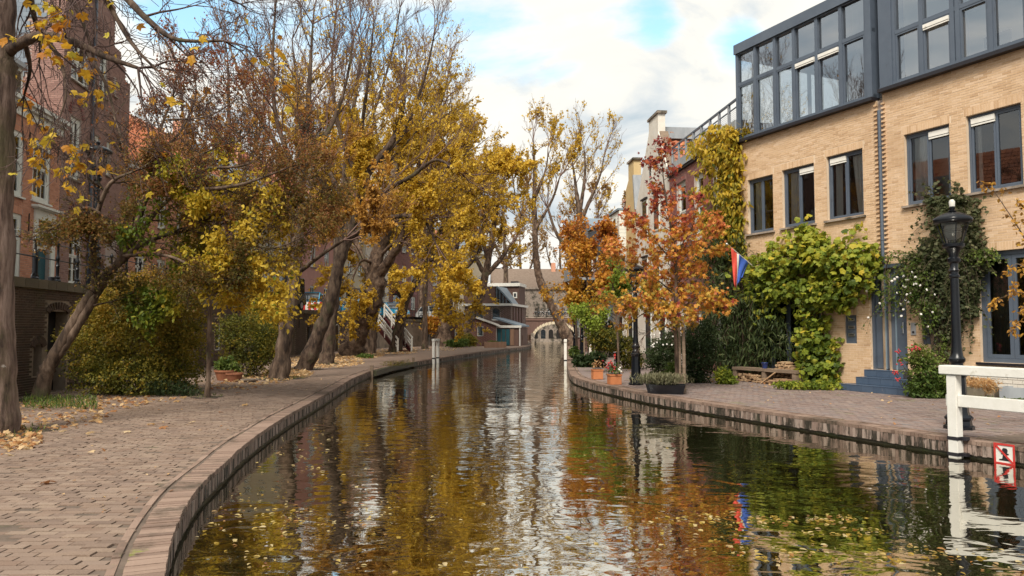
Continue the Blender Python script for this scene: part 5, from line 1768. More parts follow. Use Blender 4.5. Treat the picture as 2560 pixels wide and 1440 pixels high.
def leaves(parent, P, size, key, tint, tmpl=T_KITE, name='crown', bias=(0, 0, 1), b=0.3, droop=0.3, nsingle=0, loc=None, kind='stuff', flat_=1.0):
    P = np.asarray(P, float)
    n = len(P)
    if n == 0:
        return
    Fm = leaf_frames(n, bias, b, droop)
    size = np.broadcast_to(np.asarray(size, float), (n,))
    rest = np.ones(n, bool)
    pl = np.array(parent.location) if parent is not None else np.zeros(3)
    rz = parent.rotation_euler[2] if parent is not None else 0.0
    if nsingle:
        px, py, f = proj(P)
        vis = (px > 0) & (px < 2560) & (py > 0) & (py < 1440)
        key_ = np.where(vis, f / size, 1e9)
        idx = [i for i in np.argsort(key_, kind='stable')[:nsingle] if vis[i]]
        me = np_mesh('leaf', tmpl[0], tmpl[1])
        me.materials.append(LMS[key])
        for i in idx:
            o = bpy.data.objects.new('leaf', me)
            COL.objects.link(o)
            o.parent = parent
            Mx = Matrix([list(Fm[i][r_] * size[i]) + [P[i][r_]] for r_ in range(3)] + [[0, 0, 0, 1]])
            if parent is not None:
                Mx = (Matrix.Translation(parent.location) @ parent.rotation_euler.to_matrix().to_4x4()).inverted() @ Mx
            o.matrix_local = Mx
        rest[idx] = False
    P, Fm, size, tint = P[rest], Fm[rest], size[rest], np.asarray(tint)[rest]
    n = len(P)
    if n == 0:
        return
    tv, tf = tmpl
    V = np.einsum('nij,kj->nki', Fm, tv) * size[:, None, None] + P[:, None]
    k = len(tv)
    V = V.reshape(-1, 3) - pl
    if rz:
        c, s = math.cos(-rz), math.sin(-rz)
        V = np.c_[V[:, 0] * c - V[:, 1] * s, V[:, 0] * s + V[:, 1] * c, V[:, 2]]
    Fs = [(f[None] + (np.arange(n) * k)[:, None, None]).reshape(-1, f.shape[1]) for f in tf]
    return link(name, np_mesh(name, V, Fs, False, np.repeat(np.clip(tint, 0, 1), k)), parent, LM[key], kind)


# ---------------------------------------------------------------- branches
def tubes_mesh(name, polys, sides, rough_=0.0):
    """polys: list of (points list, radii list)"""
    Vs, Fs, base = [], [], 0
    groups = {}
    for p, r_ in polys:
        groups.setdefault(len(p), []).append((p, r_))
    for K, lst in groups.items():
        Pp = np.array([q[0] for q in lst])
        Rr = np.array([q[1] for q in lst])
        T = np.gradient(Pp, axis=1)
        T /= np.linalg.norm(T, axis=2)[:, :, None] + 1e-9
        ref = np.tile(np.array([0.37, 0.81, 0.45]), (len(lst), 1))
        U = np.zeros_like(Pp)
        for j in range(K):
            ref = ref - T[:, j] * (ref * T[:, j]).sum(1)[:, None]
            ref /= np.linalg.norm(ref, axis=1)[:, None] + 1e-9
            U[:, j] = ref
        W = np.cross(T, U)
        an = np.arange(sides) * 2 * PI / sides
        Rv = np.repeat(Rr[:, :, None], sides, 2)
        if rough_:
            jj = np.arange(K)[None, :, None]
            q = sum(np.sin(an[None, None] * m + jj * w_ + ph) for m, w_, ph in ((2, 0.5, 1.0), (3, -0.7, 2.2), (5, 0.9, 0.4), (1, 1.3, 3.0))) / 2.2
            Rv = Rv * (1 + rough_ * (q + 0.5 * NR.normal(size=Rv.shape)))
        V = Pp[:, :, None] + Rv[..., None] * (U[:, :, None] * np.cos(an)[None, None, :, None] + W[:, :, None] * np.sin(an)[None, None, :, None])
        n = len(lst)
        Vs.append(V.reshape(-1, 3))
        i, j, k = np.meshgrid(np.arange(n), np.arange(K - 1), np.arange(sides), indexing='ij')
        k2 = (k + 1) % sides
        b = base + i * K * sides
        F = np.stack([b + j * sides + k, b + j * sides + k2, b + (j + 1) * sides + k2, b + (j + 1) * sides + k], 3).reshape(-1, 4)
        Fs.append(F)
        base += n * K * sides
    return np_mesh(name, np.concatenate(Vs), np.concatenate(Fs), True)


def smooth_poly(pts, rs, k=5):
    P = catmull([tuple(p) for p in pts], k)
    r_ = np.interp(np.linspace(0, len(pts) - 1, len(P)), np.arange(len(pts)), rs)
    return P, r_


def grow(store, tips, p, d, L, r_, lvl, prm):
    K = 5 if lvl > 0 else 4
    pts = [p]
    rs = [r_]
    step = L / (K - 1)
    x, y, z = p
    dx, dy, dz = d
    w = prm['wob']
    up = prm['up'][min(lvl, len(prm['up']) - 1)]
    for i in range(1, K):
        dx += R.gauss(0, w)
        dy += R.gauss(0, w)
        dz += R.gauss(0, w) + up
        q = math.sqrt(dx * dx + dy * dy + dz * dz)
        dx /= q
        dy /= q
        dz /= q
        x += dx * step
        y += dy * step
        z += dz * step
        pts.append((x, y, z))
        rs.append(max(prm['rmin'], r_ * (1 - 0.72 * i / (K - 1))))
    store.append((pts, rs))
    if lvl == 0:
        tips.append((pts, L))
        return
    nch = prm['nch'][lvl]
    nch = int(nch * R.uniform(0.75, 1.25) + 0.5)
    for c in range(nch):
        t = 0.22 + 0.78 * (c + R.random()) / nch
        i = min(K - 2, int(t * (K - 1)))
        f = t * (K - 1) - i
        a, b = pts[i], pts[i + 1]
        q = tuple(a[m] + (b[m] - a[m]) * f for m in range(3))
        v = Vector((b[0] - a[0], b[1] - a[1], b[2] - a[2])).normalized()
        sd = v.cross(Vector((R.gauss(0, 1), R.gauss(0, 1), R.gauss(0, 1)))).normalized()
        an = prm['ang'] * R.uniform(0.6, 1.25)
        nd = v * math.cos(an) + sd * math.sin(an)
        grow(store, tips, q, tuple(nd), L * prm['ratio'] * R.uniform(0.7, 1.2) * (1.1 - 0.4 * t), max(prm['rmin'], rs[i] * 0.55), lvl - 1, prm)


def tree(name, label, cat, base, limbs, bark, twig, prm, leafkey=None, nleaf=0, lsize=0.1, density=None, tintf=None, tmpl=T_KITE, nsingle=0, group=None, limbmat=None, droop=0.5, lump=True, spread=0.10, grow_from=0, tsides=4):
    """limbs: list of (points, radii); the first is the trunk"""
    root = thing(name, label, cat, base, 0, group)
    bl = np.array(base)
    tr = []
    for pts, rs in limbs:
        P, r_ = smooth_poly(pts, rs, 9)
        n = len(P)
        r_ = r_ * (1 + 0.07 * NR.normal(size=n) * (r_ > 0.05))
        tr.append((P - bl, r_))
    # root flare at the foot of the trunk
    P, r_ = tr[0]
    hgt = P[:, 2] - P[0, 2]
    tr[0] = (P, 0.9 * r_ * (1 + 0.28 * np.exp(-hgt / (r_[0] * 2.0 + 0.02))))
    trunk = [tr[0]]
    link('trunk', tubes_mesh('trunk', [(t[0], t[1]) for t in trunk], 18, prm.get('gnarl', 0.045)), root, bark)
    for t in tr[1:]:
        link('limb', tubes_mesh('limb', [t], 9, prm.get('gnarl', 0.06) * 0.6), root, limbmat or bark)
    store, tips = [], []
    for li, (pts, rs) in enumerate(limbs):
        P, r_ = smooth_poly(pts, rs, 6)
        d = np.r_[0, np.cumsum(np.linalg.norm(np.diff(P, axis=0), axis=1))]
        s0 = d[-1] * (prm['start'] if li == 0 else prm.get('lstart', 0.15))
        nb = max(2, int((d[-1] - s0) * prm['per_m']))
        for c in range(nb):
            s = s0 + (d[-1] - s0) * (c + R.random()) / nb
            q = np.array([np.interp(s, d, P[:, m]) for m in range(3)])
            q2 = np.array([np.interp(min(s + 0.2, d[-1]), d, P[:, m]) for m in range(3)])
            q1 = np.array([np.interp(max(s - 0.2, 0), d, P[:, m]) for m in range(3)])
            v = Vector(q2 - q1).normalized()
            sd = v.cross(Vector((R.gauss(0, 1), R.gauss(0, 1), R.gauss(0, 1)))).normalized()
            an = prm['ang'] * R.uniform(0.7, 1.4)
            nd = v * math.cos(an) + sd * math.sin(an)
            rr = float(np.interp(s, d, r_))
            L = prm['L'] * R.uniform(0.55, 1.15) * (1.0 - 0.35 * s / d[-1])
            if prm.get('dir'):
                nd = (nd + Vector(prm['dir'])).normalized()
            grow(store, tips, tuple(q), tuple(nd), L, min(rr * 0.5, prm['r0']), prm['lvl'], prm)
        # the limb's own end goes on as twigs
        v = Vector(P[-1] - P[-3]).normalized()
        for c in range(3):
            nd = (v + Vector((R.gauss(0, 0.3), R.gauss(0, 0.3), R.gauss(0, 0.3)))).normalized()
            grow(store, tips, tuple(P[-1]), tuple(nd), prm['L'] * 0.7, min(r_[-1], prm['r0']), prm['lvl'], prm)
    thick = [(np.array(p) - bl, np.array(r_)) for p, r_ in store]
    link('branches', tubes_mesh('branches', thick, tsides - 1), root, twig, 'stuff')
    if leafkey and nleaf and tips:
        tp = np.array([t[0] for t in tips])               # m x 4 x 3
        m = len(tp)
        wgt = np.array([t[1] for t in tips])
        if density is not None:
            wgt = wgt * np.array([density(*tp[i].mean(0)) for i in range(m)])
        if lump:
            cell = np.floor(tp.mean(1) / 0.95).astype(int)
            hsh = np.abs(np.sin(cell @ np.array([12.9898, 78.233, 37.719])) * 43758.5453) % 1.0
            wgt = wgt * (0.06 + 2.2 * hsh ** 2.5)
        wgt = np.maximum(wgt, 0)
        if wgt.sum() > 0:
            idx = NR.choice(m, nleaf, p=wgt / wgt.sum())
            t = NR.uniform(0.15, 1.0, nleaf) * 2.999
            i = t.astype(int)
            f = (t - i)[:, None]
            P = tp[idx, i] * (1 - f) + tp[idx, i + 1] * f + NR.normal(0, spread * 0.5, (nleaf, 3))
            cl = np.abs(np.sin(np.floor(P / 0.9).astype(int) @ np.array([3.7, 9.1, 5.3])) * 437.58) % 1.0
            if tintf is not None:
                tint = tintf(P) + NR.normal(0, 0.12, nleaf) + 0.18 * (cl - 0.5)
            else:
                tint = 0.15 + 0.7 * (0.5 * NR.random(nleaf) + 0.5 * cl)
            leaves(root, P, lsize * NR.uniform(0.65, 1.25, nleaf), leafkey, tint, tmpl, 'crown', nsingle=nsingle, droop=droop)
    return root


def PX(Y, *pts):               # limb polyline from picture points (x, y, radius[, dY])
    return [A(p[0], p[1], Y + (p[3] if len(p) > 3 else 0)) for p in pts], [p[2] for p in pts]


PLANE = dict(start=0.5, per_m=2.3, L=2.6, lvl=2, nch=[0, 6, 7], ratio=0.55, ang=0.66, wob=0.15, up=[0.10, 0.09, 0.06], rmin=0.006, r0=0.035, lstart=0.2)
BARE = dict(PLANE, per_m=2.6, L=3.2, ang=0.52, up=[0.15, 0.14, 0.09])


def below(z0, soft):
    return lambda x, y, z: 1.0 / (1.0 + math.exp((z - z0) / soft))


def ymid(Y, yy):
    return A(1280, yy, Y).z


# ---- trees of the left bank
tree('canal_tree', 'tall tree with a straight smooth trunk, first behind the yellow sapling', 'tree', tuple(A(697, 945, 24.7)),
     [PX(24.7, (697, 951, .31), (712, 850, .275), (730, 730, .25), (746, 580, .22), (752, 440, .18), (768, 300, .12), (775, 180, .07), (782, 60, .03)),
      PX(24.7, (745, 600, .12), (690, 520, .10, -.6), (640, 470, .08, -1), (590, 440, .05, -1.4)),
      PX(24.7, (750, 520, .12), (700, 380, .09, .5), (625, 250, .06, .8), (575, 120, .03, 1)),
      PX(24.7, (752, 440, .12), (820, 330, .09, .5), (862, 220, .05, .5), (885, 90, .03, .5)),
      PX(24.7, (752, 470, .11), (692, 300, .08, -.5), (682, 150, .05, -.5), (690, 0, .03, -.5)),
      PX(24.7, (735, 690, .09), (800, 640, .06, -1), (860, 600, .04, -1.5))],
     M['bark'], M['twig'], dict(BARE, per_m=1.7, start=0.45), 'ochre', 9000, 0.11, below(ymid(24.7, 400), 0.8))
tree('canal_tree', 'dark leaning tree with a long bare limb reaching up to the right', 'tree', tuple(A(760, 923, 30)),
     [PX(30, (758, 928, .34), (790, 850, .30), (828, 745, .28), (850, 650, .26), (880, 560, .23), (905, 480, .19), (925, 425, .17), (985, 345, .14), (1012, 250, .07)),
      PX(30, (860, 620, .16), (832, 520, .14), (785, 400, .12), (772, 300, .09), (770, 220, .06), (800, 190, .03)),
      PX(30, (885, 545, .13), (960, 480, .10, -.7), (1030, 440, .08, -1), (1090, 400, .06, -1.4), (1150, 430, .03, -1.8)),
      PX(30, (865, 600, .14), (930, 562, .12, -.8), (1000, 540, .10, -1.4), (1060, 552, .07, -1.8), (1090, 610, .03, -2)),
      PX(30, (905, 480, .13), (902, 350, .10, .8), (920, 200, .06, 1), (935, 50, .03, 1.2)),
      PX(30, (950, 395, .10), (1010, 330, .07, .8), (1060, 200, .05, 1), (1085, 90, .03, 1)),
      PX(30, (905, 470, .10), (850, 330, .08, -.6), (830, 180, .05, -.8), (840, 40, .03, -.8))],
     M['bark_d'], M['twig'], dict(BARE, per_m=2.0), 'yellow', 22000, 0.125, below(ymid(30, 330), 1.3), tmpl=T_KITE)
tree('canal_tree', 'slim dark tree standing close beside the dark leaning tree', 'tree', tuple(A(815, 908, 35)),
     [PX(35, (816, 913, .34), (826, 820, .30), (838, 720, .27), (848, 610, .25), (862, 450, .20), (880, 300, .13), (905, 120, .05)),
      PX(35, (848, 610, .14), (900, 500, .11, -.8), (950, 430, .08, -1.3), (1040, 330, .05, -1.5)),
      PX(35, (858, 500, .14), (800, 380, .10, .8), (750, 250, .06, 1.2), (730, 100, .03, 1.2)),
      PX(35, (866, 420, .12), (930, 290, .08, .8), (975, 150, .05, 1), (1000, 20, .03, 1))],
     M['bark_d'], M['twig_d'], dict(BARE, L=3.6, per_m=1.5), 'yellow', 18000, 0.13, below(ymid(35, 420), 1.2))
tree('plane_tree', 'stout plane tree with lumpy flaking bark beside the white stair rail', 'tree', tuple(A(880, 888, 45)),
     [PX(45, (876, 893, .66), (892, 840, .60), (915, 780, .62), (938, 725, .68), (940, 655, .50), (965, 560, .38), (985, 440, .26), (1003, 300, .14), (1015, 180, .05)),
      PX(45, (945, 690, .34), (992, 620, .27, -1), (1032, 540, .20, -1.8), (1085, 470, .12, -2.2), (1130, 400, .06, -2.5)),
      PX(45, (932, 700, .26), (902, 640, .2, 1), (880, 560, .14, 1.6), (860, 440, .08, 2)),
      PX(45, (940, 665, .12), (905, 650, .08, -1), (885, 690, .04, -1.4), (880, 720, .02, -1.5)), PX(45, (950, 640, .12), (1000, 600, .08, -1.4), (1040, 640, .04, -2), (1060, 690, .02, -2.2)),
      PX(45, (968, 540, .22), (1040, 430, .16, 1), (1090, 300, .1, 1.4), (1120, 190, .05, 1.4))],
     M['bark_p'], M['twig'], dict(PLANE, L=3.8, per_m=2.0, r0=.05, rmin=.008, gnarl=.13), 'yellow', 32000, 0.17, below(ymid(45, 330), 2.2))
tree('canal_tree', 'straight brown tree right behind the stout plane tree', 'tree', tuple(A(924, 884, 49)),
     [PX(49, (924, 888, .46), (930, 790, .42), (945, 650, .36), (985, 480, .26), (1030, 330, .14), (1055, 200, .05)),
      PX(49, (945, 640, .2), (1000, 540, .15, -1), (1070, 480, .1, -1.5), (1130, 470, .05, -1.5)),
      PX(49, (985, 480, .16), (940, 330, .1, 1), (930, 200, .05, 1.2)),
      PX(49, (990, 470, .16), (1080, 330, .1, 1), (1120, 240, .05, 1.2))],
     M['bark'], M['twig'], dict(BARE, L=4.2, per_m=1.9, rmin=.008), 'yellow', 16000, 0.17, below(ymid(49, 380), 2))
tree('canal_tree', 'forked brown tree at the foot of the white stair', 'tree', tuple(A(990, 879, 52.7)),
     [PX(52.7, (988, 883, .46), (1000, 810, .40), (1013, 750, .38), (1045, 695, .26), (1064, 640, .22), (1082, 560, .16), (1100, 420, .08), (1110, 330, .04)),
      PX(52.7, (1012, 752, .27), (988, 705, .24), (976, 640, .2), (990, 520, .14), (1010, 400, .06)),
      PX(52.7, (1050, 680, .1), (1100, 640, .07, -1), (1130, 670, .04, -1.5), (1140, 710, .02, -1.6)), PX(52.7, (1010, 740, .1), (975, 700, .06, -1), (950, 730, .03, -1.2)),
      PX(52.7, (1064, 640, .16), (1110, 560, .12, -1), (1150, 480, .07, -1.4), (1170, 400, .04, -1.4))],
     M['bark_d'], M['twig'], dict(PLANE, L=4.0, per_m=2.1, rmin=.009), 'yellow', 22000, 0.18, below(ymid(52.7, 330), 2.2))
tree('canal_tree', 'thin upright tree between the stair foot and the brown shed', 'tree', tuple(A(1062, 870, 60.7)),
     [PX(60.7, (1062, 874, .26), (1063, 770, .22), (1066, 640, .18), (1072, 480, .12), (1078, 380, .05)),
      PX(60.7, (1066, 650, .1), (1110, 560, .08), (1140, 470, .04)), PX(60.7, (1066, 600, .1), (1030, 500, .07), (1015, 420, .04))],
     M['bark'], M['twig'], dict(PLANE, L=4.0, per_m=1.9, rmin=.010), 'ochre', 14000, 0.18, below(ymid(60, 380), 2.5))
tree('plane_tree', 'thick upright plane tree at the left corner of the brown shed', 'tree', tuple(A(1110, 863, 73)),
     [PX(69, (1110, 868, .72), (1112, 800, .62), (1120, 735, .58), (1135, 640, .42), (1150, 520, .26), (1162, 410, .1)),
      PX(69, (1120, 730, .36), (1094, 665, .26), (1075, 610, .18), (1060, 520, .08)),
      PX(69, (1128, 690, .3), (1178, 655, .22), (1205, 590, .14), (1215, 500, .06))],
     M['bark_p'], M['twig'], dict(PLANE, L=4.4, per_m=1.6, rmin=.010, r0=.07), 'yellow', 20000, 0.2, below(ymid(70, 380), 2.5))
tree('plane_tree', 'plane tree with flaking bark leaning right across the brown shed', 'tree', tuple(A(1150, 862, 69)),
     [PX(68, (1148, 868, .56), (1172, 805, .50), (1198, 745, .47), (1213, 690, .40), (1226, 620, .30), (1243, 520, .18), (1262, 440, .07)),
      PX(68, (1213, 690, .26), (1250, 650, .2), (1280, 606, .1)),
      PX(68, (1213, 690, .24), (1182, 625, .18), (1168, 550, .1), (1160, 470, .05)),
      PX(68, (1220, 650, .2), (1200, 560, .14), (1215, 470, .06))],
     M['bark_p'], M['twig'], dict(PLANE, L=3.2, per_m=1.5, rmin=.010, r0=.06), 'yellow', 8000, 0.19, below(ymid(68, 430), 2.5))
# ---- far trees over the bridge
FARP = dict(BARE, L=4.6, per_m=1.0, nch=[0, 4, 6], rmin=.010, r0=.06, ang=0.5)
tree('plane_tree', 'tall sparse tree leaning left over the bridge from the right bank', 'tree', tuple(A(1428, 868, 68)),
     [PX(70, (1430, 872, .62), (1405, 815, .52), (1376, 757, .47), (1350, 700, .40), (1340, 640, .34), (1336, 520, .26), (1336, 420, .14), (1333, 350, .05)),
      PX(70, (1340, 570, .16), (1380, 500, .12), (1400, 440, .06)), PX(70, (1338, 560, .16), (1300, 530, .1), (1285, 470, .05)),
      PX(70, (1337, 500, .13), (1365, 420, .08), (1370, 370, .04))],
     M['bark_p'], M['twig'], FARP, 'yellow', 3600, 0.22, None, lump=True)
tree('canal_tree', 'tall many stemmed bare tree behind the right bank orange trees', 'tree', tuple(A(1446, 866, 82)),
     [PX(82, (1446, 872, .5), (1440, 760, .46), (1425, 650, .42), (1448, 560, .36), (1440, 470, .2), (1430, 400, .06)),
      PX(82, (1448, 560, .3), (1475, 500, .2), (1500, 440, .1), (1510, 390, .05)), PX(82, (1430, 640, .26), (1390, 580, .2), (1370, 520, .1)),
      PX(82, (1448, 540, .24), (1462, 440, .14), (1460, 370, .05)), PX(82, (1425, 660, .24), (1470, 600, .18), (1490, 550, .1))],
     M['bark'], M['twig'], dict(FARP, L=5.5), 'yellow', 3000, 0.22, None)
for (px_, Yb, hpx, lab, n_) in ((1258, 108, 430, 'bare yellow tree left of the bridge behind the canal house', 6000), (1300, 135, 560, 'low brown tree over the left end of the bridge', 4000), (1400, 150, 560, 'hazy brown tree beyond the bridge', 4000),
                                (1495, 96, 520, 'brown bushy tree behind the far end of the right bank houses', 6000)):
    b_ = A(px_, 800, Yb)
    b_.z = 2.6
    t_ = A(px_, hpx, Yb)
    tree('street_tree', lab, 'tree', tuple(b_), [([b_, b_ * 0.7 + t_ * 0.3 + Vector((0.4, 0, 0)), b_ * 0.35 + t_ * 0.65, t_], [.45, .38, .22, .06]),
                                                 ([b_ * 0.65 + t_ * 0.35, b_ * 0.4 + t_ * 0.6 + Vector((2.2, 0, 0)), b_ * 0.15 + t_ * 0.85 + Vector((3, 0.5, 0))], [.26, .16, .05]),
                                                 ([b_ * 0.6 + t_ * 0.4, b_ * 0.4 + t_ * 0.6 + Vector((-2.0, 0, 0)), b_ * 0.2 + t_ * 0.8 + Vector((-3, -0.5, 0))], [.26, .16, .05])],
         M['bark'], M['twig'], FARP, 'far', n_, 0.25)
# street trees behind the left row
for (x_, y_, h_, lab, n_) in ((-14.6, 36, 12.5, 'bare street tree with upright twigs behind the red brown tree', 700), (-15.0, 49, 14, 'bare street tree behind the pink house corner', 3000), (-14.0, 60, 14, 'street tree in front of the beige house', 5000), (-9.5, 77, 13, 'yellow street tree behind the brown shed', 8000)):
    b_ = Vector((x_, y_, STREET))
    t_ = Vector((x_ + 0.5, y_, STREET + h_))
    tree('street_tree', lab, 'tree', tuple(b_), [([b_, b_ * 0.7 + t_ * 0.3, b_ * 0.35 + t_ * 0.65 + Vector((0.3, 0, 0)), t_], [.26, .21, .13, .03]),
                                                 ([b_ * 0.65 + t_ * 0.35, b_ * 0.35 + t_ * 0.65 + Vector((1.5, 0.5, 0)), b_ * 0.1 + t_ * 0.9 + Vector((1.8, 0.5, 0))], [.15, .09, .03]),
                                                 ([b_ * 0.62 + t_ * 0.38, b_ * 0.35 + t_ * 0.65 + Vector((-1.5, -0.5, 0)), b_ * 0.12 + t_ * 0.88 + Vector((-2.0, -0.5, 0))], [.15, .09, .03])],
         M['bark_p'], M['twig'], dict(BARE, L=3.2), 'ochre', n_, 0.15)

# ---- leaning red brown tree in front of the wharf wall
Yc = 17.7
CRAB = dict(start=0.62, per_m=4.2, L=1.25, lvl=2, nch=[0, 5, 6], ratio=0.55, ang=0.75, wob=0.16, up=[0.0, 0.02, 0.03], rmin=0.005, r0=0.03, lstart=0.2)
tree('leaning_tree', 'leaning tree with a forked pale trunk and a wide red brown crown', 'tree', tuple(G(100, 1000)),
     [PX(Yc, (98, 1003, .19), (116, 930, .175), (150, 868, .155), (198, 783, .135), (240, 718, .125), (272, 680, .11), (300, 655, .09), (345, 618, .085), (400, 590, .075), (470, 572, .065), (560, 520, .05), (640, 487, .04), (715, 435, .02)),
      PX(Yc, (128, 910, .08), (160, 870, .095), (208, 792, .105), (256, 712, .095), (305, 640, .08), (330, 590, .08), (362, 500, .07), (382, 400, .05), (402, 320, .035), (432, 245, .02)),
      PX(Yc, (240, 718, .09), (232, 620, .075, -.5), (242, 540, .06, -.8), (275, 460, .045, -1), (330, 430, .02, -1)),
      PX(Yc, (330, 590, .06), (285, 560, .05, -.6), (220, 520, .04, -1), (165, 545, .02, -1.2)),
      PX(Yc, (372, 450, .06), (480, 472, .05, -.6), (600, 462, .035, -1), (730, 415, .015, -1.2)),
      PX(Yc, (355, 520, .05), (320, 425, .045, .5), (300, 335, .03, .8), (285, 290, .015, 1)),
      PX(Yc, (385, 390, .04), (450, 330, .03, .5), (490, 230, .02, .8), (470, 140, .012, 1)),
      PX(Yc, (310, 640, .06), (400, 520, .05, .8), (520, 420, .035, 1.2), (600, 350, .02, 1.4)),
      PX(Yc, (470, 572, .04), (560, 600, .03, -.5), (680, 620, .02, -.8), (760, 590, .012, -1)),
      PX(Yc, (270, 480, .04), (225, 450, .03, -.5), (205, 420, .015, -.8)),
      PX(Yc, (520, 420, .035), (620, 410, .025, .2), (720, 350, .012, .4)), PX(Yc, (560, 520, .04), (680, 530, .03, -.2), (790, 505, .012, -.4)), PX(Yc, (420, 300, .03), (520, 290, .02, .2), (590, 250, .01, .3)), PX(Yc, (365, 500, .045), (440, 420, .03, -.4), (560, 360, .015, -.8)), PX(Yc, (300, 640, .05), (420, 640, .035, -.6), (520, 690, .015, -1))],
     M['bark'], M['bark_d'], CRAB, 'crab', 36000, 0.066, lambda x, y, z: 0.04 if (x / y < -0.53 and z > 4.2) else (0.35 if z > 6.6 else 1.0),
     lambda P: np.clip(0.42 + 0.09 * (P[:, 2] - 4.6), 0.05, 0.95), tmpl=T_KITE, spread=0.16, droop=0.2)

# ---- yellow sapling by the bush
Ys = 18.2
SAP = dict(start=0.45, per_m=5.5, L=1.15, lvl=2, nch=[0, 4, 5], ratio=0.55, ang=0.85, wob=0.12, up=[0.0, 0.02, 0.03], rmin=0.004, r0=0.022, lstart=0.1)
tree('young_tree', 'young slender tree with bright yellow and green leaves', 'tree', tuple(G(520, 994)),
     [PX(Ys, (519, 996, .068), (522, 900, .062), (524, 800, .058), (528, 700, .05), (540, 600, .04), (548, 500, .03), (552, 440, .015)),
      PX(Ys, (526, 745, .03), (575, 700, .025, -.5), (640, 690, .015, -.9), (672, 715, .008, -1.1)), PX(Ys, (527, 715, .03), (590, 650, .02, -.8), (655, 650, .01, -1.2)),
      PX(Ys, (528, 700, .03), (600, 590, .024, -.6), (650, 560, .012, -.9)),
      PX(Ys, (527, 720, .03), (470, 640, .024, -.6), (415, 610, .012, -.9)),
      PX(Ys, (536, 620, .03), (490, 540, .022, -.6), (450, 490, .01, -.9)),
      PX(Ys, (545, 540, .025), (600, 500, .018, -.6), (645, 510, .008, -.8)),
      PX(Ys, (526, 740, .025), (470, 730, .018, -.3), (430, 750, .008, -.4))],
     M['bark'], M['bark_d'], SAP, 'bright', 13500, 0.115, None,
     lambda P: np.clip(0.5 + 0.32 * (P[:, 0] + 7.3), 0.08, 0.9), tmpl=T_OVAL, nsingle=300, spread=0.16)

# ---- big foreground tree at the left edge
Yn = 12.1
fx = lambda *p: PX(Yn, *p)
NEAR = dict(start=0.97, gnarl=.022, per_m=3.0, L=1.6, lvl=2, nch=[0, 3, 4], ratio=0.6, ang=0.6, wob=0.17, up=[-0.03, -0.05, -0.05], rmin=0.005, r0=0.022, lstart=0.12)
tree('foreground_tree', 'thick foreground tree at the left edge with long drooping twigs', 'tree', tuple(G(-8, 1086)),
     [fx((-10, 1090, .31), (-10, 900, .30), (-12, 600, .295), (-8, 300, .29), (-6, 100, .29), (-4, -120, .27), (0, -400, .22)),
      fx((20, 130, .10), (60, 103, .085, -.2), (115, 90, .075, -.4), (190, 108, .06, -.7), (265, 142, .045, -1), (345, 170, .025, -1.2)),
      fx((0, -150, .09), (120, -90, .075, -.6), (270, -40, .06, -1), (370, 50, .045, -1.4), (440, 98, .03, -1.7), (560, 102, .015, -2)),
      fx((0, -200, .08), (60, -60, .06, .3), (85, 40, .045, .6), (100, 100, .03, .8), (98, 160, .012, 1)),
      fx((0, -220, .08), (200, -160, .06, .5), (420, -90, .045, .8), (560, -10, .03, 1), (600, 10, .012, 1.2)),
      fx((0, -180, .08), (150, -100, .055, -.5), (250, -20, .04, -1), (330, 110, .025, -1.3), (420, 200, .012, -1.6)),
      fx((0, -100, .07), (110, -60, .05, .4), (190, 20, .035, .7), (235, 150, .02, .9), (240, 260, .01, 1)),
      fx((110, 92, .05), (150, 150, .03, -.3), (165, 230, .02, -.5), (150, 290, .008, -.6)), fx((60, 103, .05), (75, 170, .03, .3), (60, 240, .015, .5)), fx((200, 110, .04), (260, 200, .025, -.4), (290, 300, .01, -.6))],
     M['bark_n'], M['twig_d'], NEAR, 'gold', 300, 0.15, lambda x, y, z: (1.0 if z < 6.2 else 0.4) * (1.0 if x / y < -0.545 else 0.10),
     lambda P: np.full(len(P), 0.72), tmpl=T_MAPLE, nsingle=300, lump=True, spread=0.06, limbmat=M['bark_d'])


# ---------------------------------------------------------------- bushes and climbers
def blobs(root, bl, n, size, key, tmpl=T_KITE, tintf=None, nsingle=0, name='foliage', shell=0.55, bias=(0, -0.3, 1), b=0.35, droop=0.3, rough_=0.22):
    vol = np.array([q[3] * q[4] * q[5] for q in bl]) ** 0.75
    idx = NR.choice(len(bl), n, p=vol / vol.sum())
    B = np.array(bl)[idx]
    d = rand_unit(n)
    r_ = 1 - shell * NR.random(n) ** 1.6
    lump_ = 1 + rough_ * np.sin(d[:, 0] * 7 + B[:, 0]) * np.sin(d[:, 1] * 6 + B[:, 2] * 3) + rough_ * 0.7 * np.sin(d[:, 2] * 11 + B[:, 1])
    P = B[:, :3] + d * B[:, 3:] * (r_ * lump_)[:, None]
    P[:, 2] = np.maximum(P[:, 2], 0.02 + NR.random(n) * 0.05)
    cl = np.abs(np.sin(np.floor(P / 0.33).astype(int) @ np.array([3.7, 9.1, 5.3])) * 437.58) % 1.0
    tint = (tintf(P) if tintf else 0.45) + 0.45 * (cl - 0.5) + NR.normal(0, 0.12, n)
    leaves(root, P, size * NR.uniform(0.6, 1.3, n), key, tint, tmpl, name, bias=bias, b=b, droop=droop, nsingle=nsingle)
    return P


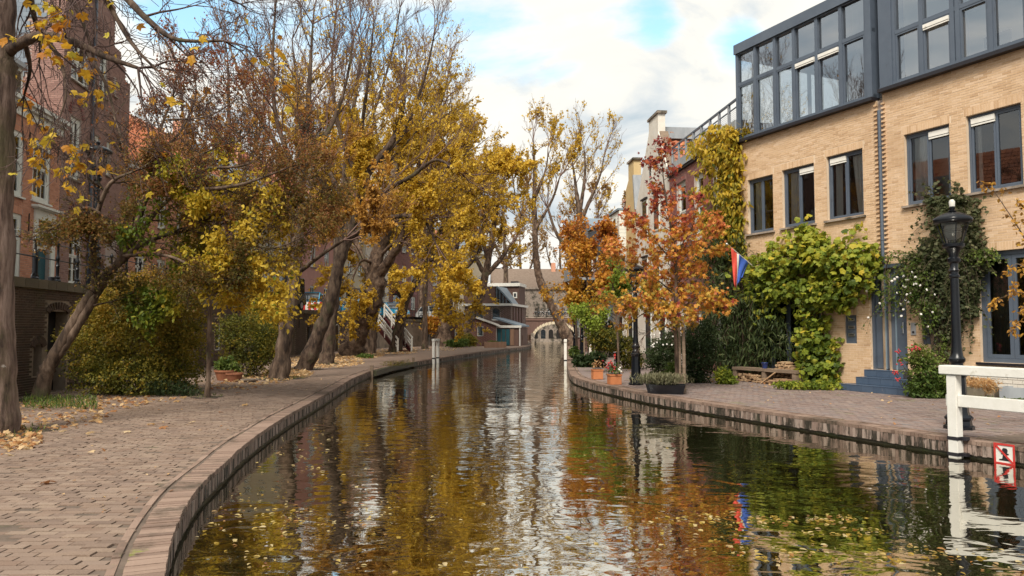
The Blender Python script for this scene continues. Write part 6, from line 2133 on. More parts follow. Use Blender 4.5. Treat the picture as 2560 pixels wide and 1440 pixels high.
def strings(root, P, n, L, size, key, tmpl, tintv, grav=-0.2, outw=None):
    """shoots and hanging sprays that break the outline"""
    c = P.mean(0)
    Q, polys = [], []
    for i in range(n):
        p = P[NR.integers(len(P))].copy()
        d = (p - c) * np.array([1, 1, 0.8])
        d = d / (np.linalg.norm(d) + 1e-6) + NR.normal(0, 0.45, 3) + (0 if outw is None else np.array(outw))
        l_ = L * NR.uniform(0.4, 1.2)
        pts = [p]
        k = 6
        for j in range(k):
            d = d / np.linalg.norm(d)
            d[2] += grav
            p = p + d * l_ / k
            pts.append(p)
            if p[2] > 0.05:
                Q += [p + NR.normal(0, size * 0.3, 3) for _ in range(2)]
        polys.append((np.array(pts) - np.array(root.location), np.linspace(0.008, 0.003, len(pts))))
    Q = np.array(Q)
    m = len(Q)
    leaves(root, Q, size * NR.uniform(0.5, 1.2, m), key, np.clip(tintv + NR.normal(0, 0.2, m), 0, 1), tmpl, 'sprays', b=0.2, droop=0.5)
    if root.rotation_euler[2]:
        Mi = np.array(root.rotation_euler.to_matrix().inverted())
        polys = [(q[0] @ Mi.T, q[1]) for q in polys]
    link('shoots', tubes_mesh('shoots', polys, 3), root, M['bark_d'], 'stuff')


def bush(name, label, base, bl, n, size, key, cat='bush', tmpl=T_KITE, tintf=None, stems=9, **kw):
    root = thing(name, label, cat, base)
    P = blobs(root, bl, n, size, key, tmpl, tintf, **kw)
    if n > 2000:
        strings(root, P, n // 170, 0.22 * max(q[5] for q in bl) + 0.25, size * 1.15, key, tmpl, 0.6, -0.05)
    polys = []
    for i in range(stems):
        q = P[NR.integers(len(P))]
        b0 = Vector(base) + Vector((R.gauss(0, 0.08), R.gauss(0, 0.08), -0.02))
        mid = b0 * 0.45 + Vector(q) * 0.55 + Vector((R.gauss(0, 0.08), R.gauss(0, 0.08), 0.1))
        polys.append((np.array([b0, (b0 + mid) / 2, mid, Vector(q)]) - np.array(base), np.array([0.018, 0.014, 0.010, 0.004])))
    link('stems', tubes_mesh('stems', polys, 4), root, M['bark_d'], 'stuff')
    return root


def pxb(Y, *lst):              # blobs from picture ellipses (x, y, rx, ry)
    o = []
    for q in lst:
        c = A(q[0], q[1], Y + (q[4] if len(q) > 4 else 0))
        k = Y / FPX
        o.append((c.x, c.y, c.z, q[2] * k, max(q[2], q[3]) * k * 0.8, q[3] * k))
    return o


bush('large_bush', 'large rounded olive and gold bush in front of the wharf wall', tuple(G(350, 985)),
     pxb(19.6, (340, 850, 140, 125), (260, 850, 80, 120, -.2), (430, 890, 80, 100, -.3), (390, 740, 110, 75), (300, 760, 80, 70), (450, 800, 60, 90), (340, 940, 140, 50, -.5)),
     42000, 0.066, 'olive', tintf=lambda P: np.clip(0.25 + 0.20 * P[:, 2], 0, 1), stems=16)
bush('wall_shrub', 'dark green shrub growing at the wharf wall between sapling and first tree', tuple(G(625, 940)),
     pxb(26.0, (620, 850, 65, 75), (580, 830, 40, 50), (665, 860, 40, 60), (610, 910, 60, 35)), 9000, 0.075, 'olive', tintf=lambda P: np.full(len(P), 0.28))
bush('wall_shrub', 'yellow creeper shrub on the wall directly left of the first straight trunk', tuple(A(672, 900, 29)),
     pxb(28.5, (668, 820, 28, 60), (655, 770, 40, 35)), 2600, 0.10, 'bright', tintf=lambda P: np.full(len(P), 0.4))
bush('low_plant', 'dark ferny plant at the right foot of the large bush', tuple(G(415, 985)), pxb(18.6, (415, 968, 50, 22), (470, 975, 35, 18)), 1500, 0.09, 'dgreen', 'plant', T_LANCE)
bush('low_bush', 'low round juniper bush in front of the shed door', tuple(G(1135, 866)), pxb(64, (1137, 858, 22, 10), (1155, 856, 16, 10)), 2500, 0.13, 'green')
bush('low_bush', 'taller bush at the foot of the leaning plane tree', tuple(G(1165, 863)), pxb(66, (1166, 850, 24, 15), (1180, 853, 12, 12)), 3000, 0.13, 'olive')
bush('low_bush', 'small clipped bush at the foot of the stout plane tree', tuple(G(912, 895)), pxb(42, (912, 892, 20, 7)), 1300, 0.09, 'green')
bush('edge_weeds', 'tuft of weeds growing on the left quay edge by the dark beam', tuple(G(985, 912)), pxb(33.5, (985, 908, 35, 8), (1015, 905, 15, 8)), 900, 0.07, 'olive', 'plant', T_LANCE)
bush('wall_shrub', 'red brown creeper hanging on the wall left of the shed', tuple(A(1082, 850, 70)), pxb(69, (1080, 810, 22, 22), (1095, 800, 14, 14)), 1500, 0.2, 'orange2')

# ---- right bank trees
Yl = 19.9
LIQ = dict(start=0.22, per_m=9, L=0.88, lvl=1, nch=[0, 5], ratio=0.55, ang=1.0, wob=0.08, up=[0.02, 0.06], rmin=0.004, r0=0.016)
lb = G(1693, 976)


def liq_t(P):
    z = P[:, 2]
    return NR.normal(0, 0.09, len(P)) + np.clip(0.18 + 0.075 * (z - 1.8) + 0.32 / (1 + np.exp(-(z - 4.7) * 2.5)), 0.03, 0.95)


tree('maple_leaved_tree', 'young tree with star shaped orange leaves turning red at the top', 'tree', tuple(lb),
     [PX(lb.y, (1694, 978, .075), (1692, 900, .062), (1688, 820, .058), (1690, 740, .05), (1688, 640, .04), (1672, 540, .03), (1660, 460, .02), (1655, 405, .01)),
      PX(lb.y, (1690, 800, .02), (1640, 770, .018, -.2), (1585, 800, .008, -.3)), PX(lb.y, (1690, 780, .02), (1750, 740, .016, -.2), (1775, 745, .008, -.3)),
      PX(lb.y, (1690, 740, .02), (1620, 680, .016, .2), (1560, 650, .008, .3)), PX(lb.y, (1689, 700, .02), (1750, 640, .016, .2), (1780, 600, .008, .3)),
      PX(lb.y, (1688, 660, .02), (1635, 600, .014, -.3), (1608, 570, .008, -.4)), PX(lb.y, (1684, 640, .02), (1725, 580, .014, -.2), (1738, 540, .008, -.3)),
      PX(lb.y, (1692, 830, .018), (1650, 815, .014, -.4), (1610, 840, .008, -.6)), PX(lb.y, (1690, 760, .02), (1600, 730, .014, -.5), (1545, 745, .008, -.6))],
     M['bark'], M['bark_d'], LIQ, 'orange', 5000, 0.125, lambda x, y, z: 1.0 if z > 1.75 else 0.0, liq_t, T_STAR, nsingle=300, spread=0.12, lump=False)
Yo = 41
tree('orange_tree', 'small orange gold tree behind the pots with dark trunk', 'tree', tuple(G(1478, 897)),
     [PX(Yo, (1478, 899, .09), (1474, 820, .08), (1470, 740, .06), (1466, 660, .04), (1462, 590, .02)),
      PX(Yo, (1473, 790, .03), (1440, 740, .02), (1415, 730, .01)), PX(Yo, (1472, 770, .03), (1505, 720, .02), (1525, 690, .01)),
      PX(Yo, (1469, 700, .03), (1440, 650, .02), (1430, 610, .01)), PX(Yo, (1468, 690, .03), (1500, 640, .02), (1510, 600, .01))],
     M['bark'], M['bark_d'], dict(SAP, L=1.5, per_m=3.5, start=.35), 'orange2', 7500, 0.16, None, lambda P: np.clip(0.35 + 0.1 * (P[:, 2] - 4), 0, 1), T_MAPLE, spread=.25)
tree('orange_tree', 'second orange gold tree further back beside the white mooring post', 'tree', tuple(G(1440, 880)),
     [PX(52, (1442, 882, .10), (1440, 800, .09), (1436, 720, .06), (1440, 630, .03)), PX(52, (1440, 790, .04), (1420, 740, .02)), PX(52, (1438, 760, .04), (1465, 700, .02)), PX(52, (1437, 720, .04), (1470, 640, .02))],
     M['bark'], M['bark_d'], dict(SAP, L=1.6, per_m=3.5, start=.35), 'orange2', 4500, 0.2, None, lambda P: np.full(len(P), .5), T_MAPLE, spread=.3)
Yg = 27.5
tree('lime_tree', 'small tree with lime green leaves left of the orange star leaved tree', 'tree', tuple(G(1545, 932)),
     [PX(Yg, (1547, 934, .05), (1545, 860, .045), (1540, 790, .04), (1532, 720, .025), (1530, 690, .01)), PX(Yg, (1540, 790, .02), (1510, 760, .015), (1480, 765, .008)),
      PX(Yg, (1538, 770, .02), (1570, 735, .015), (1590, 725, .008)), PX(Yg, (1542, 820, .02), (1525, 800, .014), (1505, 800, .008))],
     M['bark'], M['bark_d'], dict(SAP, L=0.9, per_m=4, start=.5), 'lime', 3400, 0.13, None, None, T_OVAL, nsingle=200, spread=.16)


def climber(name, label, regions, n, size, key, tmpl, tintf=None, out=(0.02, 0.35), nsingle=0, b=0.55, droop=0.7, stems=(), cat='climber', bark='bark_d'):
    """regions: picture ellipses (x, y, rx, ry[, weight, out]) on the plane of the right facades"""
    root = thing(name, label, cat, tuple(FL(*wall_at(regions[0][0], 960))), FRZ)
    ar = np.array([q[2] * q[3] * (q[4] if len(q) > 4 else 1) for q in regions])
    idx = NR.choice(len(regions), n, p=ar / ar.sum())
    a = NR.uniform(0, 2 * PI, n)
    r_ = np.sqrt(NR.random(n))
    P = np.empty((n, 3))
    dirn = -np.array(FN)
    for i in range(n):
        q = regions[idx[i]]
        ed = 1 + 0.16 * math.sin(a[i] * 5 + q[0]) + 0.1 * math.sin(a[i] * 11)
        u, z = wall_uz(q[0] + q[2] * r_[i] * math.cos(a[i]) * ed, q[1] + q[3] * r_[i] * math.sin(a[i]) * ed)
        o = q[5] if len(q) > 5 else out[1]
        h_ = out[0] + (o - out[0]) * NR.random() * math.sqrt(max(0.05, 1 - r_[i] ** 2 * 0.8))
        p = FL(u, -h_, max(z, 0.03))
        P[i] = p
    cl = np.abs(np.sin(np.floor(P / 0.28).astype(int) @ np.array([3.7, 9.1, 5.3])) * 437.58) % 1.0
    tint = (tintf(P) if tintf else 0.45) + 0.42 * (cl - 0.5) + NR.normal(0, 0.13, n)
    leaves(root, P, size * NR.uniform(0.6, 1.3, n), key, tint, tmpl, 'foliage', bias=tuple(dirn * 0.8 + np.array([0, 0, 0.6])), b=b, droop=droop, nsingle=nsingle)
    strings(root, P, n // 45, 0.75, size, key, tmpl, float(np.clip(tint.mean() + 0.12, 0, 1)), -0.28, dirn * 0.5)
    if stems:
        polys = []
        for st in stems:
            pts = []
            for (x, y, o) in st:
                u, z = wall_uz(x, y)
                pts.append(FL(u, -o, max(z, 0.0)))
            Pp = catmull([tuple(p) for p in pts], 4)
            loc = np.array(root.matrix_basis.inverted()) if False else None
            Mi = (Matrix.Translation(root.location) @ root.rotation_euler.to_matrix().to_4x4()).inverted()
            Pp = np.array([tuple(Mi @ Vector(p)) for p in Pp])
            polys.append((Pp, np.linspace(0.03, 0.008, len(Pp))))
        link('stems', tubes_mesh('stems', polys, 5), root, M[bark], 'stuff')
    return root


def wall_uz(x, y):
    d = ray(x, y)
    n2 = Vector((FN.x, FN.y))
    t_ = (Vector((P0.x, P0.y)) @ n2) / (Vector((d.x, d.y)) @ n2)
    p = Vector((0, 0, 1.7)) + d * t_
    return (p - P0).to_2d() @ FD.to_2d(), p.z


def wall_at(x, y):
    u, z = wall_uz(x, y)
    return (u, -0.05, 0.0)


climber('golden_climber', 'yellow green climber hanging down the corner from the roof terrace', [(1815, 335, 40, 26), (1768, 368, 40, 24, .8), (1835, 385, 30, 55), (1795, 405, 28, 40, .7), (1840, 460, 24, 50), (1800, 480, 38, 28, .8), (1758, 480, 22, 18, .5), (1845, 530, 20, 55), (1805, 560, 34, 50, .9), (1770, 545, 22, 30, .5), (1835, 600, 34, 45), (1852, 575, 16, 50)],
        3500, 0.23, 'wist', (T_LANCE[0] * np.array([2.2, 1, 1]), T_LANCE[1]), lambda P: np.clip(0.10 + 0.095 * P[:, 2], 0.1, .9), (0.02, 0.6), nsingle=300, droop=1.3, stems=[[(1830, 900, .1), (1835, 700, .15), (1828, 500, .12), (1815, 350, .1)]])
climber('bamboo', 'dark green bamboo with drooping narrow leaves in front of the garden window', [(1800, 640, 45, 55), (1840, 720, 45, 80), (1830, 820, 45, 90), (1850, 880, 60, 50), (1890, 800, 50, 60, .6), (1890, 880, 50, 50, .8), (1950, 850, 45, 50, .6), (1930, 800, 50, 35, .6), (1920, 740, 40, 40, .5), (1840, 620, 40, 40)],
        6400, 0.24, 'bamboo', T_LANCE, lambda P: np.full(len(P), 0.42), (0.1, 0.9), nsingle=200, b=0.2, droop=1.3,
        stems=[[(1835 + i * 11, 930, .4), (1830 + i * 10, 800, .45), (1822 + i * 9, 640 + (i % 3) * 25, .5)] for i in range(7)])
climber('grape_vine', 'yellow green vine with large lobed leaves arching over window and door', [(1930, 670, 55, 38), (1985, 650, 60, 45), (2050, 640, 60, 45), (2120, 650, 65, 45), (2180, 640, 35, 35), (1920, 730, 45, 40, .8), (1980, 720, 60, 35), (2070, 720, 60, 50), (2130, 720, 50, 50, .8), (2040, 610, 35, 40), (1960, 780, 20, 20, .5),
        (2050, 800, 35, 60, .5), (2065, 880, 40, 60), (2065, 930, 52, 40), (2035, 560, 10, 25, .6), (1990, 590, 30, 10, .5), (2145, 590, 10, 30, .5), (2195, 690, 25, 40, .5), (2050, 860, 25, 60)],
        4300, 0.18, 'grape', T_GRAPE, lambda P: np.clip(0.42 + 0.10 * (P[:, 2] - 2.2), .15, .8), (0.03, 0.85), nsingle=300, droop=0.8,
        stems=[[(2060, 960, .1), (2050, 850, .15), (2040, 740, .2), (1980, 690, .25), (1900, 660, .2)], [(2070, 960, .1), (2065, 840, .15), (2080, 720, .2), (2140, 660, .2), (2200, 640, .1)]])
climber('ivy', 'dark ivy column climbing the wall behind the near street lamp', [(2390, 545, 62, 50), (2400, 600, 60, 60), (2350, 640, 55, 45), (2420, 660, 50, 60), (2340, 700, 50, 50, .8), (2410, 740, 45, 60, .8), (2350, 500, 30, 12), (2415, 500, 35, 10), (2380, 800, 30, 60, .5), (2395, 480, 6, 26, .4), (2350, 470, 4, 18, .3), (2440, 640, 40, 20, .7)],
        9500, 0.085, 'ivy', T_GRAPE, lambda P: np.clip(0.35 + 0.09 * (P[:, 2] - 2), .2, .8), (0.015, 0.28), droop=1.0,
        stems=[[(2375, 930, .05), (2370, 800, .08), (2385, 650, .08), (2390, 520, .05)], [(2350, 900, .05), (2345, 780, .08), (2350, 650, .06)]])
climber('rose_climber', 'pale leaved climbing rose with small white flowers right of the door', [(2310, 720, 35, 60), (2300, 670, 40, 40, .7), (2250, 720, 30, 45, .35), (2340, 790, 28, 50, .7), (2260, 640, 50, 15, .3), (2225, 760, 15, 35, .3), (2380, 870, 25, 40, .5), (2470, 640, 45, 20, .8)],
        2600, 0.075, 'green', T_OVAL, lambda P: np.full(len(P), 0.5), (0.05, 0.45), droop=0.5, stems=[[(2345, 930, .1), (2330, 800, .15), (2300, 690, .2), (2240, 640, .15), (2220, 700, .2)], [(2340, 920, .1), (2350, 760, .15), (2420, 650, .2), (2500, 640, .2)]])
rt = thing('rose_flowers', 'small white rose flowers scattered on the climber right of the door', 'flowers', tuple(FL(1.0, -0.3, 0)), FRZ)
mbf = MB()
for i in range(34):
    x, y = R.gauss(2300, 28), R.gauss(735, 35)
    if i > 26:
        x, y = R.uniform(2190, 2270), R.uniform(690, 800)
    u, z = wall_uz(x, y)
    p = Vector((u - 1.0, -R.uniform(0.0, 0.22), z))
    i0 = len(mbf.v)
    mbf.lathe([(0.008, 0), (0.034, 0.012), (0.028, 0.03), (0.01, 0.022)], 7)
    mbf.move(i0, Matrix.Translation(p) @ Matrix.Rotation(R.uniform(0, 6), 4, 'Z') @ Matrix.Rotation(1.3, 4, 'X') @ Matrix.Scale(R.uniform(.8, 1.25), 4))
mbf.build('petals', M['rose'], rt, kind='stuff')

bush('door_shrub', 'loose green shrub with red flower heads beside the tiled steps', tuple(G(2320, 992)),
     pxb(18.2, (2320, 940, 48, 48), (2300, 890, 30, 30), (2350, 960, 40, 38), (2290, 975, 25, 20), (2330, 985, 45, 18)), 5200, 0.075, 'green', tmpl=T_OVAL, tintf=lambda P: np.clip(.25 + .5 * P[:, 2], 0, 1), stems=14)
rt = thing('red_flowers', 'red flower heads standing out of the shrub beside the steps', 'flowers', tuple(G(2265, 985)))
mbf = MB()
stm = MB()
for (x, y) in ((2243, 878), (2278, 874), (2285, 868), (2240, 930), (2243, 948), (2252, 905), (2295, 872), (2236, 932)):
    p = A(x, y, 18.0 + R.uniform(-.2, .2)) - Vector(rt.location)
    for k in range(7):
        i0 = len(mbf.v)
        mbf.lathe([(0.004, 0), (0.022, 0.02), (0.014, 0.035)], 6)
        mbf.move(i0, Matrix.Translation(p + Vector((R.gauss(0, .03), R.gauss(0, .03), R.gauss(0, .025)))) @ Matrix.Rotation(R.uniform(0, 6), 4, 'X'))
    stm.tube([p, p + Vector((0.12, 0.1, -0.12)), p + Vector((0.35, 0.2, -0.4))], 0.005, 4)
mbf.build('petals', M['redflower'], rt, kind='stuff')
stm.build('stalks', M['bark_d'], rt, kind='stuff')
bush('dark_shrub', 'dense dark green shrub leaning on the purple brick wall', tuple(G(1745, 950)), pxb(23.2, (1748, 880, 42, 70), (1735, 930, 35, 35), (1765, 840, 28, 45), (1720, 860, 20, 40)), 11000, 0.06, 'dgreen', tintf=lambda P: np.full(len(P), .4))
bush('flowering_shrub', 'grey green shrub with small white flowers in front of the white house', tuple(G(1655, 930)), pxb(25.5, (1655, 885, 36, 42), (1680, 860, 26, 36), (1640, 905, 25, 25)), 7000, 0.062, 'dgreen', tintf=lambda P: np.full(len(P), .62))
rt = thing('white_flowers', 'small white flowers on the grey green shrub', 'flowers', tuple(G(1655, 932)))
mbf = MB()
for i in range(16):
    p = A(R.uniform(1625, 1695), R.uniform(830, 870), 24.6) - Vector(rt.location)
    i0 = len(mbf.v)
    mbf.lathe([(0.008, 0), (0.032, 0.01), (0.025, 0.02), (0.008, 0.02)], 7)
    mbf.move(i0, Matrix.Translation(p) @ Matrix.Rotation(1.2, 4, 'X'))
mbf.build('petals', M['rose'], rt, kind='stuff')
bush('green_shrub', 'small bright green plant behind the boat shaped planter', tuple(G(1680, 962)), pxb(21.5, (1682, 930, 20, 25), (1668, 940, 14, 15)), 900, 0.09, 'green', 'plant', T_OVAL)
bush('bench_plant', 'green plant at the left end of the log bench', tuple(G(1808, 958)), pxb(22.5, (1808, 940, 22, 22), (1825, 950, 18, 14)), 1100, 0.08, 'grape', 'plant', T_OVAL)
bush('leafy_heap', 'yellow green low plants on the paving under the vine', tuple(G(2020, 968)), pxb(20.6, (2000, 962, 45, 10), (2060, 965, 45, 13), (1960, 960, 25, 8)), 1500, 0.085, 'grape', 'plant', T_OVAL)
bush('quay_plant', 'broad leaved dark plants on the quay left of the first clay pot', tuple(G(1475, 915)), pxb(32.5, (1450, 900, 18, 16), (1490, 898, 26, 20), (1465, 905, 25, 12)), 1600, 0.16, 'dgreen', 'plant', T_OVAL)
bush('quay_plant', 'low green plant right behind the white mooring post', tuple(G(1432, 890)), pxb(42, (1435, 880, 12, 12)), 700, 0.13, 'green', 'plant', T_OVAL)
bush('dark_shrub', 'tangled brown green shrub behind the bicycle', tuple(G(1565, 920)), pxb(31, (1570, 880, 28, 38), (1590, 900, 18, 20), (1525, 850, 40, 30), (1490, 840, 25, 30)), 7000, 0.085, 'olive', tintf=lambda P: np.full(len(P), .25))
bush('dark_shrub', 'dark evergreen shrubs along the far houses of the right bank', tuple(G(1510, 900)), pxb(44, (1510, 850, 30, 34), (1540, 830, 28, 30), (1490, 870, 20, 20)), 6000, 0.12, 'dgreen', tintf=lambda P: np.full(len(P), .5))
# orange twig reaching in at the right edge
tree('edge_tree', 'orange leaved tree standing outside the right edge, twigs reaching into view', 'tree', (9.6, 11.6, 0),
     [([(9.6, 11.6, 0), (9.5, 11.55, 1.6), (9.3, 11.5, 2.6), (9.2, 11.5, 3.4)], [.06, .05, .035, .01])] +
     [PX(11.6, (2660, 720, .02), (2590, 640, .014), (2540, 560, .009), (2480, 470, .004)), PX(11.6, (2660, 760, .02), (2590, 690, .012), (2540, 660, .006), (2535, 700, .003)), PX(11.6, (2650, 800, .016), (2590, 760, .01), (2555, 770, .005), (2540, 810, .003)),
      PX(11.6, (2650, 650, .016), (2600, 570, .01), (2560, 520, .005)), PX(11.6, (2640, 880, .012), (2570, 740, .008), (2500, 745, .003))],
     M['bark'], M['bark_d'], dict(start=.6, per_m=9, L=.28, lvl=0, nch=[0], ratio=.5, ang=.8, wob=.1, up=[0.0], rmin=.002, r0=.004, lstart=.4), 'ochre', 520, 0.075, None, lambda P: np.full(len(P), .8), T_OVAL, nsingle=260, lump=False, spread=.05)


# ---------------------------------------------------------------- street lamps
def lamp(base, label, scale=1.0):
    r = thing('street_lamp', label, 'street lamp', base, 0, 'old fashioned lamps along the quays')
    s = scale
    ped = MB().lathe([(0.235, 0.0), (0.235, 0.05), (0.20, 0.07), (0.19, 0.14), (0.215, 0.17), (0.215, 0.20), (0.175, 0.24)], 8)
    ped.lathe([(0.17, 0.24), (0.155, 0.30), (0.135, 0.62), (0.125, 0.86), (0.15, 0.90), (0.155, 0.94), (0.12, 0.98)], 8)
    ped.build('pedestal', M['iron'], r, True, auto=25)
    MB().lathe([(0.115, 0.98), (0.12, 1.02), (0.095, 1.06), (0.09, 1.10), (0.125, 1.14), (0.13, 1.18), (0.10, 1.22), (0.085, 1.30), (0.075, 1.45), (0.066, 2.55), (0.085, 2.57), (0.085, 2.60), (0.066, 2.62), (0.066, 2.66), (0.085, 2.68), (0.066, 2.71), (0.066, 2.80), (0.10, 2.83), (0.105, 2.88), (0.075, 2.91), (0.085, 2.98), (0.13, 3.06)], 14).build('post', M['iron'], r, True, auto=35)
    ln = MB().lathe([(0.125, 3.06), (0.175, 3.085), (0.18, 3.13), (0.15, 3.145)], 12)
    ln.build('lantern_base', M['iron'], r, True, auto=35)
    n = 6
    gl_ = MB()
    bars = MB()
    for k in range(n):
        a0, a1 = 2 * PI * k / n + 0.2, 2 * PI * (k + 1) / n + 0.2
        b0, b1, t0, t1 = [(rr * math.cos(a), rr * math.sin(a), z) for rr, z, a in ((0.145, 3.145, a0), (0.145, 3.145, a1), (0.25, 3.50, a0), (0.25, 3.50, a1))]
        MB().quad(b0, b1, t1, t0).build('glass_panel', M['lampglass'], r)
        bars.bar(b0, t0, 0.016, 0.016)
    bars.build('glazing_bars', M['iron'], r)
    MB().lathe([(0.05, 3.20), (0.11, 3.25), (0.135, 3.32), (0.125, 3.34), (0.14, 3.355), (0.125, 3.375), (0.14, 3.39), (0.125, 3.41), (0.12, 3.46)], 16).build('lens', M['lens'], r, True)
    MB().lathe([(0.255, 3.48), (0.30, 3.50), (0.315, 3.54), (0.30, 3.575), (0.24, 3.61), (0.16, 3.655), (0.10, 3.675), (0.06, 3.68)], 36, wave=lambda a: 0.035 * math.cos(a * 6)).build('lamp_cap', M['iron'], r, True, auto=50)
    MB().lathe([(0.06, 3.68), (0.075, 3.70), (0.04, 3.72), (0.055, 3.76), (0.02, 3.79)], 10).build('finial', M['iron'], r, True)
    r.scale = (s, s, s)
    return r


lamp1 = lamp(tuple(G(2398, 1072)), 'black street lamp nearest on the right, standing behind the white railing')
note_kids(lamp1)
for px_, py_, sc_, lab in ((1590, 962, 0.98, 'black street lamp between the square clay pots and the black planter, lantern among orange leaves'),
                           (1455, 889, 1.0, 'dark street lamp under the orange gold trees on the right bank'),
                           (1437, 879, 1.0, 'farthest street lamp of the right bank beside the leaning bare trunk')):
    c = copy_tree(lamp1)
    c.location = G(px_, py_)
    c['label'] = lab
    c.scale = (sc_, sc_, sc_)
c = copy_tree(lamp1)
c.location = WP(sY(18.1) + 5.3, -0.5, STREET)
c.rotation_euler = (0, 0, 0.5)
c.scale = (1.3, 1.3, 1.3)
c['label'] = 'street lamp on the left street in front of the brown tower house'
MB().lathe([(0.0, 3.76), (0.045, 3.78), (0.05, 3.86), (0.03, 3.90), (0.005, 3.905)], 12).build('white_knob', M['lens'], lamp1, True)

# ---------------------------------------------------------------- white railing at the right edge
def edge_at(E, px_, z=0.0):
    pts = np.c_[E, np.full(len(E), z)]
    x, y, f = proj(pts)
    ok_ = (E[:, 1] > 3) & (E[:, 1] < 60)
    i = np.argmin(np.where(ok_, np.abs(x - px_), 1e9))
    T = E[min(i + 3, len(E) - 1)] - E[max(i - 3, 0)]
    T = T / np.linalg.norm(T)
    return Vector((E[i][0], E[i][1], 0)), Vector((T[0], T[1], 0))


REf = resample(RE, 0.02)[0]
LEf = resample(LE, 0.02)[0]
p, tv = edge_at(REf, 2398)
wr_ = thing('mooring_railing', 'white wooden railing with thick post bolted to the right quay edge', 'railing', tuple(p), math.atan2(-tv.y, -tv.x))
# local x runs towards the camera along the edge; local y points away from the water? checked below
outw = Vector((tv.y, -tv.x, 0)) * 1.0          # to the right of travel = land side
loc_out = Matrix.Rotation(-wr_.rotation_euler[2], 3, 'Z') @ outw
sg = 1 if loc_out.y > 0 else -1
yy = -sg * 0.085
MB().box(-0.075, 0.075, yy - 0.075, yy + 0.075, -0.36, 0.985).build('post', M['white'], wr_, bevel=0.008)
MB().box(-0.18, 3.4, yy - 0.10, yy + 0.10, 0.985, 1.125).build('top_rail', M['white'], wr_, bevel=0.012)
MB().box(0.077, 3.4, yy - 0.045, yy + 0.045, 0.50, 0.68).build('middle_rail', M['white'], wr_, bevel=0.008)
MB().box(-0.105, -0.077, yy - 0.05, yy + 0.05, 0.50, 0.68).build('rail_end', M['white'], wr_, bevel=0.006)
for z in (0.02, -0.22):
    b_ = MB().box(-0.082, 0.082, yy - 0.082, yy + 0.082, z - 0.025, z + 0.025).box(0.0825, 0.16, yy - sg * -0.02 - 0.02, yy + sg * 0.08 + 0.02, z - 0.025, z + 0.025)
    b_.build('iron_band', M['black_trim'], wr_)
for x_ in (0.03, -0.03):
    MB().lathe([(0.010, 0.245), (0.012, 0.252), (0.004, 0.258)], 8, (x_, yy)).build('bolt', M['black_trim'], wr_)
MB().box(3.2, 3.35, yy - 0.075, yy + 0.075, -0.36, 0.984).build('post', M['white'], wr_, bevel=0.008)

# no-mooring sign on the quay face
p, tv = edge_at(REf, 2516)
sn = thing('no_mooring_sign', 'square red framed sign with a slashed black bollard on the quay face', 'sign', (p.x, p.y, -0.13), math.atan2(-tv.y, -tv.x))
o_ = -sg * 0.03
f0 = 0.135
MB().box(-f0, f0, o_ - 0.008, o_ + 0.008, -f0 - 0.01, f0 + 0.01).build('board', M['white'], sn)
yf = o_ - sg * 0.010
fr_ = MB()
for (a, b, c_, d) in ((-f0 - .01, f0 + .01, f0 - .012, f0 + .016), (-f0 - .01, f0 + .01, -f0 - .016, -f0 + .012), (-f0 - .01, -f0 + .016, -f0 + .012, f0 - .012), (f0 - .016, f0 + .01, -f0 + .012, f0 - .012)):
    fr_.box(a, b, min(yf, yf - sg * 0.006), max(yf, yf - sg * 0.006), c_, d)
fr_.build('red_frame', M['red'], sn)
bo = [(-0.075, -0.095), (0.065, -0.095), (0.065, -0.078), (0.04, -0.07), (0.033, -0.01), (0.058, -0.008), (0.06, 0.012), (0.036, 0.016), (0.044, 0.035), (0.046, 0.06), (0.03, 0.085), (-0.012, 0.088), (-0.03, 0.07), (-0.03, 0.04), (-0.02, 0.016), (-0.045, 0.012), (-0.043, -0.008), (-0.022, -0.01), (-0.032, -0.07), (-0.075, -0.078)]
MB().prism(bo, 0.003, 'y', yf - 0.0015 - sg * 0.0).build('bollard_mark', M['black_trim'], sn)
MB().bar((-f0 + 0.02, yf - sg * 0.006, f0 - 0.02), (f0 - 0.02, yf - sg * 0.006, -f0 + 0.02), 0.006, 0.026, up=(1, 0, 1)).build('red_slash', M['red'], sn)
for (a, b) in ((-.12, .13), (.12, -.13)):
    pass


# white mooring frames further on
def mooring(px_, E, label, w=0.42):
    p, tv = edge_at(E, px_)
    r = thing('mooring_post', label, 'mooring post', tuple(p), math.atan2(tv.y, tv.x), 'white mooring posts along the canal')
    side_ = 1 if E is LEf else -1          # away from the water in local y
    y_ = -side_ * 0.09
    for x_ in (0, w):
        MB().box(x_ - 0.07, x_ + 0.07, y_ - 0.07, y_ + 0.07, -0.5, 0.97).build('post', M['white'], r, bevel=0.01)
        MB().box(x_ - 0.078, x_ + 0.078, y_ - 0.078, y_ + 0.078, 0.0, 0.07).build('iron_band', M['black_trim'], r)
    MB().box(-0.10, w + 0.10, y_ - 0.08, y_ + 0.08, 0.97, 1.10).build('top_rail', M['white'], r, bevel=0.01)
    return r


mooring(1080, LEf, 'white double mooring post on the left quay edge, standing in front of the brown shed', 0.85)
mr = mooring(1413, REf, 'white mooring post on the right quay edge below the bridge arch', 1.6)
MB().box(0.08, 1.5, 0.05, 0.13, 0.45, 0.58).build('middle_rail', M['white'], mr)

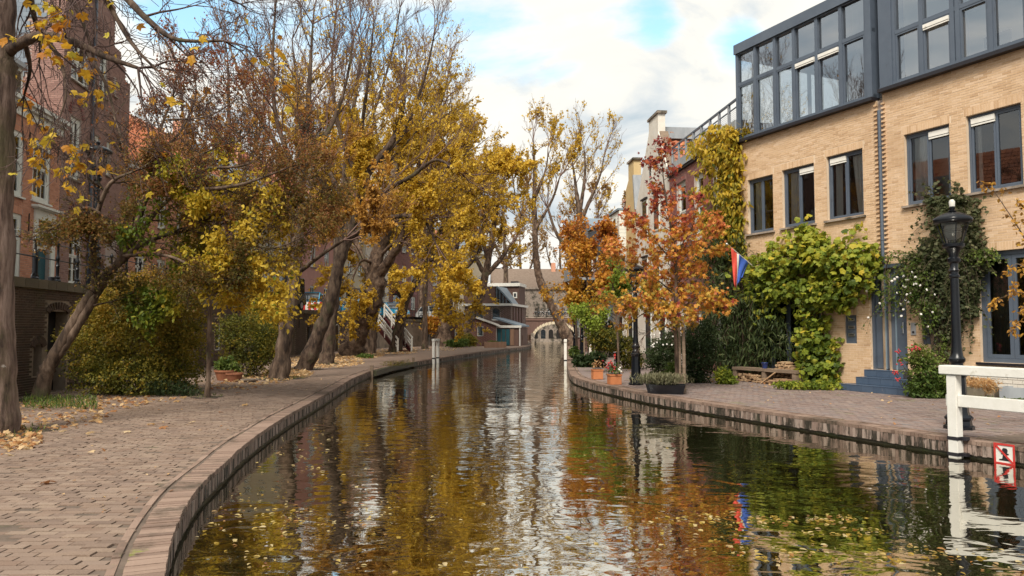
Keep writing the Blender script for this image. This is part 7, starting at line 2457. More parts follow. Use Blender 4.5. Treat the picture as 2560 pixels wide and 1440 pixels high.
# dark timber beam along the left edge
bm_ = thing('fender_beam', 'dark wet timber beam lying along the left quay edge at the waterline', 'beam', (0, 0, 0))
pts = [Vector((q[0], q[1], 0)) for q in LEf if 29.5 < q[1] < 37.5][::12]
bb = MB()
for a, b in zip(pts[:-1], pts[1:]):
    t_ = (b - a).normalized()
    n_ = Vector((t_.y, -t_.x, 0))
    bb.bar(a + n_ * 0.12 + Vector((0, 0, -0.10)), b + n_ * 0.12 + Vector((0, 0, -0.10)), 0.22, 0.20)
bb.build('beam', M['wet'], bm_)
for i in (0, len(pts) // 2, len(pts) - 1):
    q = pts[i]
    MB().box(q.x - 0.02, q.x + 0.10, q.y - 0.06, q.y + 0.06, -0.6, 0.22).build('pile', M['wood'], bm_)


# ---------------------------------------------------------------- pots, planters and flowers
def square_pot(base, w, h_, label, flower):
    r = thing('square_pot', label, 'flower pot', base, R.uniform(0.1, 0.35))
    MB().prism([(-w / 2 * .92, -w / 2 * .92), (w / 2 * .92, -w / 2 * .92), (w / 2 * .92, w / 2 * .92), (-w / 2 * .92, w / 2 * .92)], h_ - 0.05, 'z', 0.0).build('pot', M['terra'], r, bevel=0.01)
    MB().box(-w / 2, w / 2, -w / 2, w / 2, h_ - 0.05, h_).build('rim', M['terra'], r, bevel=0.008)
    MB().box(-w / 2 + .03, w / 2 - .03, -w / 2 + .03, w / 2 - .03, h_ + 0.001, h_ + 0.012).build('soil', M['soil'], r)
    pl = thing('pot_plant', flower[0], 'plant', (base[0], base[1], h_), 0)
    c = np.array(base) + np.array([flower[2], 0, h_ + 0.16])
    n = flower[1]
    P = c + NR.normal(0, 1, (n, 3)) * np.array([w * .30, w * .25, 0.09])
    leaves(pl, P, 0.085 * NR.uniform(.6, 1.2, n), 'green' if flower[3] else 'litter', NR.uniform(0, .8, n), T_OVAL, 'foliage', b=.3)
    if flower[3]:
        mf = MB()
        for k in range(26):
            p_ = Vector((flower[2] - 0.12 + R.gauss(0, .09), R.gauss(0, .08), 0.22 + R.gauss(0, .07)))
            i0 = len(mf.v)
            mf.lathe([(0.006, 0), (0.035, 0.012), (0.02, 0.035)], 6)
            mf.move(i0, Matrix.Translation(p_) @ Matrix.Rotation(R.uniform(0, 6), 4, 'Z') @ Matrix.Rotation(R.uniform(.3, 1.5), 4, 'X'))
        mf.build('red_petals', M['redflower'], pl, kind='stuff')
        mf = MB()
        for k in range(9):
            p_ = Vector((flower[2] + 0.14 + R.gauss(0, .05), R.gauss(0, .06), 0.14 + R.gauss(0, .05)))
            i0 = len(mf.v)
            mf.lathe([(0.006, 0), (0.03, 0.010), (0.018, 0.03)], 6)
            mf.move(i0, Matrix.Translation(p_) @ Matrix.Rotation(R.uniform(.3, 1.5), 4, 'X'))
        mf.build('white_petals', M['rose'], pl, kind='stuff')
    return r


square_pot(tuple(G(1493, 948)), 0.36, 0.33, 'square orange clay pot with withered plant, left of the pair', ('withered brown plant in the left square clay pot', 60, 0, False))
square_pot(tuple(G(1536, 961)), 0.38, 0.31, 'square orange clay pot with red flowers, right of the pair', ('red and white flowering plant in the right square clay pot', 130, 0, True))

bp_ = thing('boat_planter', 'black boat shaped planter on the right quay edge', 'planter', tuple(G(1664, 984)), -0.27)
V, F = [], []
sec = [(-0.52, 0.10, 0.30), (-0.42, 0.22, 0.255), (-0.15, 0.32, 0.235), (0.2, 0.33, 0.235), (0.46, 0.30, 0.245), (0.52, 0.28, 0.25)]
for (x_, hw, h_) in sec:
    bx = x_ * 0.86
    V += [(bx, -hw * 0.55, 0.0), (bx, hw * 0.55, 0.0), (x_, hw, h_), (x_, -hw, h_), (x_ * 0.95, hw - 0.03, h_), (x_ * 0.95, -hw + 0.03, h_), (x_ * .95, hw - 0.04, h_ - 0.06), (x_ * .95, -hw + 0.04, h_ - 0.06)]
for i in range(len(sec) - 1):
    a, b = i * 8, i * 8 + 8
    F += [(a, b, b + 1, a + 1), (a + 1, b + 1, b + 2, a + 2), (a + 3, b + 3, b, a), (a + 2, b + 2, b + 4, a + 4), (a + 5, b + 5, b + 3, a + 3), (a + 4, b + 4, b + 6, a + 6), (a + 7, b + 7, b + 5, a + 5)]
e = (len(sec) - 1) * 8
F += [(0, 1, 2, 3), (e + 3, e + 2, e + 1, e)]
link('hull', np_mesh('hull', np.array(V), np.array(F)), bp_, M['blacktub'])
so_ = MB()
so_.prism([(-0.45, -0.12), (0.47, -0.24), (0.47, 0.24), (-0.45, 0.12)], 0.02, 'z', 0.175)
so_.build('soil', M['soil'], bp_)
lv = thing('lavender', 'grey green lavender tuft growing in the black boat shaped planter', 'plant', tuple(G(1655, 984) + Vector((0, 0, 0.2))), 0)
n = 2600
c = np.array(G(1655, 984))
d = rand_unit(n)
d[:, 2] = np.abs(d[:, 2])
P = c + np.c_[NR.normal(-0.02, 0.26, n), NR.normal(0.02, 0.12, n), 0.22 + NR.random(n) ** 0.8 * 0.24 * np.exp(-(NR.normal(0, .3, n)) ** 2)]
leaves(lv, P, 0.12 * NR.uniform(.6, 1.2, n), 'lav', NR.random(n), T_LANCE, 'foliage', b=0.0, droop=-1.4)
bx_ = thing('tree_box', 'weathered wooden box around the foot of the orange star leaved tree', 'planter', tuple(G(1695, 979)), -0.25)
for (a, b, c_, d) in ((-.2, .2, -.21, -.18), (-.2, .2, .18, .21), (-.21, -.18, -.178, .178), (.18, .21, -.178, .178)):
    MB().box(a, b, c_, d, 0, 0.46).build('board', M['wood'], bx_)
MB().box(-.178, .178, -.178, .178, 0.35, 0.40).build('soil', M['soil'], bx_)
for (x_, y_, tx_) in ((0.16, -0.05, 1702), (0.10, 0.16, 1695)):
    q = Vector(bx_.location) + Vector((x_, y_, 0.02))
    st = thing('tree_stake', 'wooden stake beside the orange tree, %s of the pair' % ('thicker' if y_ < 0 else 'thinner'), 'stake', tuple(q))
    MB().tube([(0, 0, 0), (0.0, 0.0, 1.0), (-0.02, 0, 2.0 if y_ < 0 else 1.85)], 0.045 if y_ < 0 else 0.032, 8).build('stake', M['wood'], st, True)
    MB().tube([(0, 0, 1.75), (-0.16, 0, 1.72)], 0.02, 5).build('tie', M['tyre'], st)
for i, (px_, py_) in enumerate(((1476, 905), (1461, 903), (1487, 903))):
    st = thing('tree_stake', ('pale stake with dark tie by the orange gold tree', 'left slim stake under the orange gold tree', 'right slim stake behind the pale one at the orange gold tree')[i], 'stake', tuple(G(px_, py_)))
    MB().tube([(0, 0, 0), (0, 0, 1.5)], 0.065 if i == 0 else 0.045, 7).build('stake', M['plaster'] if i == 0 else M['wood'], st, True)
    MB().lathe([(0.07, 1.25), (0.07, 1.35)], 8).build('tie', M['tyre'], st)


def round_pot(base, r_, h_, label, mat='rust', cat='flower pot'):
    q = thing('round_pot', label, cat, base)
    MB().lathe([(r_ * .75, 0), (r_ * .97, h_ * .8), (r_ * 1.05, h_ * .82), (r_ * 1.05, h_), (r_ * .95, h_), (r_ * .92, h_ * .85)], 20).build('pot', M[mat], q, True)
    MB().lathe([(r_ * .93, h_ * .82), (r_ * .9, h_ * .86)], 16).build('soil', M['soil'], q)
    return q


round_pot(tuple(G(565, 950)), 0.36, 0.33, 'wide brown clay pot with a green plant, left of two by the wall')
round_pot(tuple(G(586, 954)), 0.26, 0.27, 'smaller brown clay pot right beside the wide one with the green plant')
round_pot(tuple(G(624, 955)), 0.27, 0.09, 'low pale stone dish on the ground right of the clay pots', 'conc', 'dish')
bush('pot_plant', 'bright green leafy plant in the wide brown clay pot', tuple(G(565, 950) + Vector((0, 0, 0.3))), pxb(24.3, (565, 910, 25, 18), (555, 915, 15, 12), (585, 917, 14, 12)), 1000, 0.10, 'green', 'plant', T_OVAL, stems=5)
round_pot((float(WP(sY(18.1) + 1.9, -.15, 0).x), float(WP(sY(18.1) + 1.9, -.15, 0).y), 2.955), 0.09, 0.12, 'small black pot on the wall coping between the iron balusters', 'blacktub')
pot = thing('blue_pot', 'small blue glazed pot standing on the log bench', 'flower pot', tuple(G(1925, 925)))
ub, zb = -3.3, 0.42

# log bench below the garden window
ben = thing('log_bench', 'weathered plank bench with firewood stacked underneath', 'bench', tuple(FL(-4.75, -1.0, 0)), FRZ + 0.05)
MB().box(0.0, 1.30, -0.2, 0.25, 0.36, 0.45).box(1.31, 2.55, -0.2, 0.25, 0.355, 0.447).build('seat', M['wood'], ben, bevel=0.008)
for u in (0.02, 1.22, 2.38):
    MB().box(u, u + 0.14, -0.18, 0.2, 0.0, 0.354).build('leg', M['wood'], ben, bevel=0.006)
pot.location = FL(-3.55, -0.95, 0.45)
MB().lathe([(0.07, 0), (0.10, 0.16), (0.11, 0.17), (0.10, 0.18), (0.085, 0.14)], 14).build('pot', surf('blue_glaze', [(0.015, 0.03, 0.12), (0.025, 0.045, 0.16)], rough=0.2), pot, True)


def log_pile(base, u0, u1, y0, y1, rows, label, slope=0, L=0.3, nmax=300):
    r = thing('firewood_stack', label, 'firewood', base, FRZ)
    kinds = []
    for k in range(4):
        mb = MB()
        n = 7
        pr = []
        for i in range(n):
            a = 2 * PI * i / n
            q = 0.05 * R.uniform(.6, 1.1) if k % 2 else 0.05 * (1.0 if i < 5 else 0.4)
            pr.append((q * math.cos(a), q * math.sin(a)))
        mb.prism(pr, L, 'y', -L / 2)
        me = mb.mesh('log')
        me.materials.append(M['log'])
        kinds.append(me)
    z = 0.05
    for j in range(rows):
        u = u0 + (0.045 if j % 2 else 0) + slope * j * 0.05
        while u < u1 - slope * j * 0.08:
            o = bpy.data.objects.new('log', kinds[R.randrange(4)])
            COL.objects.link(o)
            o.parent = r
            o.location = (u, R.uniform(y0, y1), z + R.gauss(0, .006))
            o.rotation_euler = (0, R.uniform(0, 6.28), R.gauss(0, .07))
            s_ = R.uniform(.75, 1.15)
            o.scale = (s_, 1, s_)
            u += 0.092 + R.uniform(0, .012)
        z += 0.083
    return r


log_pile(tuple(FL(-4.75, -0.98, 0)), 0.24, 1.16, -0.04, 0.04, 3, 'cut firewood stacked under the left half of the bench')
log_pile(tuple(FL(-4.75, -0.60, 0)), 1.15, 2.45, -0.03, 0.03, 8, 'tall heap of split logs behind the right end of the bench', slope=1)
sp = thing('split_planks', 'loose pile of pale split planks lying before the right half of the bench', 'firewood', tuple(FL(-2.85, -1.2, 0)), FRZ)
for i in range(14):
    u, z = R.uniform(-.5, .55), 0.03 + 0.022 * (i % 7)
    q = MB().bar((u - .25, R.uniform(-.12, .1), z), (u + .25, R.uniform(-.12, .1), z + R.uniform(0, .05)), R.uniform(.05, .09), 0.025)
    q.build('split_plank', M['log'], sp)
MB().bar((-0.45, -0.16, 0.02), (-0.05, 0.02, 0.36), 0.10, 0.03).build('leaning_plank', M['log'], sp)
# stick leaning at the purple house
stk = thing('broom_stick', 'pale wooden stick leaning against the dark shrub at the purple house', 'stick', tuple(G(1774, 946)))
q = A(1791, 878, 23.4) - Vector(stk.location)
MB().tube([(0, 0, 0), tuple(q)], 0.016, 6).build('stick', M['wood'], stk)

# flag
bs = FL(*(wall_uz(1912, 690)[0], -0.01, wall_uz(1912, 690)[1]))
tip = A(1817, 610, 23.2)
fl_ = thing('flag', 'red white and blue flag hanging from a slanting pole on the blond house', 'flag', tuple(bs))
q = tip - bs
MB().tube([(0, 0, 0), tuple(q)], 0.018, 8).build('pole', M['plaster'], fl_, True)
MB().lathe([(0.01, -0.03), (0.035, 0.0), (0.01, 0.03)], 10).move(0, Matrix.Translation(q)).build('knob', M['flag_w'], fl_)
# cloth: hoist along the pole, hanging in folds
pa, pb = q * 0.90, q * 0.42
nU, nV = 24, 14
for si, (v0, v1, mt) in enumerate(((0.0, 0.34, 'flag_r'), (0.34, 0.42, 'flag_w'), (0.42, 1.0, 'flag_b'))):
    V, F = [], []
    for i in range(nU + 1):
        for j in range(nV + 1):
            a = v0 + (v1 - v0) * i / nU                # across the stripes: along the pole
            d_ = j / nV                                # down the fly
            b = pa + (pb - pa) * a
            fly = 1.18 * (1 - 0.80 * max(0.0, a - 0.25)) if a > 0.25 else 1.18
            w_ = 1 - 0.55 * d_
            c_ = pa * 0.78 + pb * 0.22
            x_ = c_.x + (b.x - c_.x) * w_ + 0.02 * math.sin(a * 17 + d_ * 2)
            y_ = c_.y + (b.y - c_.y) * w_ + 0.07 * math.sin(a * 14 + d_ * 3) * d_
            zt_ = b.z
            V.append((x_, y_, zt_ - fly * d_ - 0.02 * math.sin(a * 20) * d_))
    for i in range(nU):
        for j in range(nV):
            k = i * (nV + 1) + j
            F.append((k, k + nV + 1, k + nV + 2, k + 1))
    me = np_mesh('stripe', np.array(V), np.array(F), True)
    o = link(('red_stripe', 'white_stripe', 'blue_stripe')[si], me, fl_, M[mt])
    md = o.modifiers.new('thick', 'SOLIDIFY')
    md.thickness = 0.004

# troughs in the garden at the right edge
for (x0_, x1_, yb_, lab, h_) in ((2418, 2482, 1000, 'old dark stone trough with dry grass behind the white railing', 0.30), (2507, 2600, 1008, 'grey concrete trough behind the white railing at the right edge', 0.36)):
    b_ = G((x0_ + x1_) / 2, yb_ + 2)
    tr_ = thing('stone_trough', lab, 'planter', tuple(b_), FRZ + 0.25)
    w_ = (x1_ - x0_) / FPX * b_.y / 2
    mb = MB()
    mb.box(-w_, w_, -0.02, 0.03, 0, h_).box(-w_, w_, 0.42, 0.47, 0, h_).box(-w_, -w_ + .05, 0.031, 0.419, 0, h_).box(w_ - .05, w_, 0.031, 0.419, 0, h_)
    mb.build('trough', M['lead'] if h_ > .33 else M['stone'], tr_)
    MB().box(-w_ + .051, w_ - .051, 0.031, 0.419, 0.0, h_ - 0.05).build('soil', M['soil'], tr_)
bush('dry_grass', 'brown dry grass and weeds in the old dark trough', tuple(G(2450, 1000) + Vector((0, 0.1, .28))), pxb(16.6, (2450, 955, 38, 10), (2475, 965, 18, 18)), 900, 0.10, 'litter', 'plant', T_LANCE, stems=4)
bush('ground_cover', 'low green ground cover along the plinth behind the white railing', tuple(G(2490, 1000)), pxb(16.4, (2480, 1000, 60, 6), (2550, 1004, 40, 7), (2440, 1003, 30, 5)), 1800, 0.06, 'green', 'plant', T_OVAL, stems=3)


# ---------------------------------------------------------------- bicycles
def bicycle(base, rz, label, red=True, group=None):
    r = thing('bicycle', label, 'bicycle', base, rz, group)
    for k, x_ in enumerate((-0.52, 0.52)):
        ring = [(x_ + 0.34 * math.cos(a), 0, 0.345 + 0.34 * math.sin(a)) for a in np.linspace(0, 2 * PI, 25)]
        w_ = MB().tube(ring, 0.018, 6, cap=False).build('wheel', M['tyre'], r, True)
        sp_ = MB()
        for i in range(10):
            a = 2 * PI * i / 10
            sp_.bar((x_, 0, 0.345), (x_ + 0.33 * math.cos(a), 0, 0.345 + 0.33 * math.sin(a)), 0.004, 0.004)
        sp_.build('spokes', M['steel'], w_)
        a_ = np.linspace(0.2, 2.9, 10)
        MB().tube([(x_ + 0.375 * math.cos(a), 0, 0.345 + 0.375 * math.sin(a)) for a in a_], 0.028, 6).build('mudguard', M['red'] if red else M['cardark'], r, True)
    fm = M['maroon'] if red else M['cardark']
    f = MB()
    for a, b in (((-0.52, 0, .345), (-0.05, 0, .30)), ((-0.05, 0, .30), (-0.18, 0, .86)), ((-0.52, 0, .345), (-0.16, 0, .76)), ((-0.05, 0, .30), (0.38, 0, .80)), ((-0.15, 0, .72), (0.36, 0, .86)), ((0.36, 0, .95), (0.52, 0, .345))):
        f.tube([a, b], 0.018, 6)
    f.build('frame', fm, r)
    MB().box(-0.32, -0.06, -0.07, 0.07, 0.88, 0.93).build('saddle', M['tyre'], r, bevel=0.02)
    MB().tube([(0.22, -0.30, 1.02), (0.36, -0.22, 1.06), (0.38, 0, 1.03), (0.36, 0.22, 1.06), (0.22, 0.30, 1.02)], 0.014, 6).tube([(0.38, 0, 1.03), (0.36, 0, 0.9)], 0.014, 6).build('handlebar', M['steel'], r)
    MB().box(-0.85, -0.35, -0.06, 0.06, 0.70, 0.72).build('carrier', M['steel'], r)
    MB().box(-0.91, -0.88, -0.04, 0.04, 0.55, 0.62).build('rear_light', M['red'], r)
    return r


bicycle(tuple(G(1541, 921)), math.radians(78), 'red bicycle parked on the right quay between clay pots and shrubs')
bk = bicycle(tuple(A(1352, 790, 103.6)), 0.0, 'leftmost dark bicycle leaning on the bridge parapet', False, 'bicycles on the bridge')
bk.location = (4.0, 104.9, 2.75)
bk.scale = (1.1, 1.1, 1.1)
note_kids(bk)
zb_ = 2.75 + 0.1
for i, x_ in enumerate((4.7, 5.35, 7.3, 8.1)):
    c = copy_tree(bk)
    c.location = (x_, 104.85 + 0.1 * (i % 2), zb_ + .35)
    c.rotation_euler = (0.08, 0, R.gauss(0, .1))
    c['label'] = 'dark bicycle on the bridge, ' + ('second', 'third', 'fourth', 'fifth')[i] + ' from the left along the parapet'
bk.location.z = zb_ + .35
MB().box(-8, 8, 0.6, 7.9, 2.755, 3.17).build('deck', M['asphalt'], br)


# ---------------------------------------------------------------- parked cars
def car(base, rz, paint, label, van=False, group='cars parked on the left street'):
    r = thing('parked_car', label, 'car', base, rz, group)
    L, W = 3.9, 1.62
    if van:
        lower = [(-2.0, .35), (2.0, .35), (2.05, .9), (1.95, 1.05), (-2.0, 1.05)]
        cabin = [(-2.0, 1.05), (1.7, 1.05), (1.25, 1.85), (1.1, 1.95), (-1.95, 1.95)]
    else:
        lower = [(-1.95, .32), (1.95, .32), (2.0, .55), (1.9, .78), (1.0, .92), (-1.75, .95), (-1.97, .70)]
        cabin = [(-1.72, .95), (1.05, .92), (0.45, 1.38), (0.2, 1.45), (-1.0, 1.45), (-1.35, 1.36)]
    MB().prism(lower, W, 'y', -W / 2).build('body', M[paint], r, True, bevel=0.05)
    mb = MB().prism(cabin, W * .86, 'y', -W * .43)
    mb.build('cabin', M['carglass'], r, True, bevel=0.04)
    zt_ = 1.95 if van else 1.45
    MB().box((-1.95 if van else -1.05), (1.1 if van else 0.28), -W * .41, W * .41, zt_ + .002, zt_ + .035).build('roof', M[paint if not van else 'carwhite'], r, bevel=0.012)
    for s_ in (-1, 1):
        for a, b in (((1.05, .92), (0.42, 1.42)), ((-.25, .95), (-.28, 1.45)), ((-1.72, .95), (-1.28, 1.40))):
            if van:
                a, b = (a[0] + .3, 1.05), (b[0] + .3, 1.92)
            MB().bar((a[0], s_ * W * .432, a[1]), (b[0], s_ * W * .432, b[1]), .05, .09).build('pillar', M[paint], r)
        for x_ in (-1.2, 1.25):
            i0 = MB().lathe([(.30, -.1), (.32, -.07), (.32, .07), (.30, .1)], 18)
            i0.move(0, Matrix.Translation((x_, s_ * (W / 2 - .09), .32)) @ Matrix.Rotation(PI / 2, 4, 'X'))
            w_ = i0.build('wheel', M['tyre'], r, True)
            q = MB().lathe([(.19, -.105), (.20, .105)], 14)
            q.move(0, Matrix.Translation((x_, s_ * (W / 2 - .088), .32)) @ Matrix.Rotation(PI / 2, 4, 'X'))
            q.build('rim', M['steel'], w_, True)
        q = MB().lathe([(.11, 0), (.10, .04), (.02, .06)], 12)
        q.move(0, Matrix.Translation((1.93, s_ * .58, .66)) @ Matrix.Rotation(PI / 2, 4, 'Y'))
        q.build('headlight', M['lens'], r, True)
        MB().box(0.75, 0.95, s_ * W * .5 - .06, s_ * W * .5 + .1 * (1 if s_ > 0 else 1) - .0, .98, 1.1).build('mirror', M['cardark'], r)
    MB().box(1.93, 2.07, -.78, .78, .36, .48).build('bumper', M['steel'], r, bevel=.02)
    MB().box(2.071, 2.08, -.26, .26, .38, .47).build('number_plate', M['frame_w'], r)
    return r


def street_pt(px_, Y, z=STREET):
    q = A(px_, 800, Y)
    return (q.x, Y, z)


car(street_pt(700, 43), -PI / 2 - 0.1, 'cardark', 'dark van with a pale roof half hidden behind the first straight trunk', True)
car(street_pt(775, 52), -PI / 2 + 0.15, 'carblue', 'blue car behind the red and white barrier board')
car((A(868, 800, 58.5).x, 58.5, 2.6), -PI / 2 + 0.40, 'carblue', 'blue car with rounded front seen between two trunks, before the garage opening')
car((A(915, 800, 64).x, 64, 2.55), -PI / 2 + 0.45, 'carblue', 'blue car tail just left of the stout plane trunk')
car((A(974, 800, 66.5).x, 66.5, 2.5), -PI / 2 + 0.75, 'carblue', 'blue car at the top of the white stair')
car((A(1088, 800, 76).x, 76, 2.45), -PI / 2 + 1.0, 'carwhite', 'pale car right of the thin upright tree near the brown shed')
bd = thing('barrier_board', 'red and white striped barrier board on the street behind the railing', 'barrier', (A(770, 800, 47.5).x, 47.5, 2.72), 0.1)
for k in range(10):
    MB().box(-0.9 + k * 0.18, -0.9 + (k + 1) * 0.18 - .002, -.02, .02, 0.15, 0.65).build('stripe', M['red'] if k % 2 else M['white'], bd)
for x_ in (-.7, .7):
    MB().box(x_, x_ + .06, .021, .06, 0, .7).build('post', M['steel'], bd)

# ---------------------------------------------------------------- stair with white railing
sa, sb_ = A(945, 792, 60.5), G(1012, 882)
sb_ = Vector((sb_.x, 51.8, 0.0)) if False else A(1012, 880, 52.5)
sb_.z = 0.0
sa = A(943, 790, 56.0)
sa.z = 2.55
stt = thing('quay_stair', 'maroon wooden stair with a white railing down from the street to the quay', 'stair', (0, 0, 0))
d = sb_ - sa
hd_ = Vector((d.x, d.y, 0)).normalized()
sd_ = Vector((hd_.y, -hd_.x, 0))
wd = 0.55
for s_ in (-1, 1):
    MB().bar(sa + sd_ * s_ * wd + Vector((0, 0, -.1)), sb_ + sd_ * s_ * wd + Vector((0, 0, -.02)), 0.07, 0.34).build('stringer', M['maroon'], stt)
    tp = Vector((0, 0, 0.98))
    for h_ in (0.38, 0.62, 0.98):
        MB().bar(sa + sd_ * s_ * (wd + .06) + Vector((0, 0, h_)), sb_ + sd_ * s_ * (wd + .06) + Vector((0, 0, h_)), 0.05, 0.11 if h_ < .9 else .13).build('rail', M['white'], stt)
    for t_ in (0.02, 0.3, 0.55, 0.8, 1.0):
        q = sa + d * t_ + sd_ * s_ * (wd + .005)
        MB().bar(q + Vector((0, 0, -.0 if t_ == 1.0 else -.15)), q + Vector((0, 0, 1.0)), 0.12, 0.12).build('rail_post', M['white'], stt)
for k in range(13):
    q = sa + d * ((k + .5) / 13)
    MB().bar(q - sd_ * wd * .93, q + sd_ * wd * .93, 0.26, 0.045).build('tread', M['maroon'], stt)
# things by the canal house
pb = thing('wooden_planter', 'low wooden planter box before the canal house veranda', 'planter', tuple(G(1238, 869)), 0.1)
for (a, b, c_, d_) in ((-.95, .95, -.3, -.26), (-.95, .95, .26, .3), (-.95, -.91, -.259, .259), (.91, .95, -.259, .259)):
    MB().box(a, b, c_, d_, 0, .5).build('board', M['planks'], pb)
MB().box(-.9, .9, -.25, .25, 0, .42).build('soil', M['soil'], pb)
bush('planter_plant', 'small green plants in the low wooden planter by the veranda', tuple(G(1238, 869) + Vector((0, 0, .4))), pxb(65, (1232, 856, 14, 5), (1248, 857, 10, 4)), 500, .13, 'green', 'plant', stems=3)


def garden_chair(base, rz, label):
    r = thing('garden_chair', label, 'chair', base, rz, 'chairs on the canal house terrace')
    MB().box(-.25, .25, -.25, .25, .42, .46).build('seat', M['planks'], r)
    MB().box(-.25, .25, .22, .26, .50, .98).build('backrest', M['planks'], r)
    for x_ in (-.23, .19):
        for y_ in (-.24, .22):
            MB().box(x_, x_ + .04, y_, y_ + .04, 0, .419 if y_ < 0 else .98).build('leg', M['planks'], r)
    return r


gc = garden_chair((0.15, 72.2, 0), 0.4, 'dark wooden chair beside the veranda, left one of the terrace')
note_kids(gc)
for (x_, y_, rz_, lab) in ((0.75, 72.5, -.5, 'dark wooden chair in the middle of the canal house terrace'), (1.6, 76, -1.2, 'dark wooden chair beside the teal arched door'), (2.0, 80.5, 1.2, 'dark wooden chair nearest the bridge on the terrace')):
    c = copy_tree(gc)
    c.location = (x_, y_, 0)
    c.rotation_euler = (0, 0, rz_)
    c['label'] = lab
gd = thing('gull', 'tiny dark gull gliding in the sky above the far trees', 'bird', tuple(A(1442, 284, 90)), 0.6)
MB().tube([(-.2, 0, 0), (0, 0, 0.02), (.22, 0, 0)], [.02, .06, .02], 6).build('body', M['cardark'], gd, True)
for s_ in (-1, 1):
    MB().quad((-.08, 0, .03), (.1, 0, .03), (.0, s_ * .3, .16), (-.08, s_ * .3, .16)).quad((-.08, s_ * .3, .16), (.0, s_ * .3, .16), (-.12, s_ * .62, .06)).build('wing', M['cardark'], gd)

# ---------------------------------------------------------------- fallen leaves
def litter(name, label, pts_w, n, size, key, z, spread, tint=None, cat='leaves'):
    P = []
    W = np.array([p[4] for p in pts_w], float)
    idx = NR.choice(len(pts_w), n, p=W / W.sum())
    for i in idx:
        q = pts_w[i]
        a, r_ = NR.uniform(0, 2 * PI), math.sqrt(NR.random())
        g_ = G(q[0] + q[2] * r_ * math.cos(a), q[1] + q[3] * r_ * math.sin(a), z)
        P.append(tuple(g_))
    P = np.array(P)
    return P


def lie(name, P, size, key, tint, tmpl, label, cat, nsingle=0, tilt=0.25, zup=0.01):
    P = P.copy()
    P[:, 2] += zup + NR.random(len(P)) * 0.012
    r = thing(name, label, cat, (0, 0, 0))
    leaves(r, P, size, key, tint, tmpl, name, bias=(0, 0, 1), b=1 - tilt, droop=0.0, nsingle=nsingle)
    r['kind'] = 'stuff'
    return r


PL_ = litter('x', '', [(120, 1040, 150, 40, 5), (40, 1100, 70, 28, 4), (250, 1010, 120, 14, 2), (330, 1000, 140, 10, 1.2), (560, 965, 120, 12, 1.5)], 950, .1, 'litter', 0.0, 0)
ok_ = seg_inside(LE, 1, .1, PL_[:, :2]) & (PL_[:, 0] > -12.3)
PL_ = PL_[ok_]
lie('fallen_leaves', PL_, 0.105 * NR.uniform(.5, 1.25, len(PL_)), 'litter', 0.85 * NR.random(len(PL_)), T_MAPLE, 'fallen brown leaves drifted under the big bush and foreground tree', 'leaves', nsingle=160, tilt=.4)
PL_ = litter('x', '', [(800, 905, 110, 15, 6), (720, 935, 60, 12, 3), (900, 888, 60, 9, 4), (985, 880, 60, 6, 2), (640, 950, 90, 12, 1), (1080, 873, 90, 5, 1)], 4200, .1, 'litter', 0.0, 0)
ok_ = seg_inside(LE, 1, .05, PL_[:, :2])
PL_ = PL_[ok_]
lie('fallen_leaves', PL_, 0.15 * NR.uniform(.6, 1.2, len(PL_)), 'litter', .35 + .65 * NR.random(len(PL_)), T_KITE, 'carpet of pale yellow leaves under the row of canal trees', 'leaves', tilt=.4)
PL_ = litter('x', '', [(400, 1120, 420, 180, 1), (700, 960, 200, 30, 1)], 90, .1, 'litter', 0.0, 0)
ok_ = seg_inside(LE, 1, .1, PL_[:, :2])
PL_ = PL_[ok_]
lie('leaf_crumbs', PL_, 0.05 * NR.uniform(.5, 1.2, len(PL_)), 'litter', NR.random(len(PL_)), T_KITE, 'small leaf crumbs scattered over the left paving', 'leaves', tilt=.3)
PL_ = litter('x', '', [(1760, 950, 50, 8, 2), (1950, 962, 80, 10, 3), (2050, 985, 200, 30, 1), (2300, 1040, 200, 40, .6), (1560, 930, 50, 10, 1)], 260, .1, 'litter', 0.0, 0)
ok_ = seg_inside(RE, -1, .05, PL_[:, :2])
PL_ = PL_[ok_]
lie('fallen_leaves', PL_, 0.08 * NR.uniform(.6, 1.2, len(PL_)), 'litter', .2 + .8 * NR.random(len(PL_)), T_KITE, 'thin scatter of leaves on the right quay along the houses', 'leaves', tilt=.4)
lm_ = np_mesh('fallen_leaf', T_MAPLE[0] * np.array([1, 1, 1.3]), T_MAPLE[1])
lm_.materials.append(LMS['litter'])
for (x_, y_) in ((255, 1128), (232, 1130), (102, 1213), (404, 1070), (328, 1083), (372, 1064), (165, 1068), (290, 1028), (25, 1142), (490, 1057), (620, 1014), (545, 1033), (70, 1055), (215, 1090), (150, 1085), (590, 985), (450, 1004)):
    o = bpy.data.objects.new('fallen_leaf', lm_)
    COL.objects.link(o)
    p_ = G(x_, y_)
    o.location = (p_.x, p_.y, 0.03)
    s_ = R.uniform(.13, .19)
    o.scale = (s_, s_, s_)
    o.rotation_euler = (R.gauss(0, .25), R.gauss(0, .25), R.uniform(0, 6.28))
    tag(o, 'single fallen pale leaf lying on the bricks of the left quay', 'leaf', 'single leaves scattered on the left quay')
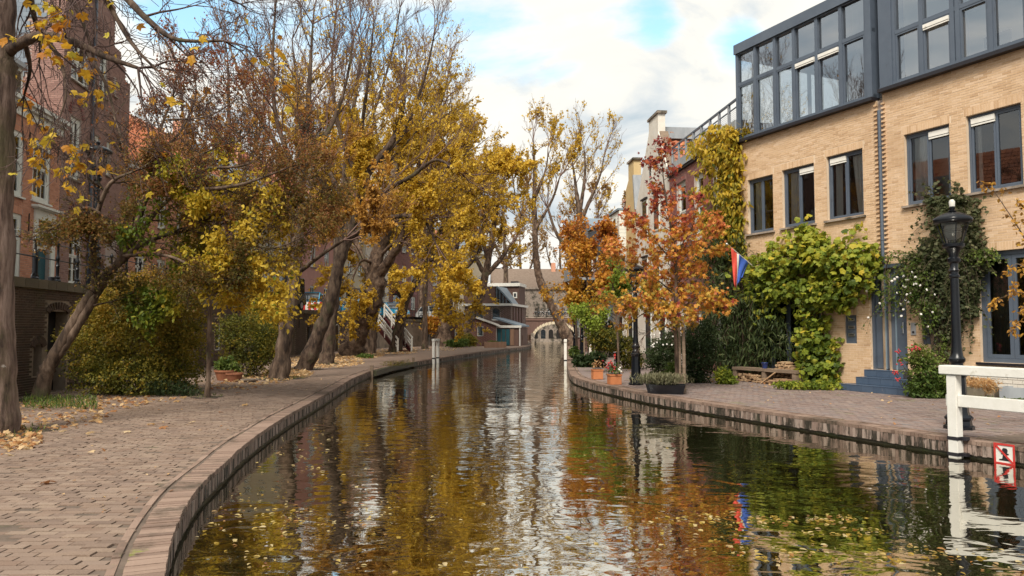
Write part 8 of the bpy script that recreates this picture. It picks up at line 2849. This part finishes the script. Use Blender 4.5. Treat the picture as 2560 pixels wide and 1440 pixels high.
# floating leaves
PL_ = litter('x', '', [(900, 1230, 420, 120, 3), (800, 1290, 300, 25, 2), (1150, 1380, 500, 55, 1.5), (640, 1320, 150, 100, 2), (2000, 1300, 180, 12, 2.5), (1780, 1300, 120, 14, 1.2), (2120, 1330, 130, 9, 1.2), (2150, 1390, 330, 30, 2.5), (1750, 1330, 180, 60, 2), (760, 1130, 120, 60, 1.5), (1000, 1060, 250, 60, 1), (1500, 1150, 200, 100, .6), (2350, 1400, 200, 40, 1.5)], 620, .1, 'float', WZ, 0)
ok_ = ~seg_inside(LE, 1, -.1, PL_[:, :2]) & ~seg_inside(RE, -1, -.1, PL_[:, :2])
PL_ = PL_[ok_]
lie('floating_leaves', PL_, 0.058 * NR.uniform(.4, 1.4, len(PL_)), 'float', NR.random(len(PL_)), T_OVAL, 'yellow and brown leaves floating on the canal water', 'leaves', nsingle=120, tilt=.12, zup=.001)
# open soil round the trunks of the bank
for (x_, y_, r_) in ((697, 948, .75), (760, 924, .7), (815, 910, .7), (880, 889, 1.1), (990, 880, .8), (100, 1000, .6), (-8, 1086, .75), (520, 994, .35)):
    c_ = G(x_, y_)
    pr = [(c_.x + r_ * (1 + .25 * math.sin(a * 3 + x_)) * math.cos(a) * R.uniform(.85, 1.1), c_.y + r_ * math.sin(a) * R.uniform(.85, 1.1)) for a in np.linspace(0, 2 * PI, 22)[:-1]]
    flat('tree_pit', pr, 0.006, M['soil'], quayL, None)
    n = int(130 * r_)
    aa, rr = NR.uniform(0, 2 * PI, n), r_ * NR.uniform(.55, 1.15, n)
    P = np.c_[c_.x + rr * np.cos(aa), c_.y + rr * np.sin(aa), np.full(n, .02)]
    leaves(quayL, P, .09 * NR.uniform(.5, 1.3, n), 'green', NR.random(n), T_LANCE, 'weeds', b=0, droop=-1.0)
# weeds at the wall foot
P = []
for i in range(900):
    q = ((60 + R.random() * 180), 1000 + R.random() * 28)
    g_ = G(*q)
    P.append((g_.x, g_.y, 0.02 + R.random() * .08))
P = np.array(P)
rt = thing('wall_foot_weeds', 'green weeds growing at the foot of the leaning tree and cellar door', 'weeds', (0, 0, 0))
leaves(rt, P, .11 * NR.uniform(.5, 1.3, len(P)), 'green', NR.random(len(P)), T_LANCE, 'weeds', b=0, droop=-1.0)
rt['kind'] = 'stuff'
